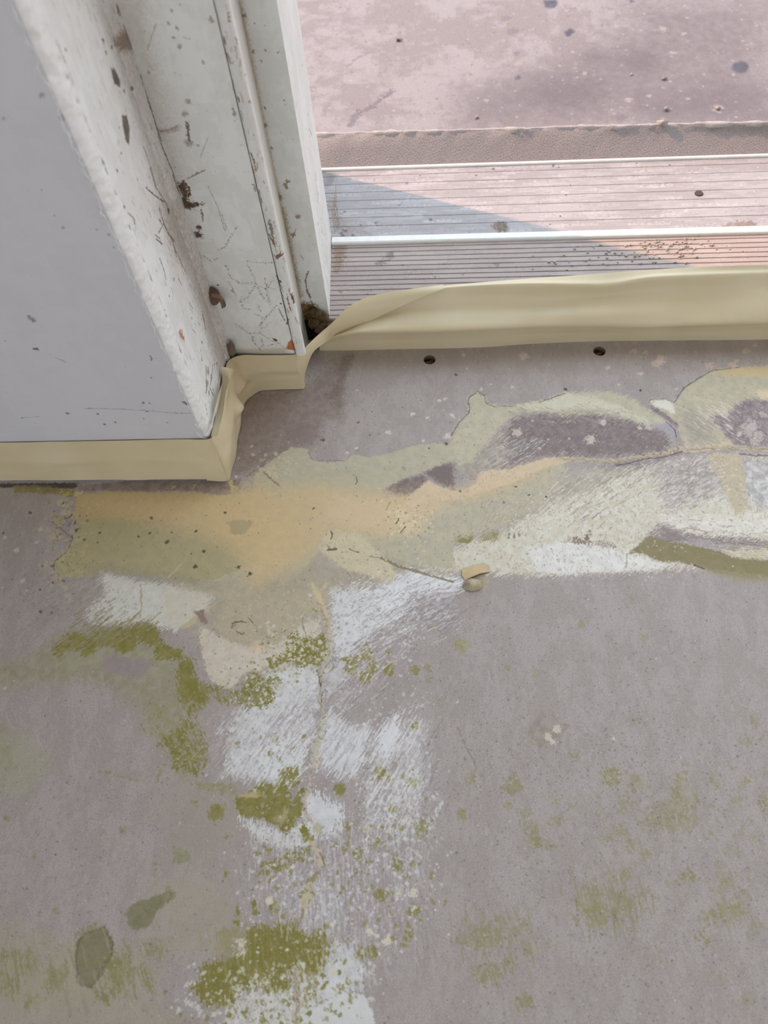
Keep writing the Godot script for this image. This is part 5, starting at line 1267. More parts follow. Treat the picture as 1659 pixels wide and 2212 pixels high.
	[[270.5,214.7,268.5,217.9,264.7,219.4,261.2,218.1,260.2,214.9,262.1,211.7,266,210.2,269.5,211.5],[138,133,86],[155,149,114],[1,4,1.5,70,0.57,0,0.5,13,0.9,1.2]],
	[[278.9,214.5,277.3,217.1,274.2,218.2,271.4,217.2,270.6,214.7,272.2,212.1,275.3,210.9,278.1,211.9],[138,133,86],[155,149,114],[1,4,1.5,70,0.57,0,0.5,13,0.9,1.2]],
	[[258.1,215.9,256.2,219.1,252.3,220.6,248.9,219.3,247.7,216.1,249.7,212.9,253.5,211.4,257.1,212.7],[138,133,86],[155,149,114],[1,4,1.5,70,0.46,0,0.5,13,0.9,1.2]],
	[[242.1,219.9,240.7,222.2,237.9,223.2,235.4,222.4,234.6,220.1,235.9,217.8,238.7,216.7,241.2,217.6],[138,133,86],[155,149,114],[1,4,1.5,70,0.52,0,0.5,13,0.9,1.2]],
	[[246.9,226,245.6,228.3,242.8,229.3,240.3,228.5,239.5,226.2,240.9,223.9,243.6,222.9,246.1,223.8],[138,133,86],[155,149,114],[1,4,1.5,70,0.52,0,0.5,13,0.9,1.2]],
	[[191.6,212,190.5,213.9,188.2,214.8,186,214,185.2,212.1,186.2,210.1,188.5,209.2,190.7,210],[138,133,86],[155,149,114],[1,4,1.5,70,0.46,0,0.5,13,0.9,1.2]],
	[[196,220.1,194.6,222.7,191.5,223.8,188.6,222.9,187.5,220.3,188.9,217.7,192,216.6,194.9,217.6],[138,133,86],[155,149,114],[1,4,1.5,70,0.63,0,0.5,13,0.9,1.2]],
	[[197.1,225.5,196,227.6,193.6,228.5,191.3,227.7,190.4,225.7,191.6,223.6,194,222.7,196.3,223.5],[138,133,86],[155,149,114],[1,4,1.5,70,0.86,0,0.5,13,0.9,1.2]],
	[[202.9,227.1,202.2,228.4,200.7,229,199.2,228.5,198.7,227.3,199.4,226,200.9,225.4,202.4,225.9],[138,133,86],[155,149,114],[1,4,1.5,70,0.57,0,0.5,13,0.9,1.2]],
	[[207.4,216.2,206.4,218,204.3,218.8,202.2,218.1,201.5,216.3,202.5,214.5,204.6,213.7,206.7,214.4],[138,133,86],[155,149,114],[1,4,1.5,70,0.52,0,0.5,13,0.9,1.2]],
	[[234.3,221.9,232.9,224.2,230.2,225.2,227.7,224.3,226.8,222.1,228.1,219.7,230.9,218.7,233.4,219.6],[138,133,86],[155,149,114],[1,4,1.5,70,0.4,0,0.5,13,0.9,1.2]],
	[[252.9,230.3,251.5,232.6,248.8,233.5,246.3,232.7,245.5,230.5,246.9,228.2,249.6,227.2,252.1,228.1],[138,133,86],[155,149,114],[1,4,1.5,70,0.46,0,0.5,13,0.9,1.2]],
	[[241.6,240.1,240.6,241.9,238.5,242.6,236.5,242,235.9,240.3,236.9,238.6,239,237.8,241,238.4],[138,133,86],[155,149,114],[1,4,1.5,70,0.63,0,0.5,13,0.9,1.2]],
	[[234.4,241.2,233.6,242.5,232,243.1,230.5,242.6,230,241.3,230.8,239.9,232.4,239.3,233.9,239.9],[138,133,86],[155,149,114],[1,4,1.5,70,0.52,0,0.5,13,0.9,1.2]],
	[[272.6,239.7,271.7,241.1,270.1,241.7,268.6,241.2,268.1,239.8,269,238.5,270.7,237.9,272.1,238.4],[138,133,86],[155,149,114],[1,4,1.5,70,0.92,0,0.5,13,0.9,1.2]],
	[[266.4,242,265.9,242.9,264.8,243.2,263.9,242.9,263.6,242.1,264.1,241.2,265.2,240.9,266.1,241.2],[138,133,86],[155,149,114],[1,4,1.5,70,0.69,0,0.5,13,0.9,1.2]],
	[[292.5,241.3,291.1,243.4,288.6,244.3,286.4,243.5,285.7,241.5,287.1,239.4,289.6,238.5,291.9,239.3],[138,133,86],[155,149,114],[1,4,1.5,70,0.57,0,0.5,13,0.9,1.2]],
	[[287.8,245.6,286.7,247.2,284.8,247.9,283.1,247.3,282.6,245.8,283.6,244.2,285.6,243.5,287.3,244.1],[138,133,86],[155,149,114],[1,4,1.5,70,0.52,0,0.5,13,0.9,1.2]],
	[[288.9,233.7,288.3,234.7,287.1,235.1,286,234.8,285.7,233.8,286.3,232.8,287.5,232.4,288.6,232.7],[138,133,86],[155,149,114],[1,4,1.5,70,0.57,0,0.5,13,0.9,1.2]],
	[[297.2,228.3,296,230.2,293.7,231,291.7,230.3,291.2,228.4,292.4,226.6,294.7,225.7,296.7,226.4],[138,133,86],[155,149,114],[1,4,1.5,70,0.46,0,0.5,13,0.9,1.2]],
	[[226.2,252.4,223.7,256.6,218.6,258.4,213.8,256.9,212.1,252.8,214.5,248.6,219.7,246.7,224.5,248.3],[138,133,86],[155,149,114],[1,4,1.5,70,0.63,0,0.5,13,0.9,1.2]],
	[[227.1,259.8,225,263.3,220.6,264.9,216.6,263.6,215.2,260.2,217.2,256.6,221.6,255,225.7,256.4],[138,133,86],[155,149,114],[1,4,1.5,70,0.69,0,0.5,13,0.9,1.2]],
	[[241.3,253.6,239.1,257.2,234.8,258.8,230.7,257.4,229.3,254,231.5,250.4,235.9,248.8,240,250.1],[138,133,86],[155,149,114],[1,4,1.5,70,0.52,0,0.5,13,0.9,1.2]],
	[[280.9,259,279.2,261.6,276,262.7,273.2,261.8,272.3,259.3,274,256.7,277.2,255.5,280.1,256.5],[138,133,86],[155,149,114],[1,4,1.5,70,0.69,0,0.5,13,0.9,1.2]],
	[[292.9,256.2,290.5,259.9,285.9,261.5,281.9,260.1,280.8,256.6,283.2,252.9,287.8,251.3,291.8,252.7],[138,133,86],[155,149,114],[1,4,1.5,70,0.75,0,0.5,13,0.9,1.2]],
	[[295.6,255.3,294.6,256.7,292.9,257.4,291.3,256.8,290.9,255.5,291.8,254.1,293.6,253.4,295.2,254],[138,133,86],[155,149,114],[1,4,1.5,70,0.69,0,0.5,13,0.9,1.2]],
	[[300.7,261.7,299.7,263.2,297.8,263.8,296.1,263.3,295.7,261.8,296.7,260.3,298.6,259.6,300.3,260.2],[138,133,86],[155,149,114],[1,4,1.5,70,0.52,0,0.5,13,0.9,1.2]],
	[[275,268.4,274,269.9,272.1,270.6,270.4,270,269.9,268.6,270.9,267.1,272.8,266.4,274.5,267],[138,133,86],[155,149,114],[1,4,1.5,70,0.8,0,0.5,13,0.9,1.2]],
	[[173.2,270.4,171,274.4,166,276.2,161.1,274.7,159.2,270.8,161.3,266.7,166.4,264.9,171.3,266.4],[138,133,86],[155,149,114],[1,4,1.5,70,0.63,0,0.5,13,0.9,1.2]],
	[[178.2,263.7,177.1,265.8,174.5,266.8,172,266,171,263.9,172.1,261.8,174.7,260.9,177.3,261.7],[138,133,86],[155,149,114],[1,4,1.5,70,0.52,0,0.5,13,0.9,1.2]],
	[[187.2,265.9,186,268,183.4,268.9,181,268.2,180,266.1,181.2,264,183.8,263.1,186.3,263.9],[138,133,86],[155,149,114],[1,4,1.5,70,0.57,0,0.5,13,0.9,1.2]],
	[[180.4,282.1,179.4,283.7,177.3,284.5,175.3,283.9,174.5,282.2,175.4,280.6,177.5,279.8,179.6,280.4],[138,133,86],[155,149,114],[1,4,1.5,70,0.69,0,0.5,13,0.9,1.2]],
	[[172.3,286.2,170.5,289.4,166.5,290.9,162.5,289.7,160.9,286.6,162.7,283.3,166.7,281.9,170.7,283.1],[138,133,86],[155,149,114],[1,4,1.5,70,0.75,0,0.5,13,0.9,1.2]],
	[[174.4,286.9,173.6,288.3,171.8,289,170.1,288.5,169.4,287.1,170.2,285.6,172,285,173.7,285.5],[138,133,86],[155,149,114],[1,4,1.5,70,0.69,0,0.5,13,0.9,1.2]],
	[[187.5,297.1,186.3,299.3,183.6,300.2,180.9,299.5,179.9,297.4,181.1,295.2,183.9,294.2,186.6,295],[138,133,86],[155,149,114],[1,4,1.5,70,0.8,0,0.5,13,0.9,1.2]],
	[[190.1,275.4,189.1,277.2,187,277.9,184.9,277.3,184.2,275.6,185.1,273.9,187.3,273.1,189.3,273.8],[138,133,86],[155,149,114],[1,4,1.5,70,0.46,0,0.5,13,0.9,1.2]],
	[[198.6,272.4,198.1,273.2,197.1,273.6,196.1,273.3,195.8,272.5,196.2,271.7,197.3,271.3,198.2,271.6],[138,133,86],[155,149,114],[1,4,1.5,70,0.57,0,0.5,13,0.9,1.2]],
	[[250.6,278.6,249.8,279.7,248.4,280.2,247.1,279.8,246.7,278.7,247.4,277.6,248.8,277.1,250.1,277.5],[138,133,86],[155,149,114],[1,4,1.5,70,0.46,0,0.5,13,0.9,1.2]],
	[[346.3,202.9,345.3,204.4,312.9,205.7,311.4,205.1,311,203.7,312,202.2,313.7,201.6,346,201.5],[138,133,86],[155,149,114],[1,4,1.5,70,0.8,0,0.5,13,0.9,1.2]],
	[[308.4,193.5,307.3,195.1,305.4,195.8,303.7,195.2,303.3,193.6,304.4,191.9,306.3,191.2,307.9,191.9],[138,133,86],[155,149,114],[1,4,1.5,70,0.57,0,0.5,13,0.9,1.2]],
	[[313,172,312.1,173.4,310.5,174,309.1,173.5,308.7,172.1,309.6,170.6,311.3,170,312.7,170.6],[138,133,86],[155,149,114],[1,4,1.5,70,0.52,0,0.5,13,0.9,1.2]],
	[[319.7,170.9,319.2,171.7,318.2,172.1,317.3,171.8,317.1,170.9,317.7,170.1,318.6,169.7,319.5,170],[138,133,86],[155,149,114],[1,4,1.5,70,0.57,0,0.5,13,0.9,1.2]],
	[[218.8,181.2,218.1,182.3,216.9,182.8,215.7,182.4,215.2,181.2,215.9,180.1,217.1,179.6,218.3,180.1],[138,133,86],[155,149,114],[1,4,1.5,70,0.57,0,0.5,13,0.9,1.2]],
	[[216.2,206.3,215.4,207.7,213.7,208.4,212.1,207.8,211.6,206.4,212.4,204.9,214.1,204.3,215.7,204.8],[138,133,86],[155,149,114],[1,4,1.5,70,0.46,0,0.5,13,0.9,1.2]],
	[[207,204.1,206.3,205.5,204.7,206.1,203.2,205.5,202.7,204.2,203.4,202.9,205,202.3,206.5,202.8],[138,133,86],[155,149,114],[1,4,1.5,70,0.46,0,0.5,13,0.9,1.2]],
	[[183,207.5,182.5,208.6,181.2,209,180,208.6,179.6,207.6,180.1,206.5,181.4,206,182.6,206.4],[138,133,86],[155,149,114],[1,4,1.5,70,0.69,0,0.5,13,0.9,1.2]],
	[[302.9,202,301.9,203.6,300,204.3,298.4,203.7,297.9,202.1,299,200.5,300.9,199.8,302.5,200.4],[138,133,86],[155,149,114],[1,4,1.5,70,0.4,0,0.5,13,0.9,1.2]],
	[[294.9,192.8,293.2,195.5,290,196.7,287.2,195.6,286.4,193,288.1,190.2,291.3,189,294.1,190.1],[138,133,86],[155,149,114],[1,4,1.5,70,0.34,0,0.5,13,0.9,1.2]],
	[[295.8,247.9,294.6,249.7,292.4,250.5,290.4,249.8,289.9,248.1,291.1,246.3,293.3,245.5,295.3,246.2],[138,133,86],[155,149,114],[1,4,1.5,70,0.4,0,0.5,13,0.9,1.2]],
	[[277.2,284.3,276.4,285.6,274.7,286.2,273.1,285.7,272.7,284.4,273.6,283.1,275.3,282.5,276.8,283],[138,133,86],[155,149,114],[1,4,1.5,70,0.46,0,0.5,13,0.9,1.2]],
	[[291.5,293.5,290,295.6,287.2,296.6,284.7,295.8,284,293.8,285.5,291.6,288.3,290.6,290.8,291.4],[138,133,86],[155,149,114],[1,4,1.5,70,0.34,0,0.5,13,0.9,1.2]],
	[[230,211.1,229.2,212.4,227.7,213,226.3,212.5,225.8,211.2,226.5,209.8,228.1,209.3,229.5,209.8],[138,133,86],[155,149,114],[1,4,1.5,70,0.4,0,0.5,13,0.9,1.2]],
	[[162.9,195,162.2,196.6,160.5,197.2,158.8,196.6,158.1,195.1,158.8,193.6,160.6,192.9,162.3,193.5],[138,133,86],[155,149,114],[1,4,1.5,70,0.57,0,0.5,13,0.9,1.2]],
	[[306.1,222.3,305.2,223.6,303.7,224.2,302.4,223.7,302,222.5,302.8,221.2,304.4,220.6,305.7,221.1],[138,133,86],[155,149,114],[1,4,1.5,70,0.46,0,0.5,13,0.9,1.2]],
	[[319.3,159.8,318.4,161.2,316.8,161.8,315.3,161.3,315,159.8,315.9,158.4,317.6,157.7,319,158.3],[138,133,86],[155,149,114],[1,4,1.5,70,0.57,0,0.5,13,0.9,1.2]],
	[[253.6,161.3,253.1,162.4,251.9,162.8,250.9,162.4,250.5,161.4,251.1,160.4,252.3,159.9,253.3,160.3],[138,133,86],[155,149,114],[1,4,1.5,70,0.57,0,0.5,13,0.9,1.2]],
	[[157.8,272.5,157.1,274,155.2,274.6,153.4,274.1,152.6,272.6,153.4,271.1,155.3,270.4,157.1,271],[138,133,86],[155,149,114],[1,4,1.5,70,0.57,0,0.5,13,0.9,1.2]],
	[[246,206.1,244.5,208.7,241.4,209.9,238.5,208.9,237.6,206.3,239.1,203.6,242.3,202.4,245.1,203.5],[138,133,86],[155,149,114],[1,4,1.5,70,0.46,0,0.5,13,0.9,1.2]],
	[[151.3,116.6,152.7,113.6,159.2,113.1,162.8,118.5,159.1,121.4,156.7,126.8,154.5,122.4],[153,148,106],[164,159,127],[1,1.5,0,0,0.8,0,0.5,13,0.9,0]],
	[[193.1,166.2,201.6,156.3,202.3,159,197.3,167.9,202.8,164.3,207.6,157.1,208.8,158.9,205.2,166,209.7,164.2,215.7,164.1,212.7,170.2,206.3,175.5,195,177.4,191.7,176.6],[147,134,123],[164,155,138],[0.8,1.8,0,0,0.85,0,0.5,13,0.9,0]],
	[[131.9,133.3,131.2,135.2,129.7,136,128.1,135.3,127.5,133.3,128.1,131.4,129.6,130.6,131.2,131.3],[142,136,84],[153,147,108],[0.8,2.2,0,0,0.9,0,0.5,13,0.9,0.3]],
	[[139.2,132.7,138.5,134.7,137,135.5,135.4,134.7,134.8,132.8,135.4,130.8,137,130,138.5,130.8],[142,136,84],[153,147,108],[0.8,2.2,0,0,0.6,0,0.5,13,0.9,0.3]],
	[[138.7,139.8,138.2,141.2,137,141.9,135.9,141.3,135.4,139.9,135.9,138.4,137,137.8,138.2,138.4],[142,136,84],[153,147,108],[0.8,2.2,0,0,0.6,0,0.5,13,0.9,0.3]],
	[[141.3,105.7,140.6,107.6,139.2,108.4,137.7,107.7,137.1,105.8,137.7,103.9,139.2,103.1,140.6,103.9],[142,136,84],[153,147,108],[0.8,2.2,0,0,0.6,0,0.5,13,0.9,0.3]],
	[[185,131.7,184.4,133.1,183.3,133.8,182.2,133.2,181.7,131.7,182.3,130.3,183.5,129.7,184.6,130.2],[142,136,84],[153,147,108],[0.8,2.2,0,0,0.6,0,0.5,13,0.9,0.3]],
	[[230.4,104,229.5,106.2,227.8,107.1,226.2,106.2,225.6,104,226.5,101.8,228.3,100.9,229.9,101.8],[142,136,84],[153,147,108],[0.8,2.2,0,0,0.5,0,0.5,13,0.9,0.3]],
	[[265.8,111.6,264.9,113.6,263.2,114.4,261.8,113.6,261.4,111.6,262.3,109.6,264,108.8,265.4,109.6],[142,136,84],[153,147,108],[0.8,2.2,0,0,0.45,0,0.5,13,0.9,0.3]],
	[[253.5,160.8,253,162,252,162.5,251,162,250.8,160.9,251.3,159.7,252.4,159.1,253.3,159.6],[142,136,84],[153,147,108],[0.8,2.2,0,0,0.6,0,0.5,13,0.9,0.3]],
	[[201.7,135.3,200.9,137.3,199.2,138.2,197.6,137.4,197,135.3,197.8,133.2,199.5,132.3,201.1,133.2],[142,136,84],[153,147,108],[0.8,2.2,0,0,0.4,0,0.5,13,0.9,0.3]],
	[[162.7,195.6,162.2,196.9,161.1,197.5,160,197,159.6,195.7,160.1,194.4,161.2,193.9,162.2,194.4],[142,136,84],[153,147,108],[0.8,2.2,0,0,0.5,0,0.5,13,0.9,0.3]],
	[[131.4,197.1,130.7,199.2,128.9,200.1,127.1,199.3,126.3,197.2,127,195.1,128.8,194.2,130.6,195],[142,136,84],[153,147,108],[0.8,2.2,0,0,0.9,0,0.5,13,0.9,0.3]],
	[[137.2,221.1,136.1,224.1,133.4,225.4,130.7,224.2,129.5,221.2,130.6,218.2,133.3,216.8,136,218],[142,136,84],[153,147,108],[0.8,2.2,0,0,0.9,0,0.5,13,0.9,0.3]],
	[[157.8,213.5,157.1,215.5,155.3,216.4,153.6,215.6,152.9,213.6,153.6,211.6,155.4,210.7,157.1,211.5],[142,136,84],[153,147,108],[0.8,2.2,0,0,0.7,0,0.5,13,0.9,0.3]],
	[[181.8,207.8,181.5,208.6,180.8,209,180.1,208.6,179.8,207.8,180.2,207,180.9,206.7,181.6,207],[142,136,84],[153,147,108],[0.8,2.2,0,0,0.6,0,0.5,13,0.9,0.3]],
	[[219.3,181.2,218.9,182.2,218,182.6,217.2,182.2,217,181.2,217.4,180.2,218.3,179.8,219.1,180.2],[142,136,84],[153,147,108],[0.8,2.2,0,0,0.5,0,0.5,13,0.9,0.3]],
	[[146.6,152.6,145.9,154.6,144.2,155.5,142.6,154.7,141.9,152.7,142.6,150.7,144.3,149.8,145.9,150.6],[142,136,84],[153,147,108],[0.8,2.2,0,0,0.3,0,0.5,13,0.9,0.3]],
	[[262.7,86.5,261.8,88.8,259.9,89.8,258.4,88.8,257.9,86.6,258.9,84.3,260.7,83.3,262.3,84.3],[142,136,84],[153,147,108],[0.8,2.2,0,0,0.3,0,0.5,13,0.9,0.3]],
	[[17.6,-3.5,27.2,-15,35.2,-22.1,45.8,-26.4,52.6,-23.7,56.5,-15.8,68.5,-13.1,81.3,-15.9,85.4,-20,95.2,-17,111.2,-20.8,126.1,-27.2,143.3,-28.6,153.9,-28.2,153.7,-14,143.3,-10.3,133.8,-5.3,119.2,0.3,105.8,9.5,109.1,15.6,153.4,13.4,152.9,67.3,127.5,64.1,107.5,57.5,90.9,46.2,72.3,41.6,65.4,57.6,52.7,74.3,29,76.5,-11.2,76.7,-15.9,46.3,-20.8,15.1,19.2,10.3],[188,182,153],[179,173,149],[0.8,1.4,0,0,0.95,0.45,0.5,13,0.9,0]],
	[[122.9,14.9,153.8,10.8,169.3,10.2,195.1,5.5,212.2,-5.5,221.1,-14.3,228.2,-12.9,227.6,-5.4,217.5,6.8,217.7,17.7,193.8,31.7,179.5,39.8,165.5,43.2,141.5,51.2,129.7,62.3,123.8,65.7],[192,184,155],[179,173,153],[1.2,2.5,2.5,-50,0.95,0.4,0.5,13,0.9,0]],
	[[-97.9,30.9,-77.9,23.6,24.5,23.9,28.9,62.3,4.2,74.6,-15.5,77.9,-36.5,73.6,-51,72.6,-72.3,69.3,-81.4,74.9,-99.3,73.9,-106.2,62.6,-98,48.7],[179,169,127],[171,162,125],[0.8,1.4,0,0,1,0.45,0.5,13,0.9,0]],
	[[-104.3,11.8,-80.3,9.6,-55.8,10.3,-22.5,10.4,-7.1,13.4,3.9,14,10.4,11.2,12.9,31,-103.8,30.8,-101.8,22.2],[192,173,123],[184,166,121],[0.8,1.4,0,0,1,0.45,0.5,13,0.9,0]],
	[[-25.8,78.5,2.4,78.4,31.7,71.7,67.7,71.5,76.1,78,73.2,92.9,60.4,102.3,51.8,113.6,41,120.7,29.5,119.8,15.5,115.9,5.5,106.9,8,89.1],[188,177,149],[179,169,140],[2.5,3,0,0,0.9,0.35,0.5,13,0.9,0]],
	[[-82.9,68.2,-69.2,64.8,-51.9,68.1,-37.1,70.3,-16.2,73.5,4,80,5.5,83.2,-9.9,81.2,-35.9,76.9,-50.6,74.8,-70,70.4],[153,145,123],[166,158,134],[4,3,0,0,0.6,0,0.5,13,0.9,0]],
	[[29,76.5,58.4,70.9,78.4,73.1,96.3,74.1,78.9,79.5,59.6,85,32.1,86.2],[164,155,132],[175,166,142],[5,4,0,0,0.55,0,0.5,13,0.9,0]],
	[[-97.3,18.1,-59.3,14.6,-1.8,14.8,15.6,2,35.1,5.8,60.1,3,85.5,8.2,113.6,11.3,138.2,12.1,159.6,8.6,172.1,-2.3,190.7,-5.9,215.6,-11.6,212,-4.3,196.3,4.8,171.6,15.5,153.4,19,129.2,27.7,117.4,41.5,99.5,44.9,75.3,41.5,66.9,51.7,56,65.1,39,73.3,29.6,78.8,21,71.7,16.4,58.5,9.4,51.8,-10,44.9,-46,34.4,-76,27.3],[210,186,140],[201,179,138],[9,5,0,0,0.85,0.2,0.5,13,0.9,0]],
	[[122.9,14.9,136.2,1.5,146.6,7.7,156.9,10.8,168.4,4.1,169.6,-2.1,177,-6.4,190.5,-6.9,202.2,-11.2,214.9,-15.6,227.5,-16.5,247.9,-14,231.3,-12.9,214.4,-8,201.6,-0.6,189,5.5,174.4,10.3,158.9,16.2,138.4,18.6,123,22.1],[214,192,158],[205,186,153],[1,1,0,0,1,0.3,0.5,13,0.9,0]],
	[[-20.6,16.6,23.3,13.1,49.7,27.5,57.6,48.3,40.8,61.8,30.5,76.5,16.4,58.5,-0.7,44.9],[212,186,134],[203,178,132],[10,5,0,0,0.6,0,0.5,13,0.9,0]],
	[[73.5,15.1,116.8,17.1,147.3,18.9,135.3,34.7,108.5,44.9,87.2,38.1,68.4,31.1],[214,192,155],[214,192,155],[8,5,0,0,0.6,0,0.5,13,0.9,0]],
	[[4.7,33.3,13.4,31.6,22,34,18.5,39.3,16.8,42.8,7.5,42.8],[179,162,123],[179,162,123],[0.7,1,0,0,0.9,0,0.5,13,0.9,0]],
	[[71.2,40.5,76.3,39.9,92.8,42.8,99.2,49.6,112.6,63.1,116.9,74,112.1,78.3,98.1,71.9,83.1,67.6,71.5,58.7,66,53.1],[212,199,164],[201,190,158],[1,2,0,0,0.9,0.5,0.5,13,0.9,0]],
	[[113.5,21.6,120.7,25.2,131.1,32.3,133.1,39.3,123.1,43.9,116.9,37,113.7,30],[216,199,160],[205,188,149],[1,2.5,0,0,0.9,0.6,0.5,13,0.9,0]],
	[[62.8,75.3,69.3,83.9,74,94.4,76.7,104.7,72.5,100.6,68.8,90.2,64.3,81.8],[210,192,155],[210,192,155],[1,0.8,0,0,1,0.4,0.5,13,0.9,0]],
	[[71.2,82.8,75.7,76.3,73.8,77.4,68.3,82.8],[210,192,155],[210,192,155],[1,0.6,0,0,1,0,0.5,13,0.9,0]],
	[[-16.4,108.6,-7.7,101.3,7.2,88.6,5.5,90.7,-5.3,104.4,-12.4,109.1],[195,179,145],[195,179,145],[0.8,0.8,0,0,1,0,0.5,13,0.9,0]],
	[[-9.4,97.2,-2.6,96.1,0.3,102.3,1.9,106.4,-2.2,105.4,-4.9,100.3],[147,127,114],[147,127,114],[0.6,1,0,0,1,0,0.5,13,0.9,0]],
	[[31.2,117.8,37.9,117.7,37.7,124.7,30,123.8],[225,199,166],[225,199,166],[3,2,0,0,0.7,0,0.5,13,0.9,0]],
	[[33.6,206.2,42.1,203.9,47.4,204.6,46.7,206.7,39,207.3,35.1,207.4],[182,169,121],[182,169,121],[0.7,0.6,0,0,1,0,0.5,13,0.9,0]],
	[[52.6,217.5,58.1,216.2,59.3,211.3,61,211.7,62.1,218.5,57.6,219.8],[171,160,114],[171,160,114],[1.2,0.8,0,0,1,0,0.5,13,0.9,0]],
	[[75.8,219.7,78.7,218.9,81.4,221.2,80.8,225.1,78.4,226,76.5,223.7],[186,182,153],[186,182,153],[0.6,0.6,0,0,1,0,0.5,13,0.9,0]],
	[[100.7,220.7,104.8,219.4,109.1,221.3,106.7,223.3,102.5,222.6],[184,177,147],[184,177,147],[0.6,0.6,0,0,1,0,0.5,13,0.9,0]],
	[[121.9,217.9,123.9,214.7,127.3,213.8,126.5,217,123.2,219.4],[179,175,149],[179,175,149],[0.6,0.6,0,0,1,0,0.5,13,0.9,0]],
	[[95.5,194.9,97.6,193.2,99.4,195.7,97.9,198.6,96.1,197.4],[184,179,153],[184,179,153],[0.5,0.5,0,0,1,0,0.5,13,0.9,0]],
	[[161.5,68.3,170.6,71.5,172.5,74.2,175.3,74.2,173.3,79.5,166.5,82.2,161.3,79.5,164.7,75.3,168.6,75.3],[175,160,132],[175,160,132],[0.7,0.8,0,0,1,0,0.5,13,0.9,0]],
]
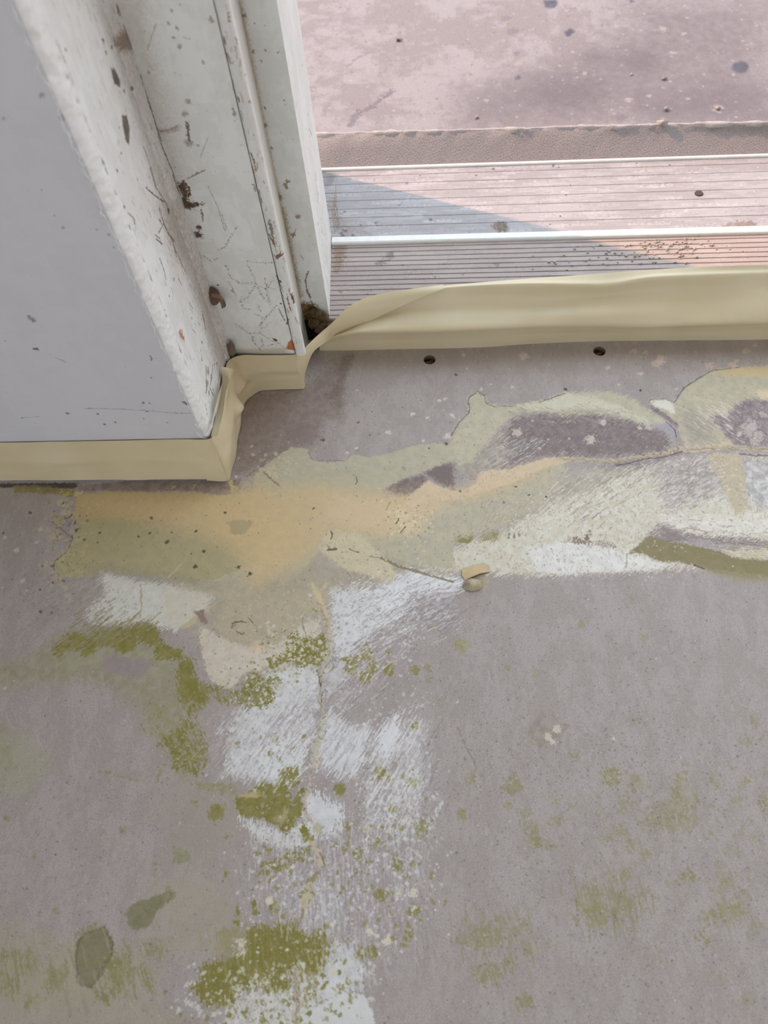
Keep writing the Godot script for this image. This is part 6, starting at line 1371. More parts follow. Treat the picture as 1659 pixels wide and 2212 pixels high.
const FLOOR_LINES = [
	[[222,-15.2,241.4,-14.3,259,-12.8,269.3,-14.8,281.2,-16.3,286.5,-18.1,292.2,-17.2,298.5,-20.3,306.5,-23.1],2.4,[197,179,149],0.95,0.5,0.6],
	[[307.9,-21.2,322.2,-22.1,332.4,-23.1,344.9,-23.2,353.8,-22,400,-19.9],2.8,[197,180,151],0.95,0.5,0.6],
	[[312.1,-21.7,332.7,-25.2,336.3,-26.2],5,[203,184,153],0.9,0.6,0.3],
	[[261.1,-9.2,268.8,-10.7,281,-14.7,292,-15.7,305.2,-20],0.8,[106,92,88],0.9,0.4,0],
	[[343.1,-18,352.7,-16.7,399.2,-16.5],1.3,[121,106,99],0.85,0.5,0],
	[[69.1,89.8,74.8,101.2,76.3,106.3,76.4,111.4],2.4,[205,188,153],0.9,0.5,0.5],
	[[76.4,111.4,79.1,123.2,73.4,134.9,75.8,142.5],2.6,[199,188,164],0.9,0.6,0.6],
	[[75.8,142.5,74.9,151.9,77.2,161,78.3,163.6],2,[195,184,164],0.85,0.7,0.5],
	[[77.8,163.7,76.2,172.6,74.2,180.5,74.1,189.1],3.4,[210,201,177],0.95,0.7,0.6],
	[[74.1,189.1,72,196.7,71.1,202.5,69.5,208.3,72.1,214.7,75.5,219.4],1.6,[199,184,162],0.85,0.6,0.5],
	[[72.6,136.9,75.5,148.1,75.7,155.5],0.5,[77,66,60],0.9,0.4,0],
	[[78.7,123.3,74.3,134,72.6,135.9],0.45,[99,88,79],0.8,0.4,0],
	[[75.3,229.1,77.9,230.6,79.8,233.6,81.1,239.7],2.4,[197,182,155],0.9,0.7,0.4],
	[[80.5,243.4,77.7,248.7,75.1,251.7,72.5,255.5],2,[149,140,92],0.85,0.6,0],
	[[76.2,251,75,255.4,75.3,259,73.6,263.3],3.2,[192,182,153],0.9,0.7,0.4],
	[[73.9,261.9,73.1,266.2,72.1,268.3],1.4,[145,134,110],0.8,0.5,0],
	[[72.5,286.2,73.3,292.2,74.2,298.7,75.1,303.8,76.3,319.3],1.7,[192,179,151],0.9,0.5,0.5],
	[[74,307.1,75.4,308.9,76.6,319.6],3,[199,186,158],0.9,0.5,0.4],
	[[71.5,199.6,72.1,202.9,70.9,207,70.2,213.5],1.8,[195,184,160],0.9,0.5,0.4],
	[[80.7,234.4,82.6,237.4,83.1,239.6],0.5,[99,88,73],0.8,0.3,0],
	[[151.7,-34.3,157.7,-46.3,164.4,-54.4,165.6,-59.9,164,-62.7,165.2,-68.3,170.3,-72.2],0.55,[90,82,69],0.75,0.4,0],
	[[170.3,-73.9,175.8,-70.2,177.2,-62.5,183.1,-59.7,189.7,-60.3,195.1,-59.5],0.5,[101,92,77],0.7,0.5,0],
	[[213.8,-63.1,222.8,-66.7,231.7,-70.4,232.9,-71.2],0.5,[88,79,69],0.75,0.4,0],
	[[306.7,-61.7,315.1,-74.1,328.1,-83.9,337,-89.6,347,-91,356.9,-92.3],0.55,[92,82,69],0.75,0.4,0],
	[[288.8,-61.4,291.9,-64.8,301.5,-64.6,306.3,-61.8],0.4,[121,110,101],0.7,0.4,0],
	[[298.7,-45.3,303.7,-38.2,303.6,-31.8],0.5,[77,71,69],0.8,0.3,0],
	[[-115.9,32.7,-98.7,45.8,-99,53.4,-103.7,60.3,-106.2,62.6],0.6,[106,95,82],0.6,0.5,0],
	[[17.6,-3.5,12.3,-2.3,23.2,-11.1,29.2,-16.3,37.2,-24.1],0.7,[123,110,99],0.6,0.7,0],
	[[53.8,-21.3,55.8,-16.7,62,-14.7,79.2,-14.6],0.5,[127,112,97],0.7,0.4,0],
	[[106.6,59.8,117.6,65.8,129.5,69.6,140.3,72.8,151.9,76.5],1.4,[134,127,95],0.9,0.5,0],
	[[99.5,58.7,106.6,60],0.6,[121,114,99],0.8,0.5,0],
	[[123.9,67.3,129.8,68.4,140.5,73.2],0.8,[142,134,110],0.8,0.4,0],
	[[300.1,64.4,305.8,67],0.8,[88,77,53],0.9,0.4,0],
	[[260.4,56.9,258.8,66.7],0.5,[153,145,132],0.7,0.4,0],
	[[16.8,105.2,22.4,103.6,25.5,104.6],0.55,[114,92,66],0.9,0.4,0],
	[[16.7,108.3,19.3,105.7],0.5,[114,92,66],0.9,0.3,0],
	[[26.5,101.5,29.9,105.1],0.5,[114,92,66],0.8,0.3,0],
	[[20.1,110.3,23.5,112.3,25.1,111.2],0.5,[110,90,66],0.9,0.3,0],
	[[88,-1.2,88.9,2,87.7,4.5],0.6,[99,86,69],0.9,0.3,0],
	[[108.9,24.6,111.1,19.2],0.5,[164,136,101],0.9,0.3,0],
	[[115.8,34.7,117.3,31.2],1,[88,75,58],0.9,0.3,0],
	[[118.9,41.6,122,37],0.6,[106,88,64],0.9,0.3,0],
	[[73.3,40.5,74.4,42.8,74.2,46.2],0.8,[106,92,71],0.9,0.4,0],
	[[72.2,54.2,77.7,53.6],1.6,[101,86,73],0.9,0.6,0],
	[[86.3,53.6,92.4,55.9],0.8,[123,112,90],0.9,0.4,0],
	[[85.7,70.3,88.3,73],0.9,[164,145,110],0.9,0.4,0],
	[[23.8,-6,28.7,-0.9,35.8,5.4],1,[132,116,88],0.7,0.6,0],
	[[60,100.7,60.4,105.8,64.1,114.9],0.5,[132,123,106],0.8,0.4,0],
	[[119,-9.2,121.1,-6.6],0.4,[110,99,77],0.8,0.3,0],
	[[153.9,166.9,157.2,175.5,162.2,184.8,163.8,189],0.6,[142,127,121],0.8,0.5,0],
	[[163.8,189,162,194,160.7,196.5],0.8,[151,142,108],0.7,0.5,0],
	[[166.2,193.9,164.6,191.5],0.5,[142,132,123],0.6,0.4,0],
	[[146,162.1,140.7,169.7,137.2,176.7],0.5,[147,132,125],0.7,0.4,0],
	[[143.3,185.2,139.9,193.6,137.4,201.1],0.7,[153,138,127],0.6,0.5,0],
	[[111.1,230.9,119.4,234.1,128.5,236.6],0.6,[151,142,138],0.7,0.4,0],
	[[-30,75.8,-25,69.1,-21.3,64.1],0.9,[192,182,153],0.8,0.4,0],
	[[-45.7,79.2,-42.7,92.1,-42.1,100.6],1,[175,164,134],0.85,0.5,0],
	[[16.6,107.3,18.2,104.2,24,104],0.6,[114,95,69],0.9,0.3,0],
	[[-108.1,63.8,-105.8,64.3,-103.2,70.5,-98.7,76.1],1.4,[192,177,140],0.85,0.6,0.6],
	[[-106.2,62.6,-106.4,66,-104.5,69.4],0.6,[99,88,73],0.8,0.4,0],
	[[-113,18,-108,20.5,-106,24.2,-108.7,26.6],5,[192,182,155],0.85,0.8,0.6],
	[[-114.3,30.3,-109.9,35.1],4,[182,166,127],0.85,0.8,0.6],
	[[-114.3,10.5,-111.2,11.7,-108.2,10.5],3,[182,162,101],0.8,0.8,0.4],
	[[-103.8,29.1,-106.7,30.3],2,[101,90,75],0.8,0.8,0],
	[[-104.6,11.8,-100.5,10.5],2.5,[203,190,132],0.8,0.8,0],
	[[-38.3,7.1,-35.8,5.8],1.4,[175,164,121],0.9,0.5,0],
	[[-23.1,7.1,-22,3.4],1.4,[175,164,121],0.9,0.5,0],
	[[1.6,2.2,4.5,7.3,5.7,12.2],4,[192,175,127],0.9,0.6,0.3],
]
const FLOOR_DOTS = [
	[205.7,-105.7,3.2,[199,188,175],0.85],
	[161.9,-107.3,1.2,[199,188,175],0.85],
	[144.1,-65.8,0.9,[199,188,175],0.85],
	[147.4,-66.4,1,[199,188,175],0.85],
	[125,-53.9,1.5,[199,188,175],0.85],
	[135.3,-50.6,1.2,[199,188,175],0.85],
	[153.3,-51.1,1.3,[199,188,175],0.85],
	[173.6,-75.9,1.3,[199,188,175],0.85],
	[195.8,-77,1,[199,188,175],0.85],
	[84.9,-75.9,0.8,[199,188,175],0.85],
	[164,-94.9,1,[199,188,175],0.85],
	[118.4,-96.5,0.6,[199,188,175],0.85],
	[284.9,-108.8,2.4,[195,175,153],0.85],
	[293,-107.5,1.8,[195,175,153],0.85],
	[289,-102.9,0.7,[195,175,153],0.85],
	[299.7,-97.4,3,[195,175,153],0.85],
	[302.4,-100,3.2,[195,175,153],0.85],
	[304.6,-102,2.6,[195,175,153],0.85],
	[297.9,-95.9,2.4,[195,175,153],0.85],
	[265,-93.9,1.8,[195,175,153],0.85],
	[286.7,-87.8,1.6,[195,175,153],0.85],
	[336.2,-94.1,3.2,[195,175,153],0.85],
	[352.6,-94.8,2.6,[195,175,153],0.85],
	[355.1,-97.9,1.6,[195,175,153],0.85],
	[363.9,-107.6,2.6,[195,175,153],0.85],
	[419,-105.4,2,[195,175,153],0.85],
	[321.8,-99.1,0.8,[195,175,153],0.85],
	[328.6,-107.3,0.8,[195,175,153],0.85],
	[371.1,-112.8,1.6,[195,175,153],0.85],
	[197.3,-37.2,3.2,[203,188,175],0.85],
	[246.4,-30.7,3.4,[203,188,175],0.85],
	[255.8,-45.1,2.4,[203,188,175],0.85],
	[280.4,-39.5,1.2,[203,188,175],0.85],
	[124.9,-53.8,1.6,[203,188,175],0.85],
	[152.9,-52.5,1.4,[203,188,175],0.85],
	[148.1,-67.2,1.3,[203,188,175],0.85],
	[144.2,-65.5,1,[203,188,175],0.85],
	[134.8,-50,1,[203,188,175],0.85],
	[149.5,-34.4,2.4,[203,188,175],0.85],
	[132.8,-30.6,1.2,[203,188,175],0.85],
	[181.1,-80.1,0.8,[203,188,175],0.85],
	[195.9,-77,1,[203,188,175],0.85],
	[162,-107.7,1.4,[203,188,175],0.85],
	[265.2,-93.8,1.5,[203,188,175],0.85],
	[287,-87.9,1.3,[203,188,175],0.85],
	[270.6,-77.9,1.2,[203,188,175],0.85],
	[302.7,-98.9,2.6,[203,188,175],0.85],
	[211.3,-23.9,1.2,[203,188,175],0.85],
	[232.3,-31.5,1,[203,188,175],0.85],
	[208.5,-47,0.8,[203,188,175],0.85],
	[218.1,-31,0.8,[203,188,175],0.85],
	[157.8,-49,0.8,[203,188,175],0.85],
	[246.4,-30.8,3.2,[199,184,171],0.85],
	[255.6,-45.3,2.4,[199,184,171],0.85],
	[286.5,-40.5,2.2,[199,184,171],0.85],
	[280.4,-40.1,1.4,[199,184,171],0.85],
	[345.2,-34,1.8,[199,184,171],0.85],
	[301.5,-99.6,1,[199,184,171],0.85],
	[286,-88,1.4,[199,184,171],0.85],
	[309.8,-73.6,1,[199,184,171],0.85],
	[351.8,-37.6,5,[195,182,173],0.7],
	[355.8,-40.8,4,[195,182,173],0.7],
	[357.4,-32.3,4,[195,182,173],0.7],
	[364.4,-50.4,2.5,[195,182,173],0.7],
	[354.1,-28.1,3,[195,182,173],0.7],
	[125.1,-54.1,1.6,[210,199,188],0.9],
	[135.6,-50.5,0.9,[210,199,188],0.9],
	[143.3,-65.8,1,[210,199,188],0.9],
	[108.5,-38,1.9,[210,199,188],0.9],
	[80.5,-21.1,1.3,[210,199,188],0.9],
	[86.8,-24.9,1,[210,199,188],0.9],
	[133.1,-31.1,1,[210,199,188],0.9],
	[5,-17.1,0.9,[210,199,188],0.9],
	[5.3,-2.3,0.9,[210,199,188],0.9],
	[149.7,-34.9,2,[210,199,188],0.9],
	[63.5,86.6,1.2,[210,199,188],0.9],
	[153.1,-52.3,1.2,[210,199,188],0.9],
	[-121.8,39.1,1.4,[203,192,175],0.85],
	[-133.9,54.8,1.7,[203,192,175],0.85],
	[-122,48.8,1.1,[203,192,175],0.85],
	[-145,45.2,1,[203,192,175],0.85],
	[-124.4,77.3,1.4,[203,192,175],0.85],
	[-136.2,81.8,0.8,[203,192,175],0.85],
	[-115.9,147.8,1,[203,192,175],0.85],
	[-119.5,83.9,0.8,[203,192,175],0.85],
	[96.3,-56.5,0.6,[92,79,66],0.85],
	[86.7,-47,0.8,[92,79,66],0.85],
	[95.5,-36.1,0.6,[92,79,66],0.85],
	[136.9,-24.5,0.7,[92,79,66],0.85],
	[148.6,-28.3,1,[92,79,66],0.85],
	[60.6,23.3,0.7,[92,79,66],0.85],
	[2.2,26.5,0.7,[92,79,66],0.85],
	[-8.3,55.5,0.8,[92,79,66],0.85],
	[-16,40.4,0.8,[92,79,66],0.85],
	[-12,66.2,1.2,[92,79,66],0.85],
	[15.8,66.9,0.9,[92,79,66],0.85],
	[23.9,71.1,0.9,[92,79,66],0.85],
	[114.7,49.6,0.5,[92,79,66],0.85],
	[62.8,-32.4,1.4,[92,79,66],0.85],
	[-99.4,33.9,1,[97,84,66],0.85],
	[-97.5,39.5,1.2,[97,84,66],0.85],
	[-34.3,48.5,1.6,[97,84,66],0.85],
	[-48.1,30.6,1,[97,84,66],0.85],
	[-54.2,44.3,0.7,[97,84,66],0.85],
	[-47,41.9,0.8,[97,84,66],0.85],
	[-32,41.5,0.7,[97,84,66],0.85],
	[-15.9,40.5,0.9,[97,84,66],0.85],
	[-8.2,55.4,0.9,[97,84,66],0.85],
	[-12.5,66,1.3,[97,84,66],0.85],
	[15.9,67,1.2,[97,84,66],0.85],
	[-80.5,48.7,0.8,[97,84,66],0.85],
	[1.7,26.3,0.8,[97,84,66],0.85],
	[-80.5,41.7,0.9,[97,84,66],0.85],
	[-110.9,83,0.8,[97,84,66],0.85],
	[-106.4,98.4,1,[97,84,66],0.85],
	[-99.2,98.9,0.8,[97,84,66],0.85],
	[-16.4,57.1,0.6,[97,84,66],0.85],
	[23.9,71,1.2,[97,84,66],0.85],
	[-147.1,41.7,0.8,[97,84,66],0.85],
	[-132.9,26,1.2,[97,84,66],0.85],
	[157.5,10.2,0.9,[77,66,56],0.9],
	[194.3,6.9,0.8,[77,66,56],0.9],
	[202.3,13.4,0.7,[77,66,56],0.9],
	[185.8,19.3,0.6,[77,66,56],0.9],
	[213.4,14.7,0.6,[77,66,56],0.9],
	[285.1,-72.7,0.9,[77,66,56],0.9],
	[233.1,-74.3,1.1,[77,66,56],0.9],
	[156.1,-89.2,0.9,[77,66,56],0.9],
	[43.7,279,3.4,[216,208,184],0.9],
	[122.7,252.6,1.2,[216,208,184],0.9],
	[130.3,252,2,[216,208,184],0.9],
	[117.4,274.2,2,[216,208,184],0.9],
	[108.3,270.4,1.8,[216,208,184],0.9],
	[91.3,288.3,1.8,[216,208,184],0.9],
	[56.9,257.4,1.8,[216,208,184],0.9],
	[112.7,272,1.4,[216,208,184],0.9],
	[209,167.2,2.2,[208,201,184],0.8],
	[206.4,174.2,1.6,[208,201,184],0.8],
	[154.1,152.1,0.9,[208,201,184],0.8],
	[239.8,171.5,0.8,[208,201,184],0.8],
	[204,171.2,2.2,[208,201,184],0.8],
]
const FLOOR_SCRAPES = [
	[[47.3,161.4,73.5,148.2,74.2,170,66.3,191.8,44.3,198.9,37.7,188.1],90,-58,6,9,0.45,[164,153,149],0.6],
	[[42.8,170.5,56.4,161.3,70.6,157.4,67.3,183.2,56.2,196.2,42.5,199],140,-58,6,10,0.6,[225,225,221],0.8],
	[[18.1,161.9,38.9,152.4,39.2,170.6,29.7,195,21.1,196.9,13.3,179.9],110,-58,8,8,0.6,[192,184,175],0.6],
	[[79.9,160.9,104.3,164.1,103.4,203.5,86.3,203.8,76.8,191.6],90,-60,6,8,0.5,[164,153,149],0.55],
	[[101.9,169.5,133.5,160.1,134.1,218.8,108.3,219.4,101.3,195.3],260,-63,5,11,0.5,[225,225,221],0.6],
	[[78.1,134.9,99.7,123,118.3,120.9,100.9,147.8,85.7,168,78.1,160.9],150,-50,8,9,0.5,[203,199,195],0.6],
	[[93,82.2,132.7,77.8,133,114.8,100,128.9,85.9,127.1],150,-38,8,9,0.5,[225,225,221],0.6],
	[[88.7,92.8,117.5,88.4,132.8,88.3,132.9,102.8,99.5,117.1],90,-38,8,7,0.5,[164,153,149],0.6],
	[[44.9,228.3,91.8,225.6,138,195.7,133.5,250.1,114,265,78.6,269.5,55.6,263.9],240,84,6,9,0.55,[208,205,203],0.6],
	[[44.9,228.3,91.8,225.6,138,195.7,139.9,249.9,118.3,278.6,78.7,271.6,52.3,264],240,84,6,7,0.5,[155,145,140],0.55],
	[[42.1,297.2,87.5,283,94.8,276,109.3,285.7,96.2,299.2,52.7,320.3],180,70,8,6,0.6,[214,214,208],0.65],
	[[22.7,271.9,86.3,267.2,87.7,286.4,35.5,305.2],90,72,6,7,0.5,[162,153,101],0.5],
	[[86.2,265.8,141.5,257.1,138.5,281.4,107.2,289.1,87.6,285],150,76,6,8,0.45,[192,186,184],0.5],
	[[181.8,-23.6,197.1,-33.9,218.1,-31,202.3,-13.1,187.4,-5.7,168.6,-2.1],110,-38,7,6,0.5,[208,205,195],0.6],
	[[191.7,-55.4,262.7,-55.8,277.7,-47.5,251.1,-46.5,219.2,-46.9,197.8,-47.2],110,22,8,6,0.6,[164,151,138],0.7],
	[[204.5,-52.5,262.4,-53.1,292.5,-40.7,289.7,-20,227.8,-20.6,196.2,-15.7],170,-35,12,4,0.35,[175,166,162],0.45],
	[[219.8,3.2,257.7,-9,277.6,-5.1,254.8,17.8,222.9,41,193.3,42.1],150,-40,7,8,0.5,[225,222,208],0.6],
	[[225.9,3.2,270,-10.1,292.7,-12.4,276,7.1,248.6,29.5,233,37.5],110,-40,6,7,0.6,[151,138,129],0.6],
	[[172.1,18.7,205,11.6,210,28.3,187.4,39.8,167.5,42.1],90,-52,8,7,0.6,[175,164,142],0.5],
	[[326.8,-59.8,347.6,-60.6,342.1,-39.9,331.2,-35.7,318.5,-51],70,45,8,6,0.7,[214,210,195],0.7],
	[[308.2,-51.2,320.9,-55.4,331.6,-37.9,324.6,-26.3,311.7,-29.6],60,42,8,6,0.6,[153,142,129],0.55],
	[[291.1,-15.2,329.3,-14.8,325.7,15,292.3,22.6],170,-30,14,6,0.5,[221,218,210],0.6],
	[[291.1,-15.2,329.3,-14.8,325.7,15,292.3,22.6],110,-30,14,5,0.5,[138,127,123],0.6],
	[[347.4,-59.5,409.3,-58.6,401.1,-24.5,342.9,-26.1],160,86,6,4,0.4,[184,173,166],0.5],
	[[345.8,-14.7,398.7,-14.3,390.2,21,341.8,22.8],90,-80,8,6,0.5,[153,145,140],0.5],
	[[289.8,39.6,385.4,41.4,382.3,54,311.4,52.3,291.9,46.9],110,5,8,6,0.5,[123,110,101],0.5],
	[[-97.5,97.8,-70.3,88,-41.2,102.6,-29.5,106.7,-58.2,116.2,-84.1,123.5,-94.5,121.6],200,-42,6,6,0.6,[164,153,149],0.6],
	[[-89.1,103,-61.5,100.7,-30.9,104.6,-29.8,110.8,-67.8,117.3],70,-42,6,6,0.7,[140,134,75],0.7],
	[[-119.3,72.8,-72.9,76,-70.3,88,-100.6,105.2,-116.3,103.2],160,-42,8,7,0.5,[153,142,136],0.5],
	[[-4.7,156.3,19,146.6,29.8,151.1,18.8,178.5,7.5,192.4,-1,178.8],140,62,8,6,0.6,[179,166,160],0.6],
	[[-154.4,153.8,-62.1,142.9,-29.9,161.3,-23.8,193.1,-140.7,195.4],160,62,10,10,0.6,[184,173,164],0.35],
	[[-113.8,277.5,-45.3,280.4,-35.5,276.5,-6.2,284.7,4.8,301.1,-17.5,307.1,-49.8,304.3,-105,304.2],110,65,6,9,0.9,[175,166,147],0.4],
	[[-113.8,277.5,-45.3,280.4,-6.2,284.7,4.8,301.1,-17.5,307.1,-49.8,304.3,-105,304.2],60,65,6,9,1,[134,128,84],0.45],
	[[-14.9,239.2,26.1,230.4,38.5,260.1,5.8,261],90,86,6,9,0.5,[164,158,132],0.45],
	[[88.6,78.4,152.8,74.9,152.4,110.1,118.9,116.4,87.2,120.6],170,-32,8,8,0.5,[225,227,225],0.6],
	[[113.3,84.7,152.7,85.5,152.4,110.1,118.7,108.4],130,-32,8,6,0.5,[142,132,127],0.5],
	[[123.9,71.3,177.9,83.9,152.8,102.6,124.7,114.9],160,-20,10,7,0.45,[160,147,140],0.5],
	[[208.1,241.9,246.5,244.3,244.2,262.6,213.4,265.1],130,82,6,7,0.6,[140,135,92],0.5],
	[[155.5,259.5,190.2,260.9,189.2,278.6,155.1,279.7],110,80,8,6,0.6,[147,141,99],0.5],
]
const FLOOR_FLECKS = [
	[[42.9,225.3,91.6,222.5,139.7,192.4,141.5,249.9,122.1,275.1,78.8,273,49.5,266.9],900,0.2,1,[216,216,210],0.75],
	[[42.9,225.3,91.6,222.5,139.7,192.4,141.5,249.9,122.1,275.1,78.8,273,49.5,266.9],700,0.2,0.9,[164,154,151],0.7],
	[[42.9,225.3,91.6,222.5,139.7,192.4,141.5,257.1,122.2,278.5,78.8,273,49.5,266.9],160,0.3,1.3,[140,133,73],0.8],
	[[17,154.6,44.7,137.2,73.6,136.9,75.1,169.9,65.5,202.6,24.7,196.8],420,0.2,0.8,[164,154,151],0.6],
	[[15.7,158.3,44.3,133.4,73.4,134.9,103.6,167.7,103.1,196.9,65.7,204.3,22.9,196.9],420,0.2,0.9,[216,216,210],0.7],
	[[76.1,78,132.6,73.5,133.1,124.6,81.4,129.1],420,0.2,0.9,[164,154,151],0.65],
	[[76.1,78,132.6,73.5,133.2,128.5,82.6,148],420,0.2,0.8,[216,216,210],0.7],
	[[101.4,158.8,133.4,151,134.1,223.4,100.2,224.2],420,0.2,0.9,[216,216,210],0.6],
	[[36.7,107.6,75.9,103.2,78.2,136.8,28.6,158.1,24.1,137.5],260,0.3,1.4,[210,205,188],0.85],
	[[36.7,107.6,75.9,103.2,78.2,136.8,28.6,158.1,24.1,137.5],120,0.2,0.9,[127,121,56],0.8],
	[[23.1,295.2,87.4,282.3,109,277.6,109.7,295.5,75.1,319.4,30.2,321.1],520,0.3,1.3,[212,212,203],0.8],
	[[23.6,298.5,87.6,285,109.2,282.3,107.5,295.6,75.1,319.4,30.2,321.1],200,0.3,1.2,[127,121,56],0.8],
	[[122.9,18.5,174.4,11.5,219.6,5.6,266.8,-0.2,293.6,-5,282.9,70.5,210.9,72.9,123.9,68.9],700,0.2,0.8,[164,153,132],0.55],
	[[184.1,23.5,293.6,-5,282.9,70.5,210.9,72.9,183,52.2],500,0.2,0.7,[229,226,212],0.6],
	[[174.2,-52.9,294,-51.3,295.7,-20,217,-15.6,166.5,-0.8],420,0.15,0.6,[192,182,175],0.55],
	[[174.2,-52.9,294,-51.3,295.7,-20,217,-15.6,166.5,-0.8],200,0.15,0.6,[95,84,82],0.5],
	[[291.4,-17.2,399.2,-16.3,380.7,61.1,288.5,48.7,264,56],600,0.2,0.8,[164,154,151],0.6],
	[[291.4,-17.2,399.2,-16.3,380.7,61.1,288.5,48.7],400,0.2,0.8,[216,216,210],0.6],
	[[346.1,-61.7,409.8,-60.8,400.9,-23.5,341.1,-25.1],160,0.2,0.9,[197,186,179],0.55],
	[[-130.4,70.6,-70.9,76,-40.8,104.7,-84.1,123.5,-115.7,123.8],420,0.2,0.8,[145,134,123],0.5],
	[[-77.8,72.7,5.2,81.1,-18,110.7,-70.1,107],200,0.2,0.6,[186,179,164],0.5],
	[[-112.7,23.5,-95.8,30.9,-91.5,76.1,-105.7,77.2,-115.7,33.3],160,0.3,1.6,[192,179,142],0.7],
	[[-112.7,23.5,-95.8,30.9,-91.5,76.1,-105.7,77.2,-115.7,33.3],70,0.2,0.9,[97,86,71],0.7],
	[[-7.5,156.3,19,146.6,30.4,155.8,11.9,192.4,-10.4,192.8],260,0.3,1.2,[164,154,147],0.7],
	[[20.3,-17.7,41.2,-28,38.7,12.9,22.9,5.4],90,0.3,1.4,[208,195,158],0.7],
	[[61.8,38.1,98.9,43.9,117.9,75.1,78.4,72,65.4,57.6],120,0.2,0.9,[164,153,123],0.6],
	[[110.2,15.6,135.1,27.7,133.2,46.2,115.1,43.9],90,0.3,1.2,[225,208,169],0.7],
	[[110.2,15.6,135.1,27.7,133.2,46.2,115.1,43.9],40,0.2,0.7,[121,103,77],0.7],
	[[3.6,74.5,78.5,74.1,76.8,106.7,24.1,117.3],260,0.2,1,[203,192,164],0.5],
	[[-4.1,-72,64.9,-107.5,80.4,-65.4,61.7,-31.7,7,-5.7],600,0.15,0.7,[123,110,101],0.4],
	[[-4.1,-72,64.9,-107.5,80.4,-65.4,61.7,-31.7,7,-5.7],300,0.15,0.6,[182,169,160],0.45],
	[[157.1,161.3,357.4,158.1,321,310.6,154.5,316.8],1500,0.12,0.5,[108,101,101],0.6],
	[[157.1,161.3,357.4,158.1,321,310.6,154.5,316.8],700,0.15,0.6,[184,176,173],0.5],
	[[226.5,185.5,352.7,178.2,331.6,266.3,206.2,266.1],260,0.3,1.4,[147,141,101],0.5],
	[[123.9,71.3,282.8,70.7,261.5,220.3,126.8,223.6],900,0.12,0.45,[114,106,106],0.6],
	[[-141.6,192.8,20.4,189.7,31.3,321.1,-97.9,325.9],800,0.12,0.5,[123,114,110],0.5],
]
const REVEAL_COATS = [
	[[-62.4,273.3,-72.6,268,-74.1,250.8,-74.3,226.6,-71.9,200.5,-74.2,165.4,-62.3,136.5,-43.3,153.6,-51.8,178.3,-55.3,203.6,-57.7,226.2,-63.3,254.8],[168,163,156],[140,132,122],[6,6,5,90,0.32,0,0.5,8,0.5,0]],
	[[-47.7,183.3,-67.9,167,-70.4,143.6,-73.8,110.9,-72.5,79,-72.9,44.4,-47.2,47.4,-50.3,74.3,-53.1,99,-55.3,128.3,-49.1,162],[160,152,142],[128,116,104],[6,6,6,90,0.4,0,0.5,8,0.5,0]],
	[[-51.9,254.4,-55.8,251.4,-56.9,245,-53.9,244.3,-49.5,248.8],[84,80,70],[110,106,96],[0.6,0.8,0,90,1,0,0.5,8,0.5,0]],
	[[-45.4,236.3,-50.2,232.7,-48.6,227.5,-41.1,224.2,-39.3,227.5,-42.2,233.4],[92,86,76],[120,116,104],[0.5,0.6,0,90,1,0,0.5,8,0.5,0]],
	[[-64.1,259.2,-73,258.4,-80.3,254.4,-86,247,-91.4,238.8,-85.8,237.9,-77.8,246.6,-67.4,253.2],[134,116,100],[150,134,118],[1.5,2,0,90,0.9,0,0.5,8,0.5,0]],
]
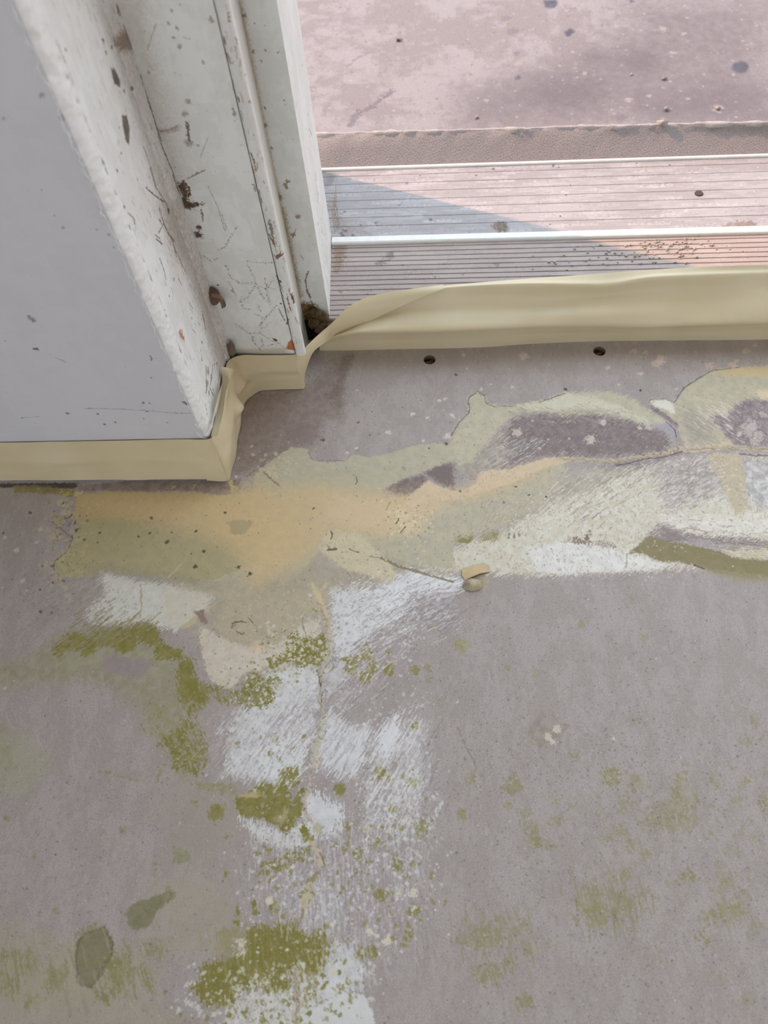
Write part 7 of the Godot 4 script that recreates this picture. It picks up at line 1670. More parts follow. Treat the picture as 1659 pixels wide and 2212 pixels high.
const REVEAL_LINES = [
	[[-77.2,258.8,-80.9,241.8,-79.6,232,-76.8,216.1,-75.3,199.9,-77.3,184.7,-80.1,165.8,-80.1,146.8,-78,123.3],1.1,[112,86,62],0.9,0.5,0],
	[[-78.3,228.9,-76.9,223.4,-76.8,213.6,-77.4,201.1],0.8,[62,52,44],0.9,0.5,0],
	[[-76.2,182.7,-76.5,172.7,-77.9,167.6],0.9,[62,52,44],0.9,0.5,0],
	[[-57,211.9,-56.9,197,-54.5,190.5,-60.7,175.1,-58.4,171],0.6,[112,86,62],0.9,0.5,0],
	[[-49.3,182.2,-47.4,173,-50.8,160.8,-48.8,150.7],0.9,[112,86,62],0.9,0.5,0],
	[[-55.8,201.4,-53.9,190.1],0.7,[62,52,44],0.9,0.5,0],
	[[-42.4,199.8,-49.2,190,-58.1,179.2],0.6,[62,52,44],0.9,0.5,0],
	[[-10.2,260.3,-10.2,248.3,-10.1,244.7],0.5,[150,120,92],0.9,0.5,0],
	[[-11.2,288.6,-11.6,280],0.5,[150,122,96],0.9,0.5,0],
	[[-11,276.7,-10.4,271.7],0.4,[150,126,100],0.9,0.5,0],
	[[-12.8,208.9,-16.6,202.3,-13.7,198.4],0.5,[150,130,106],0.9,0.5,0],
	[[-44.4,179.4,-45.5,174.6,-37.2,176.5],0.5,[62,52,44],0.9,0.5,0],
	[[-31.7,177.3,-37,169.7],0.6,[62,52,44],0.9,0.5,0],
	[[-77.7,235.5,-77.6,230.9],0.8,[62,52,44],0.9,0.5,0],
	[[-8.6,242.1,-9.4,237],0.4,[150,130,106],0.9,0.5,0],
	[[-47.8,175.3,-48.7,167.5,-52.4,158.1],1.1,[120,90,62],0.85,0.5,0],
	[[-27.2,168.7,-26.8,161.7,-25.2,156.7],0.7,[62,52,44],0.85,0.5,0],
	[[-5.3,188.4,-5.7,179.2,-4.8,175],0.5,[62,52,44],0.85,0.5,0],
	[[-8.3,157.8,-2.3,158.3,-0.4,154.6],0.8,[62,52,44],0.85,0.5,0],
	[[29.8,143.6,33.9,138.7],0.6,[150,130,106],0.85,0.5,0],
	[[-50.2,156.8,-51.7,145.5,-53.3,133.8],0.6,[112,86,62],0.85,0.5,0],
	[[-56.4,100.9,-54.9,94.4,-51.4,88.6],0.9,[112,86,62],0.85,0.5,0],
	[[-32.9,77.9,-21.4,69.4,-18.7,69.7],1.2,[100,88,76],0.85,0.5,0],
	[[-44,66.6,-33.9,64.8,-26.6,64.6,-27.8,55.2],0.7,[62,52,44],0.85,0.5,0],
	[[-11.8,67.6,-9.2,58.4,-7.3,49.5],0.5,[62,52,44],0.85,0.5,0],
	[[-34.5,91.9,-31.7,86.6],0.6,[62,52,44],0.85,0.5,0],
	[[-15.8,203.6,-14.8,200.8],0.5,[62,52,44],0.85,0.5,0],
	[[-9.9,150.6,-7.3,146.3],0.5,[62,52,44],0.85,0.5,0],
	[[-40.6,142.2,-41.6,136.6],0.6,[112,86,62],0.85,0.5,0],
	[[-43.5,121.5,-44.7,115.4],0.5,[112,86,62],0.85,0.5,0],
	[[-79.5,78.9,-80.3,62.2,-78.4,38.2],1.1,[62,52,44],0.85,0.5,0],
	[[-34.3,109.5,-36.1,103.6],0.5,[134,128,122],0.85,0.5,0],
	[[-9.1,144.5,-7.9,141],0.6,[62,52,44],0.85,0.5,0],
	[[-52.5,146,-51,140.5],0.5,[112,86,62],0.85,0.5,0],
	[[-32.2,179.5,-36.3,174,-35.3,170.8],0.5,[62,52,44],0.85,0.5,0],
	[[-0.8,83.2,-4.5,70.9],0.5,[134,128,122],0.85,0.5,0],
]
const REVEAL_DOTS = [
	[-66.6,235.7,1,[62,52,44],0.8],
	[-57.5,240.2,0.8,[62,52,44],0.8],
	[-54.3,264.9,1,[62,52,44],0.8],
	[-52.9,260.4,0.9,[62,52,44],0.8],
	[-29.4,228,0.6,[62,52,44],0.8],
	[-36.5,209.3,0.5,[62,52,44],0.8],
	[-11.3,213.4,0.8,[62,52,44],0.8],
	[-18.8,227,0.8,[62,52,44],0.8],
	[-89,177,0.5,[62,52,44],0.8],
	[-37.9,235,0.5,[62,52,44],0.8],
	[-59.9,171.8,1.2,[62,52,44],0.8],
	[-60.8,258.3,0.8,[62,52,44],0.8],
	[-16.1,282.6,0.6,[62,52,44],0.8],
	[-51.2,161,0.8,[62,52,44],0.8],
	[-81.8,264.5,3.5,[92,64,44],0.85],
	[-78.8,264.8,2.5,[92,64,44],0.85],
	[-87.1,263.5,2.6,[92,64,44],0.85],
	[-59.5,172.3,1.2,[62,52,44],0.85],
	[-40.3,91.6,0.9,[62,52,44],0.85],
	[-30.8,86.1,0.8,[62,52,44],0.85],
	[-50.6,60.1,1,[62,52,44],0.85],
	[-4.7,147.6,0.9,[62,52,44],0.85],
	[-21,148.6,0.6,[62,52,44],0.85],
	[-34.7,147.8,0.7,[62,52,44],0.85],
	[-38.8,113.8,0.6,[62,52,44],0.85],
	[-4.1,118,0.6,[62,52,44],0.85],
	[-46.4,63.9,0.5,[62,52,44],0.85],
	[-17.3,122.5,2.4,[164,104,66],0.8],
	[-16.6,125.2,1.6,[164,104,66],0.8],
	[-18.1,119.2,1.6,[164,104,66],0.8],
	[-50.6,60.1,1.2,[150,50,44],0.9],
	[-33.7,72.6,2.5,[116,104,92],0.55],
	[-25.9,70,2,[116,104,92],0.55],
	[-34.8,65.3,1.8,[116,104,92],0.55],
	[-22.9,64.4,1.6,[116,104,92],0.55],
	[-30.2,58.6,1.3,[116,104,92],0.55],
]
const FRAME_COATS = [
	[[3.5,269,13.2,268.5,11.5,240.8,8,209.1,5.7,172.3,3,122.2,-1.7,122.3,1.4,157.1,1.4,187,-0.5,207.7,0.6,235.3],[166,158,144],[150,138,122],[6,5,0,90,0.3,0,0.5,8,0.5,0]],
	[[1.7,206.8,7.3,206.6,13.6,208.9,11,205.6,1.9,205],[150,136,120],[150,136,120],[1,1.5,0,90,0.7,0,0.5,8,0.5,0]],
	[[2,174.4,6.8,176.2,7.2,168.2,4.9,163.2,14.1,161.4,5.4,158.5,0.2,159.2,0.5,163.4,3.4,167.4],[70,54,42],[92,72,54],[0.6,1.6,0,90,1,0,0.5,8,0.5,0]],
	[[40,42.4,42.1,48.6,45.4,52.3,45.9,45.4,46.2,40.7],[168,96,56],[184,116,70],[0.5,0.6,0,90,1,0,0.5,8,0.5,0]],
	[[-0.9,38.7,3.4,43.3,25,42.8,40.3,44,39.3,37.7,-0.6,35.5],[176,166,140],[176,166,140],[2,1.5,0,90,0.6,0,0.5,8,0.5,0]],
]
const FRAME_LINES = [
	[[17.8,209.6,16.6,203.6,16,200.1],1.4,[96,82,70],0.85,0.5,0],
	[[9.1,178.1,14,180.3,19.2,182.5],1,[132,122,112],0.85,0.5,0],
	[[11,157.8,11.2,153.6,9.8,149.8],0.7,[110,92,76],0.85,0.5,0],
	[[6,176.3,8.3,172.2,7.3,167.2],0.9,[90,66,48],0.85,0.5,0],
	[[18.9,172.8,20.8,159.6,21.1,142.3],0.35,[150,144,136],0.85,0.5,0],
	[[9,246.8,13.2,253,17,258.4],0.4,[164,158,150],0.85,0.5,0],
	[[0.6,206,8.1,206.5,12.8,208.9],0.5,[140,126,112],0.85,0.5,0],
	[[42.7,217,42.6,212.8],1.3,[150,140,130],0.85,0.5,0],
	[[19.1,190,26.2,201.5],0.3,[160,152,144],0.85,0.5,0],
	[[28.1,251.7,30.4,250.9],0.5,[150,138,130],0.85,0.5,0],
	[[16.2,116.4,16.1,107.7,20.8,102.5,29.6,102.2,36.4,96.9,42.9,105.7],0.32,[118,108,100],0.75,1.8,0],
	[[28.8,117.3,30.2,109.8,31.3,100.9,32.4,91.7,36.1,84.9],0.32,[118,108,100],0.75,1.8,0],
	[[37.4,102,36.4,91.6,36.9,83.5],0.32,[118,108,100],0.75,1.8,0],
	[[30,99.6,21.9,89.3,17.3,86.7],0.32,[118,108,100],0.75,1.8,0],
	[[14.3,104,15.8,93.5],0.32,[118,108,100],0.75,1.8,0],
	[[40.9,83.4,31.7,72.5,24.9,64],0.32,[118,108,100],0.75,1.8,0],
	[[9.9,67.3,17.4,58.3,24.8,58.1,28.6,66.8,28.9,73.9,25.1,75.5],0.32,[118,108,100],0.75,1.8,0],
	[[24.8,58.1,31.8,50.4,41.1,42.4],0.32,[118,108,100],0.75,1.8,0],
	[[18.5,58.2,18.7,49.2,22.5,41.3],0.32,[118,108,100],0.75,1.8,0],
	[[24.9,53.6,24.5,45.9,20.4,41.3],0.32,[118,108,100],0.75,1.8,0],
	[[27.7,62.4,35.3,69.5],0.32,[118,108,100],0.75,1.8,0],
	[[27.7,45.8,36.8,48.7],0.32,[118,108,100],0.75,1.8,0],
	[[19.2,90.7,18.2,81.2,22.9,79.7],0.32,[118,108,100],0.75,1.8,0],
	[[28.8,83.7,28.7,78.2],0.32,[118,108,100],0.75,1.8,0],
	[[13.4,128.5,18.6,130.7,23,137.4,29.5,146.1],0.32,[118,108,100],0.75,1.8,0],
	[[3.1,125.3,7.6,120.3,12,122.6],0.32,[118,108,100],0.75,1.8,0],
	[[28.4,119.7,38.6,118.2,45.2,118],0.32,[118,108,100],0.75,1.8,0],
	[[21.7,155,21.9,148.6,22.4,143],0.32,[118,108,100],0.75,1.8,0],
	[[3,158.8,10.4,156.4,10.2,150.6],0.32,[118,108,100],0.75,1.8,0],
	[[13.8,97.5,16.5,92.1],0.32,[118,108,100],0.75,1.8,0],
	[[20,55.2,19.8,49.1],0.32,[118,108,100],0.75,1.8,0],
	[[37.4,107.1,36.9,99.4,42.3,96.7],0.32,[118,108,100],0.75,1.8,0],
	[[46.7,251.9,46.3,248.8],0.9,[112,86,62],0.8,0.5,0],
	[[46.2,243.8,46.9,240.1],1.2,[150,130,106],0.8,0.5,0],
	[[46.8,223.2,46.7,220.9],0.7,[112,86,62],0.8,0.5,0],
	[[46.7,192.7,47.6,189,47.5,182.4],0.8,[112,86,62],0.8,0.5,0],
	[[45.8,184.4,45.8,180.6],0.8,[160,120,84],0.8,0.5,0],
	[[46.8,216,46.5,211],0.5,[134,128,122],0.8,0.5,0],
	[[45.7,231.9,46,229.6],0.5,[150,130,106],0.8,0.5,0],
	[[46.4,170.9,46.4,161.8],0.9,[140,128,112],0.8,0.5,0],
	[[48.6,150.2,48.8,141.4],1.6,[120,112,104],0.8,0.5,0],
	[[48.4,139.2,48.5,132.4],1.2,[120,88,66],0.8,0.5,0],
	[[48.2,123.1,50.7,126.5],1.2,[120,84,60],0.8,0.5,0],
	[[44.3,172.9,44.3,168.9],1.2,[150,140,128],0.8,0.5,0],
	[[48.8,147.7,48.3,140],1.6,[128,122,116],0.85,0.5,0],
	[[47.4,125.1,51.2,125.5],2,[110,90,76],0.85,0.5,0],
	[[45.3,108.1,45.9,100.5],0.9,[62,52,44],0.85,0.5,0],
	[[46.5,140,48.2,134.3],1,[112,86,62],0.85,0.5,0],
	[[46.1,72.1,44.6,66.4],1.2,[110,70,50],0.85,0.5,0],
	[[41.4,80.6,43.5,69.3],0.8,[134,128,122],0.85,0.5,0],
	[[51.7,93.8,52.4,85.8],1,[62,52,44],0.85,0.5,0],
	[[48.8,91.2,49.5,80.4],0.7,[112,86,62],0.85,0.5,0],
	[[45.3,88.7,46,77.7],0.5,[62,52,44],0.85,0.5,0],
	[[45.2,96.6,46.3,91.3],0.5,[62,52,44],0.85,0.5,0],
]
const FRAME_DOTS = [
	[15.4,198.8,2,[126,112,100],0.55],
	[21.4,221.1,1.3,[126,112,100],0.55],
	[17.9,214.6,1.4,[126,112,100],0.55],
	[4.5,140.1,2.4,[126,112,100],0.55],
	[6.5,146.1,1.4,[126,112,100],0.55],
	[25.7,256,0.9,[126,112,100],0.55],
	[19.8,197.3,0.8,[126,112,100],0.55],
	[6.3,236.2,0.7,[126,112,100],0.55],
	[24.7,247.6,1,[126,112,100],0.55],
	[33.8,239.9,0.8,[126,112,100],0.55],
	[22.4,258.2,0.8,[126,112,100],0.55],
	[22.7,251.9,0.7,[126,112,100],0.55],
	[25.7,263.4,0.6,[126,112,100],0.55],
	[55.1,262.1,0.5,[126,112,100],0.55],
	[42.3,259,1.2,[126,112,100],0.55],
	[4.2,185,0.5,[126,112,100],0.55],
	[1.4,166.4,1,[126,112,100],0.55],
	[33.2,52.2,0.9,[60,44,36],0.85],
	[34.3,51.1,1,[60,44,36],0.85],
	[4.8,140.3,2.2,[60,44,36],0.85],
	[6.5,145.2,1.4,[60,44,36],0.85],
	[15.3,116.5,0.6,[60,44,36],0.85],
	[6.8,101.6,0.6,[60,44,36],0.85],
	[46.7,104.9,0.9,[60,44,36],0.85],
	[43.6,84.6,0.6,[60,44,36],0.85],
]
const STOP_COATS = [
	[[40.5,244,47.1,243.7,47,220.7,46,181.6,45.8,151.8,46.6,112.4,46.3,79.4,41.1,79.5,40.8,124.4,40.5,167.4,40.6,206.1],[176,164,142],[166,150,126],[1.5,1.5,0,90,0.75,0,0.5,8,0.5,0]],
	[[41.8,120.5,47.7,120.3,47.7,76.1,47.4,46.1,42,40.2],[170,158,136],[150,134,112],[1.5,2,0,90,0.8,0,0.5,8,0.5,0]],
	[[41.5,37.2,47.6,40.1,53,38.4,56.2,36.8,56.3,29,60.5,17.7,58.3,9.6,39.9,-3.5,38,15.1],[84,64,42],[140,112,62],[1.5,3,0,90,1,0,0.5,8,0.5,0]],
]
const STOP_LINES = [
	[[55.2,68.9,51.8,60.6,51.6,51.9,53.3,44.5],0.9,[104,92,82],0.8,0.5,0],
	[[44.8,65.1,48.3,59.3],0.5,[104,92,82],0.8,0.5,0],
	[[52.2,104.5,48.9,97],0.4,[104,92,82],0.8,0.5,0],
	[[40.8,66.6,46.8,70.6],0.5,[104,92,82],0.8,0.5,0],
	[[42.9,59.4,41.1,55.1],2,[104,92,82],0.8,0.5,0],
	[[51.9,82.7,53.4,78.6],0.4,[104,92,82],0.8,0.5,0],
	[[51.4,50.5,53.2,39.9,54.6,33.7],0.6,[104,92,82],0.8,0.5,0],
]
const STOP_DOTS = [
	[46.6,236.3,1.2,[128,104,84],0.75],
	[51.4,232.3,0.5,[128,104,84],0.75],
	[46,176.9,1.2,[128,104,84],0.75],
	[47.2,162.6,0.7,[128,104,84],0.75],
	[59.1,191.2,0.5,[128,104,84],0.75],
	[45.5,128.8,2.2,[128,104,84],0.75],
	[60.3,217.3,0.5,[128,104,84],0.75],
	[54,218.8,0.7,[128,104,84],0.75],
	[50.9,213.2,0.6,[128,104,84],0.75],
	[47.9,187.1,0.8,[128,104,84],0.75],
	[54.9,113.9,1.6,[128,104,84],0.75],
	[50.9,137.6,1.4,[128,104,84],0.75],
	[52.7,139.8,1.2,[128,104,84],0.75],
	[49.7,99.9,1.4,[128,104,84],0.75],
	[51.5,135.4,1,[128,104,84],0.75],
	[47.7,218.3,0.8,[128,104,84],0.75],
]
const WALL_COATS = [
	[[1,305.6,2.7,301.8,1.9,294.7,-0.3,285.6,1.4,279.5,2.6,272,1.9,256,1.1,240,0.9,228.4,-4.3,216.1,-2.5,234,-2.1,249,-1.2,264.3,-2.1,277.2,-2.7,286.9,-1.7,297.1],[176,174,172],[152,148,146],[4,5,0,90,0.5,0,0.5,8,0.5,0]],
]
const WALL_LINES = [
	[[-69.8,79.3,-54.9,79.1,-40,77.6,-26.1,75.8,-14.2,73.8,-2.7,73.6],0.45,[128,124,124],0.75,0.5,0],
	[[-14.2,124.8,-14.6,121.6],0.7,[90,86,84],0.75,0.5,0],
	[[-68.1,125.2,-63.9,121.2],0.5,[146,144,144],0.75,0.5,0],
	[[-113.3,70.8,-100.8,72.1],0.4,[150,146,146],0.75,0.5,0],
]
const WALL_DOTS = [
	[-76,132.2,1.3,[98,94,94],0.8],
	[-75.4,131.7,1,[98,94,94],0.8],
	[-31.7,84.2,1,[98,94,94],0.8],
	[-27.8,83.8,0.5,[98,94,94],0.8],
	[-6,83.4,1.5,[98,94,94],0.8],
	[-1.9,92.1,1.2,[98,94,94],0.8],
	[-63.1,63.6,0.9,[98,94,94],0.8],
	[-36.6,68.7,0.5,[98,94,94],0.8],
	[-32,76.1,0.6,[98,94,94],0.8],
	[-81.8,74.9,0.8,[98,94,94],0.8],
	[-63.6,73.8,0.7,[98,94,94],0.8],
	[-55.5,65.4,0.6,[98,94,94],0.8],
	[-89.9,139.1,0.7,[98,94,94],0.8],
	[-112.3,70.8,0.5,[98,94,94],0.8],
	[-22.8,64.5,0.5,[98,94,94],0.8],
	[-10.8,73.7,0.6,[98,94,94],0.8],
	[-1.2,87.8,1.2,[98,94,94],0.8],
	[-19.5,106.9,0.5,[98,94,94],0.8],
	[-31.3,116.2,0.6,[98,94,94],0.8],
	[-27,212.1,0.7,[124,120,118],0.6],
	[-11.9,210.5,0.6,[124,120,118],0.6],
	[-2.9,213.1,0.8,[124,120,118],0.6],
	[-0.6,208.2,1.6,[124,120,118],0.6],
	[-7.1,207.5,0.7,[124,120,118],0.6],
	[-7.6,200,0.6,[124,120,118],0.6],
	[-28.2,218.6,0.5,[124,120,118],0.6],
	[-28,232.2,0.5,[124,120,118],0.6],
	[-3.2,216.1,1,[124,120,118],0.6],
	[-0.3,202.8,1.4,[124,120,118],0.6],
	[0,198.2,1.2,[124,120,118],0.6],
	[-9.5,274.4,1.2,[124,120,118],0.6],
	[-1.5,254,1.4,[124,120,118],0.6],
	[-5.3,265.1,1.2,[124,120,118],0.6],
	[0.4,250.4,1,[124,120,118],0.6],
	[-28.8,265.7,0.6,[124,120,118],0.6],
	[-68.4,155.1,1.8,[126,120,116],0.7],
	[-67.3,153.7,1.2,[126,120,116],0.7],
]
const SIDE_COATS = [
]
const SIDE_LINES = [
	[[-174.8,140.1,-182.1,129.6],0.7,[112,86,62],0.85,0.5,0],
	[[-171.3,112,-168.8,106.7],1.2,[110,80,56],0.85,0.5,0],
	[[-164.9,108.4,-163.5,99.7],1.8,[170,130,92],0.85,0.5,0],
	[[-170.5,95.6,-158.9,97.1],0.9,[140,104,74],0.85,0.5,0],
	[[-129,183.3,-139.8,181],0.3,[134,128,122],0.85,0.5,0],
	[[-142.5,93.7,-138,83.2],0.8,[150,120,92],0.8,0.5,0],
	[[-162.8,80.8,-159.4,70.3],0.6,[62,52,44],0.8,0.5,0],
	[[-177.9,62.9,-174.6,51.7],0.6,[112,86,62],0.8,0.5,0],
	[[-148.9,64.3,-147.2,54.5],0.5,[62,52,44],0.8,0.5,0],
	[[-134.3,81.1,-137.3,66.3],0.5,[150,130,106],0.8,0.5,0],
	[[-158.2,51.7,-159,33.3],0.6,[112,86,62],0.8,0.5,0],
	[[-146.6,35.8,-143.9,19.8],0.4,[62,52,44],0.8,0.5,0],
	[[-139.4,50.1,-144.6,34.7],0.5,[150,130,106],0.8,0.5,0],
]
const SIDE_DOTS = [
	[-179.7,146.5,0.8,[116,92,72],0.8],
	[-155.6,139.7,0.6,[116,92,72],0.8],
	[-136.4,135.6,0.8,[116,92,72],0.8],
	[-167,89.5,0.7,[116,92,72],0.8],
	[-147.6,70,0.9,[116,92,72],0.8],
	[-143.3,92.2,1.2,[116,92,72],0.8],
	[-156.1,74.8,1,[116,92,72],0.8],
	[-186.4,174,0.8,[116,92,72],0.8],
	[-150.6,201.2,0.5,[116,92,72],0.8],
	[-122.3,80.2,0.7,[116,92,72],0.8],
	[-166.5,63.2,0.9,[116,92,72],0.8],
]
const LOW_COATS = [
	[[62.5,-202.6,73.4,-203,71.2,-179.8,67.2,-166.6,64.6,-170],[140,118,98],[140,118,98],[2,4,0,90,0.8,0,0.5,8,0.5,0]],
	[[294.8,-192.1,310.9,-199,340.9,-197.9,332.7,-188.3,330.4,-174,272.9,-175.9,265.5,-185.8],[160,150,140],[170,160,150],[3,4,0,90,0.75,0,0.5,8,0.5,0]],
]
const LOW_LINES = [
]
const LOW_DOTS = [
	[71.1,-148.5,1.4,[120,112,106],0.65],
	[91.2,-145.5,0.8,[120,112,106],0.65],
	[105.8,-181.2,1,[120,112,106],0.65],
	[101.1,-178.8,3,[120,112,106],0.65],
	[106.8,-185.4,3.2,[120,112,106],0.65],
	[97.6,-177.3,2.2,[120,112,106],0.65],
	[186.8,-173.4,2.2,[120,112,106],0.65],
	[130.8,-166.2,0.5,[120,112,106],0.65],
	[116.6,-174.9,0.7,[120,112,106],0.65],
	[141.3,-161.7,1,[120,112,106],0.65],
	[203.5,-159.8,1,[120,112,106],0.65],
	[201.7,-169.6,0.8,[120,112,106],0.65],
	[224.5,-200,0.9,[120,112,106],0.65],
	[147.2,-175.6,0.6,[120,112,106],0.65],
	[161.6,-163.5,0.6,[120,112,106],0.65],
	[107.9,-187.9,1.6,[120,112,106],0.65],
]
const UP_COATS = [
	[[48.6,-283.9,58.3,-283.4,60.7,-279.2,55.1,-268.2,52.1,-265.1],[126,122,120],[140,136,134],[1.5,2,0,90,0.8,0,0.5,8,0.5,0]],
	[[54.3,-249.3,60.3,-252.1,64.5,-235,70.6,-218.3,85,-213.3,97.4,-205.5,71.5,-203.6,65.9,-212.6,59.9,-227.6],[150,138,130],[120,108,100],[2,4,0,90,0.6,0,0.5,8,0.5,1]],
	[[184.4,-213.7,188.5,-217.9,194.4,-217.7,197.1,-211.8,195.9,-206.8,188.1,-207.1],[96,80,66],[120,104,88],[2,2.5,0,90,1,0,0.5,8,0.5,0]],
	[[355.9,-206.8,369.3,-211.4,380.9,-210.9,382.9,-204.5,367.9,-203.9],[110,96,90],[140,122,112],[1.5,3,0,90,0.85,0,0.5,8,0.5,0]],
]
const UP_LINES = [
]
const UP_DOTS = [
	[137.4,-222.7,1.5,[92,86,84],0.8],
	[118.1,-266.5,1,[92,86,84],0.8],
	[91.2,-271.8,0.6,[92,86,84],0.8],
	[128.9,-275.9,0.7,[92,86,84],0.8],
	[112.4,-240.6,1,[92,86,84],0.8],
	[94.8,-221,1.2,[92,86,84],0.8],
	[61,-242,1,[92,86,84],0.8],
	[69.2,-234.8,0.9,[92,86,84],0.8],
	[174.1,-274,0.7,[92,86,84],0.8],
	[187.8,-281.6,0.9,[92,86,84],0.8],
	[103.4,-203.8,1,[92,86,84],0.8],
	[77.3,-207,1.4,[92,86,84],0.8],
	[71,-212.4,1.8,[92,86,84],0.8],
	[69.3,-206.6,1.8,[92,86,84],0.8],
	[82.8,-218.5,0.9,[92,86,84],0.8],
	[95.9,-217.2,0.8,[92,86,84],0.8],
	[80.4,-204.7,1.2,[92,86,84],0.8],
	[114.4,-243.5,0.7,[92,86,84],0.8],
	[68.1,-209.5,1.2,[92,86,84],0.8],
	[61.6,-232.1,1,[92,86,84],0.8],
	[338.1,-389.3,0.01,[84,74,68],0.85],
	[243.8,-246.6,1.1,[84,74,68],0.85],
	[237.4,-222.9,0.9,[84,74,68],0.85],
	[253.7,-232.4,0.7,[84,74,68],0.85],
	[174,-274.1,0.7,[84,74,68],0.85],
	[188.3,-281.5,0.8,[84,74,68],0.85],
	[236.4,-283,1,[84,74,68],0.85],
	[240.7,-281.2,0.8,[84,74,68],0.85],
	[248.4,-258.6,0.6,[84,74,68],0.85],
	[306.1,-279.1,0.6,[84,74,68],0.85],
	[302.9,-282.7,0.7,[84,74,68],0.85],
	[328.5,-279.5,0.6,[84,74,68],0.85],
	[229.3,-213.8,0.6,[84,74,68],0.85],
]
const PATIO_COATS = [
	[[338.1,-617.3,487.3,-604.4,447,-406.2,371.2,-408,322.9,-425,287.8,-415.7,254.6,-429.1,218.8,-408.5,166.9,-408.7,167.6,-446.2,213.5,-482.6,245,-496,272.2,-519.6,319.2,-549,340.7,-574.6],[116,113,117],[105,101,103],[42,12,0,90,0.8,0,0.5,8,0.5,0]],
	[[230.3,-460.1,247.8,-483.4,283.4,-480.9,307.8,-476.2,300.9,-443.7,278.4,-424.8,257.6,-423.2,234.3,-439.1],[92,88,95],[99,96,101],[27,8,0,90,0.7,0,0.5,8,0.5,0]],
	[[325.4,-506.1,338.4,-524.5,358.6,-513.3,357.8,-494.4,340.8,-486.2,327.5,-493.4],[91,88,93],[91,88,93],[21,4,0,90,0.7,0,0.5,8,0.5,0]],
	[[290.4,-518.3,302.2,-527.2,312.1,-516.7,307.2,-504.3,294.6,-505.2],[94,91,95],[94,91,95],[15,4,0,90,0.7,0,0.5,8,0.5,0]],
	[[320.8,-436.6,336.7,-453.2,376.8,-444.7,413.6,-460,456.1,-451.3,447,-406.2,370.8,-405.2,329.9,-413.2],[98,95,101],[98,95,101],[30,8,0,90,0.6,0,0.5,8,0.5,0]],
	[[167.9,-464.2,196.7,-468.4,213.5,-443.3,202,-420.8,177.8,-428],[105,102,107],[105,102,107],[27,7,0,90,0.6,0,0.5,8,0.5,0]],
	[[430.9,-493.9,437.8,-498,445.6,-492.8,443.3,-480.6,433.9,-476.7,429,-483.2],[73,75,87],[80,82,93],[1.5,1.5,0,90,1,0,0.5,8,0.5,0]],
	[[257.2,-624.4,270.8,-623.2,270,-612.3,261.8,-605.8,256.5,-613.5],[73,75,87],[80,82,93],[1.5,1.5,0,90,1,0,0.5,8,0.5,0]],
	[[273.8,-562.7,281.9,-568.9,284.1,-561.9,278.6,-552.2,273.3,-556],[73,75,87],[80,82,93],[1.5,1.5,0,90,1,0,0.5,8,0.5,0]],
	[[219.2,-488.4,224.7,-489.6,224.3,-481.9,219.8,-482.2],[73,75,87],[80,82,93],[1.5,1.5,0,90,1,0,0.5,8,0.5,0]],
	[[343.8,-616.8,352.4,-616.1,348.7,-609.2],[73,75,87],[80,82,93],[1.5,1.5,0,90,1,0,0.5,8,0.5,0]],
]
const PATIO_LINES = [
	[[58.1,-417.9,66.2,-437.2,79.6,-446.4,89.8,-461.1,97.2,-470.9],5,[98,96,105],0.7,0.7,0],
	[[49.4,-514.4,59.9,-530.4,74.1,-540.7],3,[112,111,119],0.6,0.7,0],
]
const PATIO_DOTS = [
	[103.7,-559.1,3.2,[73,69,67],0.9],
	[215.6,-591.8,5,[98,95,101],0.5],
	[223.9,-526.4,4,[98,95,101],0.5],
	[392,-550,4,[98,95,101],0.5],
	[285.8,-603.8,4,[98,95,101],0.5],
	[313.1,-414.2,6,[98,95,101],0.5],
	[221.1,-566.9,6,[98,95,101],0.5],
	[374.1,-559.9,4,[147,143,139],0.85],
	[391.9,-549.4,3,[147,143,139],0.85],
	[377.1,-516.7,3,[147,143,139],0.85],
	[279.2,-525.6,2.5,[147,143,139],0.85],
	[223.9,-508.6,3,[147,143,139],0.85],
	[325.6,-440.7,3,[147,143,139],0.85],
	[344.5,-446.8,2.5,[147,143,139],0.85],
	[404.6,-422.8,5,[147,143,139],0.85],
	[379.5,-440.2,2.5,[147,143,139],0.85],
	[287.5,-486.8,2.2,[147,143,139],0.85],
	[189.9,-449.3,2.2,[147,143,139],0.85],
	[173.7,-485.3,2,[147,143,139],0.85],
]
const FOLD_TAPE = [
	[[1.5,51.1,1.2],[5.8,53,2],[6,52.9,0.8]],
	[[2,50,-18.2],[7,54.1,-15.1],[8,56.3,-14]],
	[[2,48.2,-34.6],[7.5,55.2,-28.5],[9,60.3,-24.4]],
	[[2,50.7,-45.7],[7,53.7,-41.8],[8,54.7,-40]],
	[[2,56.4,-51],[6.5,52.5,-53],[7,46.7,-56.9]]
]
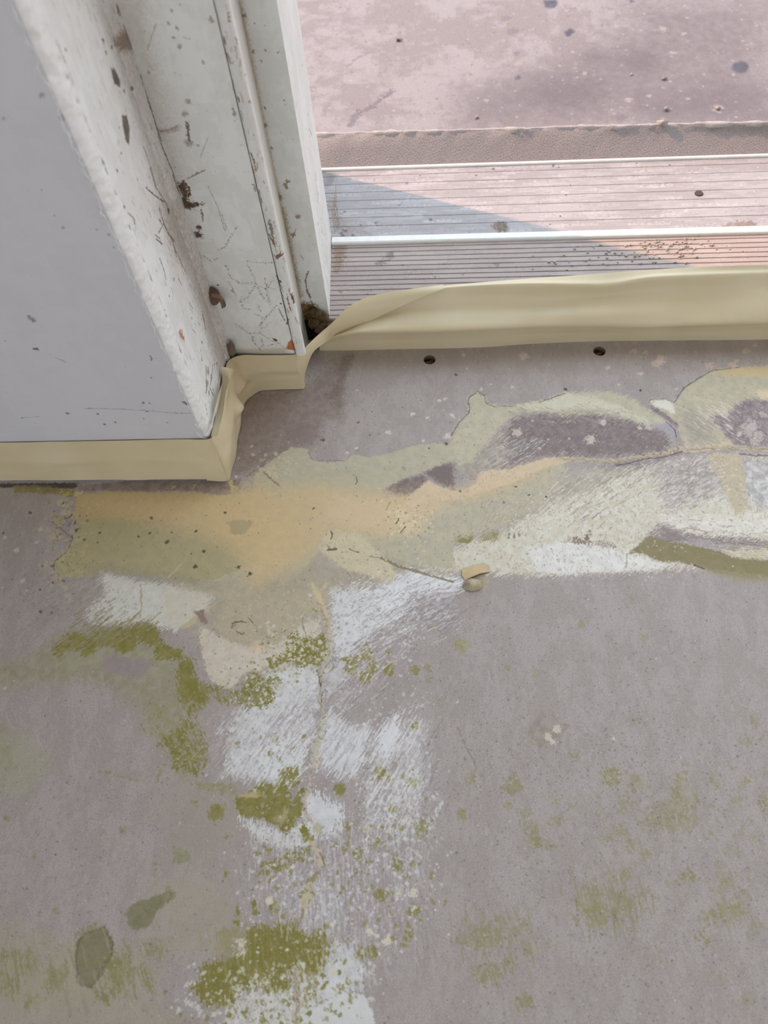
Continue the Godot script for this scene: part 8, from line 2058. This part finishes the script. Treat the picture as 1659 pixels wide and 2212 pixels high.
const SILL_TAPE = [
	[[54.5,0,-114.3],[55.9,9.2,-112.3],[57.4,18.5,-108.3],[55.8,11.6,-117],[55.8,12.5,-118],[55.8,12.9,-119]],
	[[78.9,0,-113.8],[80.3,12.6,-111.8],[81.7,25.2,-107.8],[80.7,21.4,-119],[80.8,24.8,-123],[80.5,23.5,-127]],
	[[92.8,0,-114],[93.9,13,-112],[95.1,26.1,-108],[94.5,26.5,-121],[95.1,37,-126],[94.9,36.2,-130]],
	[[119.1,0,-114.3],[119.6,13,-112.3],[120.2,26,-108.3],[120.1,30.3,-122],[120.4,41.4,-129],[120.2,39.7,-133]],
	[[146.9,0,-114.2],[146.9,13.2,-112.2],[146.8,26.4,-108.2],[146.9,31.3,-123],[146.9,43.1,-131],[146.9,41.3,-136]],
	[[178.7,0,-114.9],[177.9,13.4,-112.9],[177.2,26.8,-108.9],[177.4,31.8,-123.5],[177,45.2,-131],[177.3,42,-138]],
	[[212.7,0,-117.3],[211.2,12.9,-115.3],[209.8,25.7,-111.3],[210,31.3,-124],[209.1,45.1,-131.5],[209.9,42.6,-140]],
	[[246.5,0,-118.5],[244.4,12.2,-116.5],[242.4,24.4,-112.5],[242.4,31.3,-124],[241.3,43.3,-131.5],[242,43.7,-141]],
	[[269.9,0,-118.7],[267.5,11.6,-116.7],[265.1,23.2,-112.7],[264.9,31.1,-124.5],[263.5,43.2,-131],[264.2,45.2,-141]],
	[[296.5,0,-118.5],[293.7,11.1,-116.5],[290.9,22.3,-112.5],[290.2,32.6,-125],[288.6,45.5,-134],[289.5,46.1,-142]],
	[[329.5,0,-118.2],[325.9,11.8,-116.2],[322.3,23.6,-112.2],[321.7,33.8,-126],[320,45.8,-135],[320.6,47.6,-142]],
	[[355.7,0,-117.9],[351.4,12.3,-115.9],[347.1,24.7,-111.9],[346.8,33.9,-126],[345.2,45.3,-136],[345.4,48.1,-142]],
	[[381.4,0,-117.7],[376.5,12.5,-115.7],[371.6,25.1,-111.7],[371.3,34.6,-126],[369.6,45.4,-136],[369.8,48.2,-142]],
	[[491.4,0,-118.1],[486.5,12.5,-116.1],[481.6,25.1,-112.1],[481.3,34.6,-126.4],[479.6,45.4,-136.4],[479.8,48.2,-142.4]],
	[[601.4,0,-118.5],[596.5,12.5,-116.5],[591.6,25.1,-112.5],[591.3,34.6,-126.8],[589.6,45.4,-136.8],[589.8,48.2,-142.8]],
	[[711.4,0,-118.9],[706.5,12.5,-116.9],[701.6,25.1,-112.9],[701.3,34.6,-127.2],[699.6,45.4,-137.2],[699.8,48.2,-143.2]],
	[[821.4,0,-119.3],[816.5,12.5,-117.3],[811.6,25.1,-113.3],[811.3,34.6,-127.6],[809.6,45.4,-137.6],[809.8,48.2,-143.6]]
]
const TWIST_TAPE = [
	[[45.4,39.7,-79],[45.3,2.7,-79]],
	[[48.3,36.2,-80],[49.3,15.4,-82]],
	[[54.1,36.5,-88],[55.4,27,-88]],
	[[60.4,35.3,-98],[62.4,25.3,-98]],
	[[68.9,35.6,-108],[68.8,18.8,-110]],
	[[79.6,40,-118],[91.3,25.1,-117]],
	[[95.1,41.4,-127],[111.7,33.9,-121]],
	[[120.4,43,-131],[129.9,39.6,-126]],
	[[146.9,43.2,-135],[147.8,44.4,-130]]
]
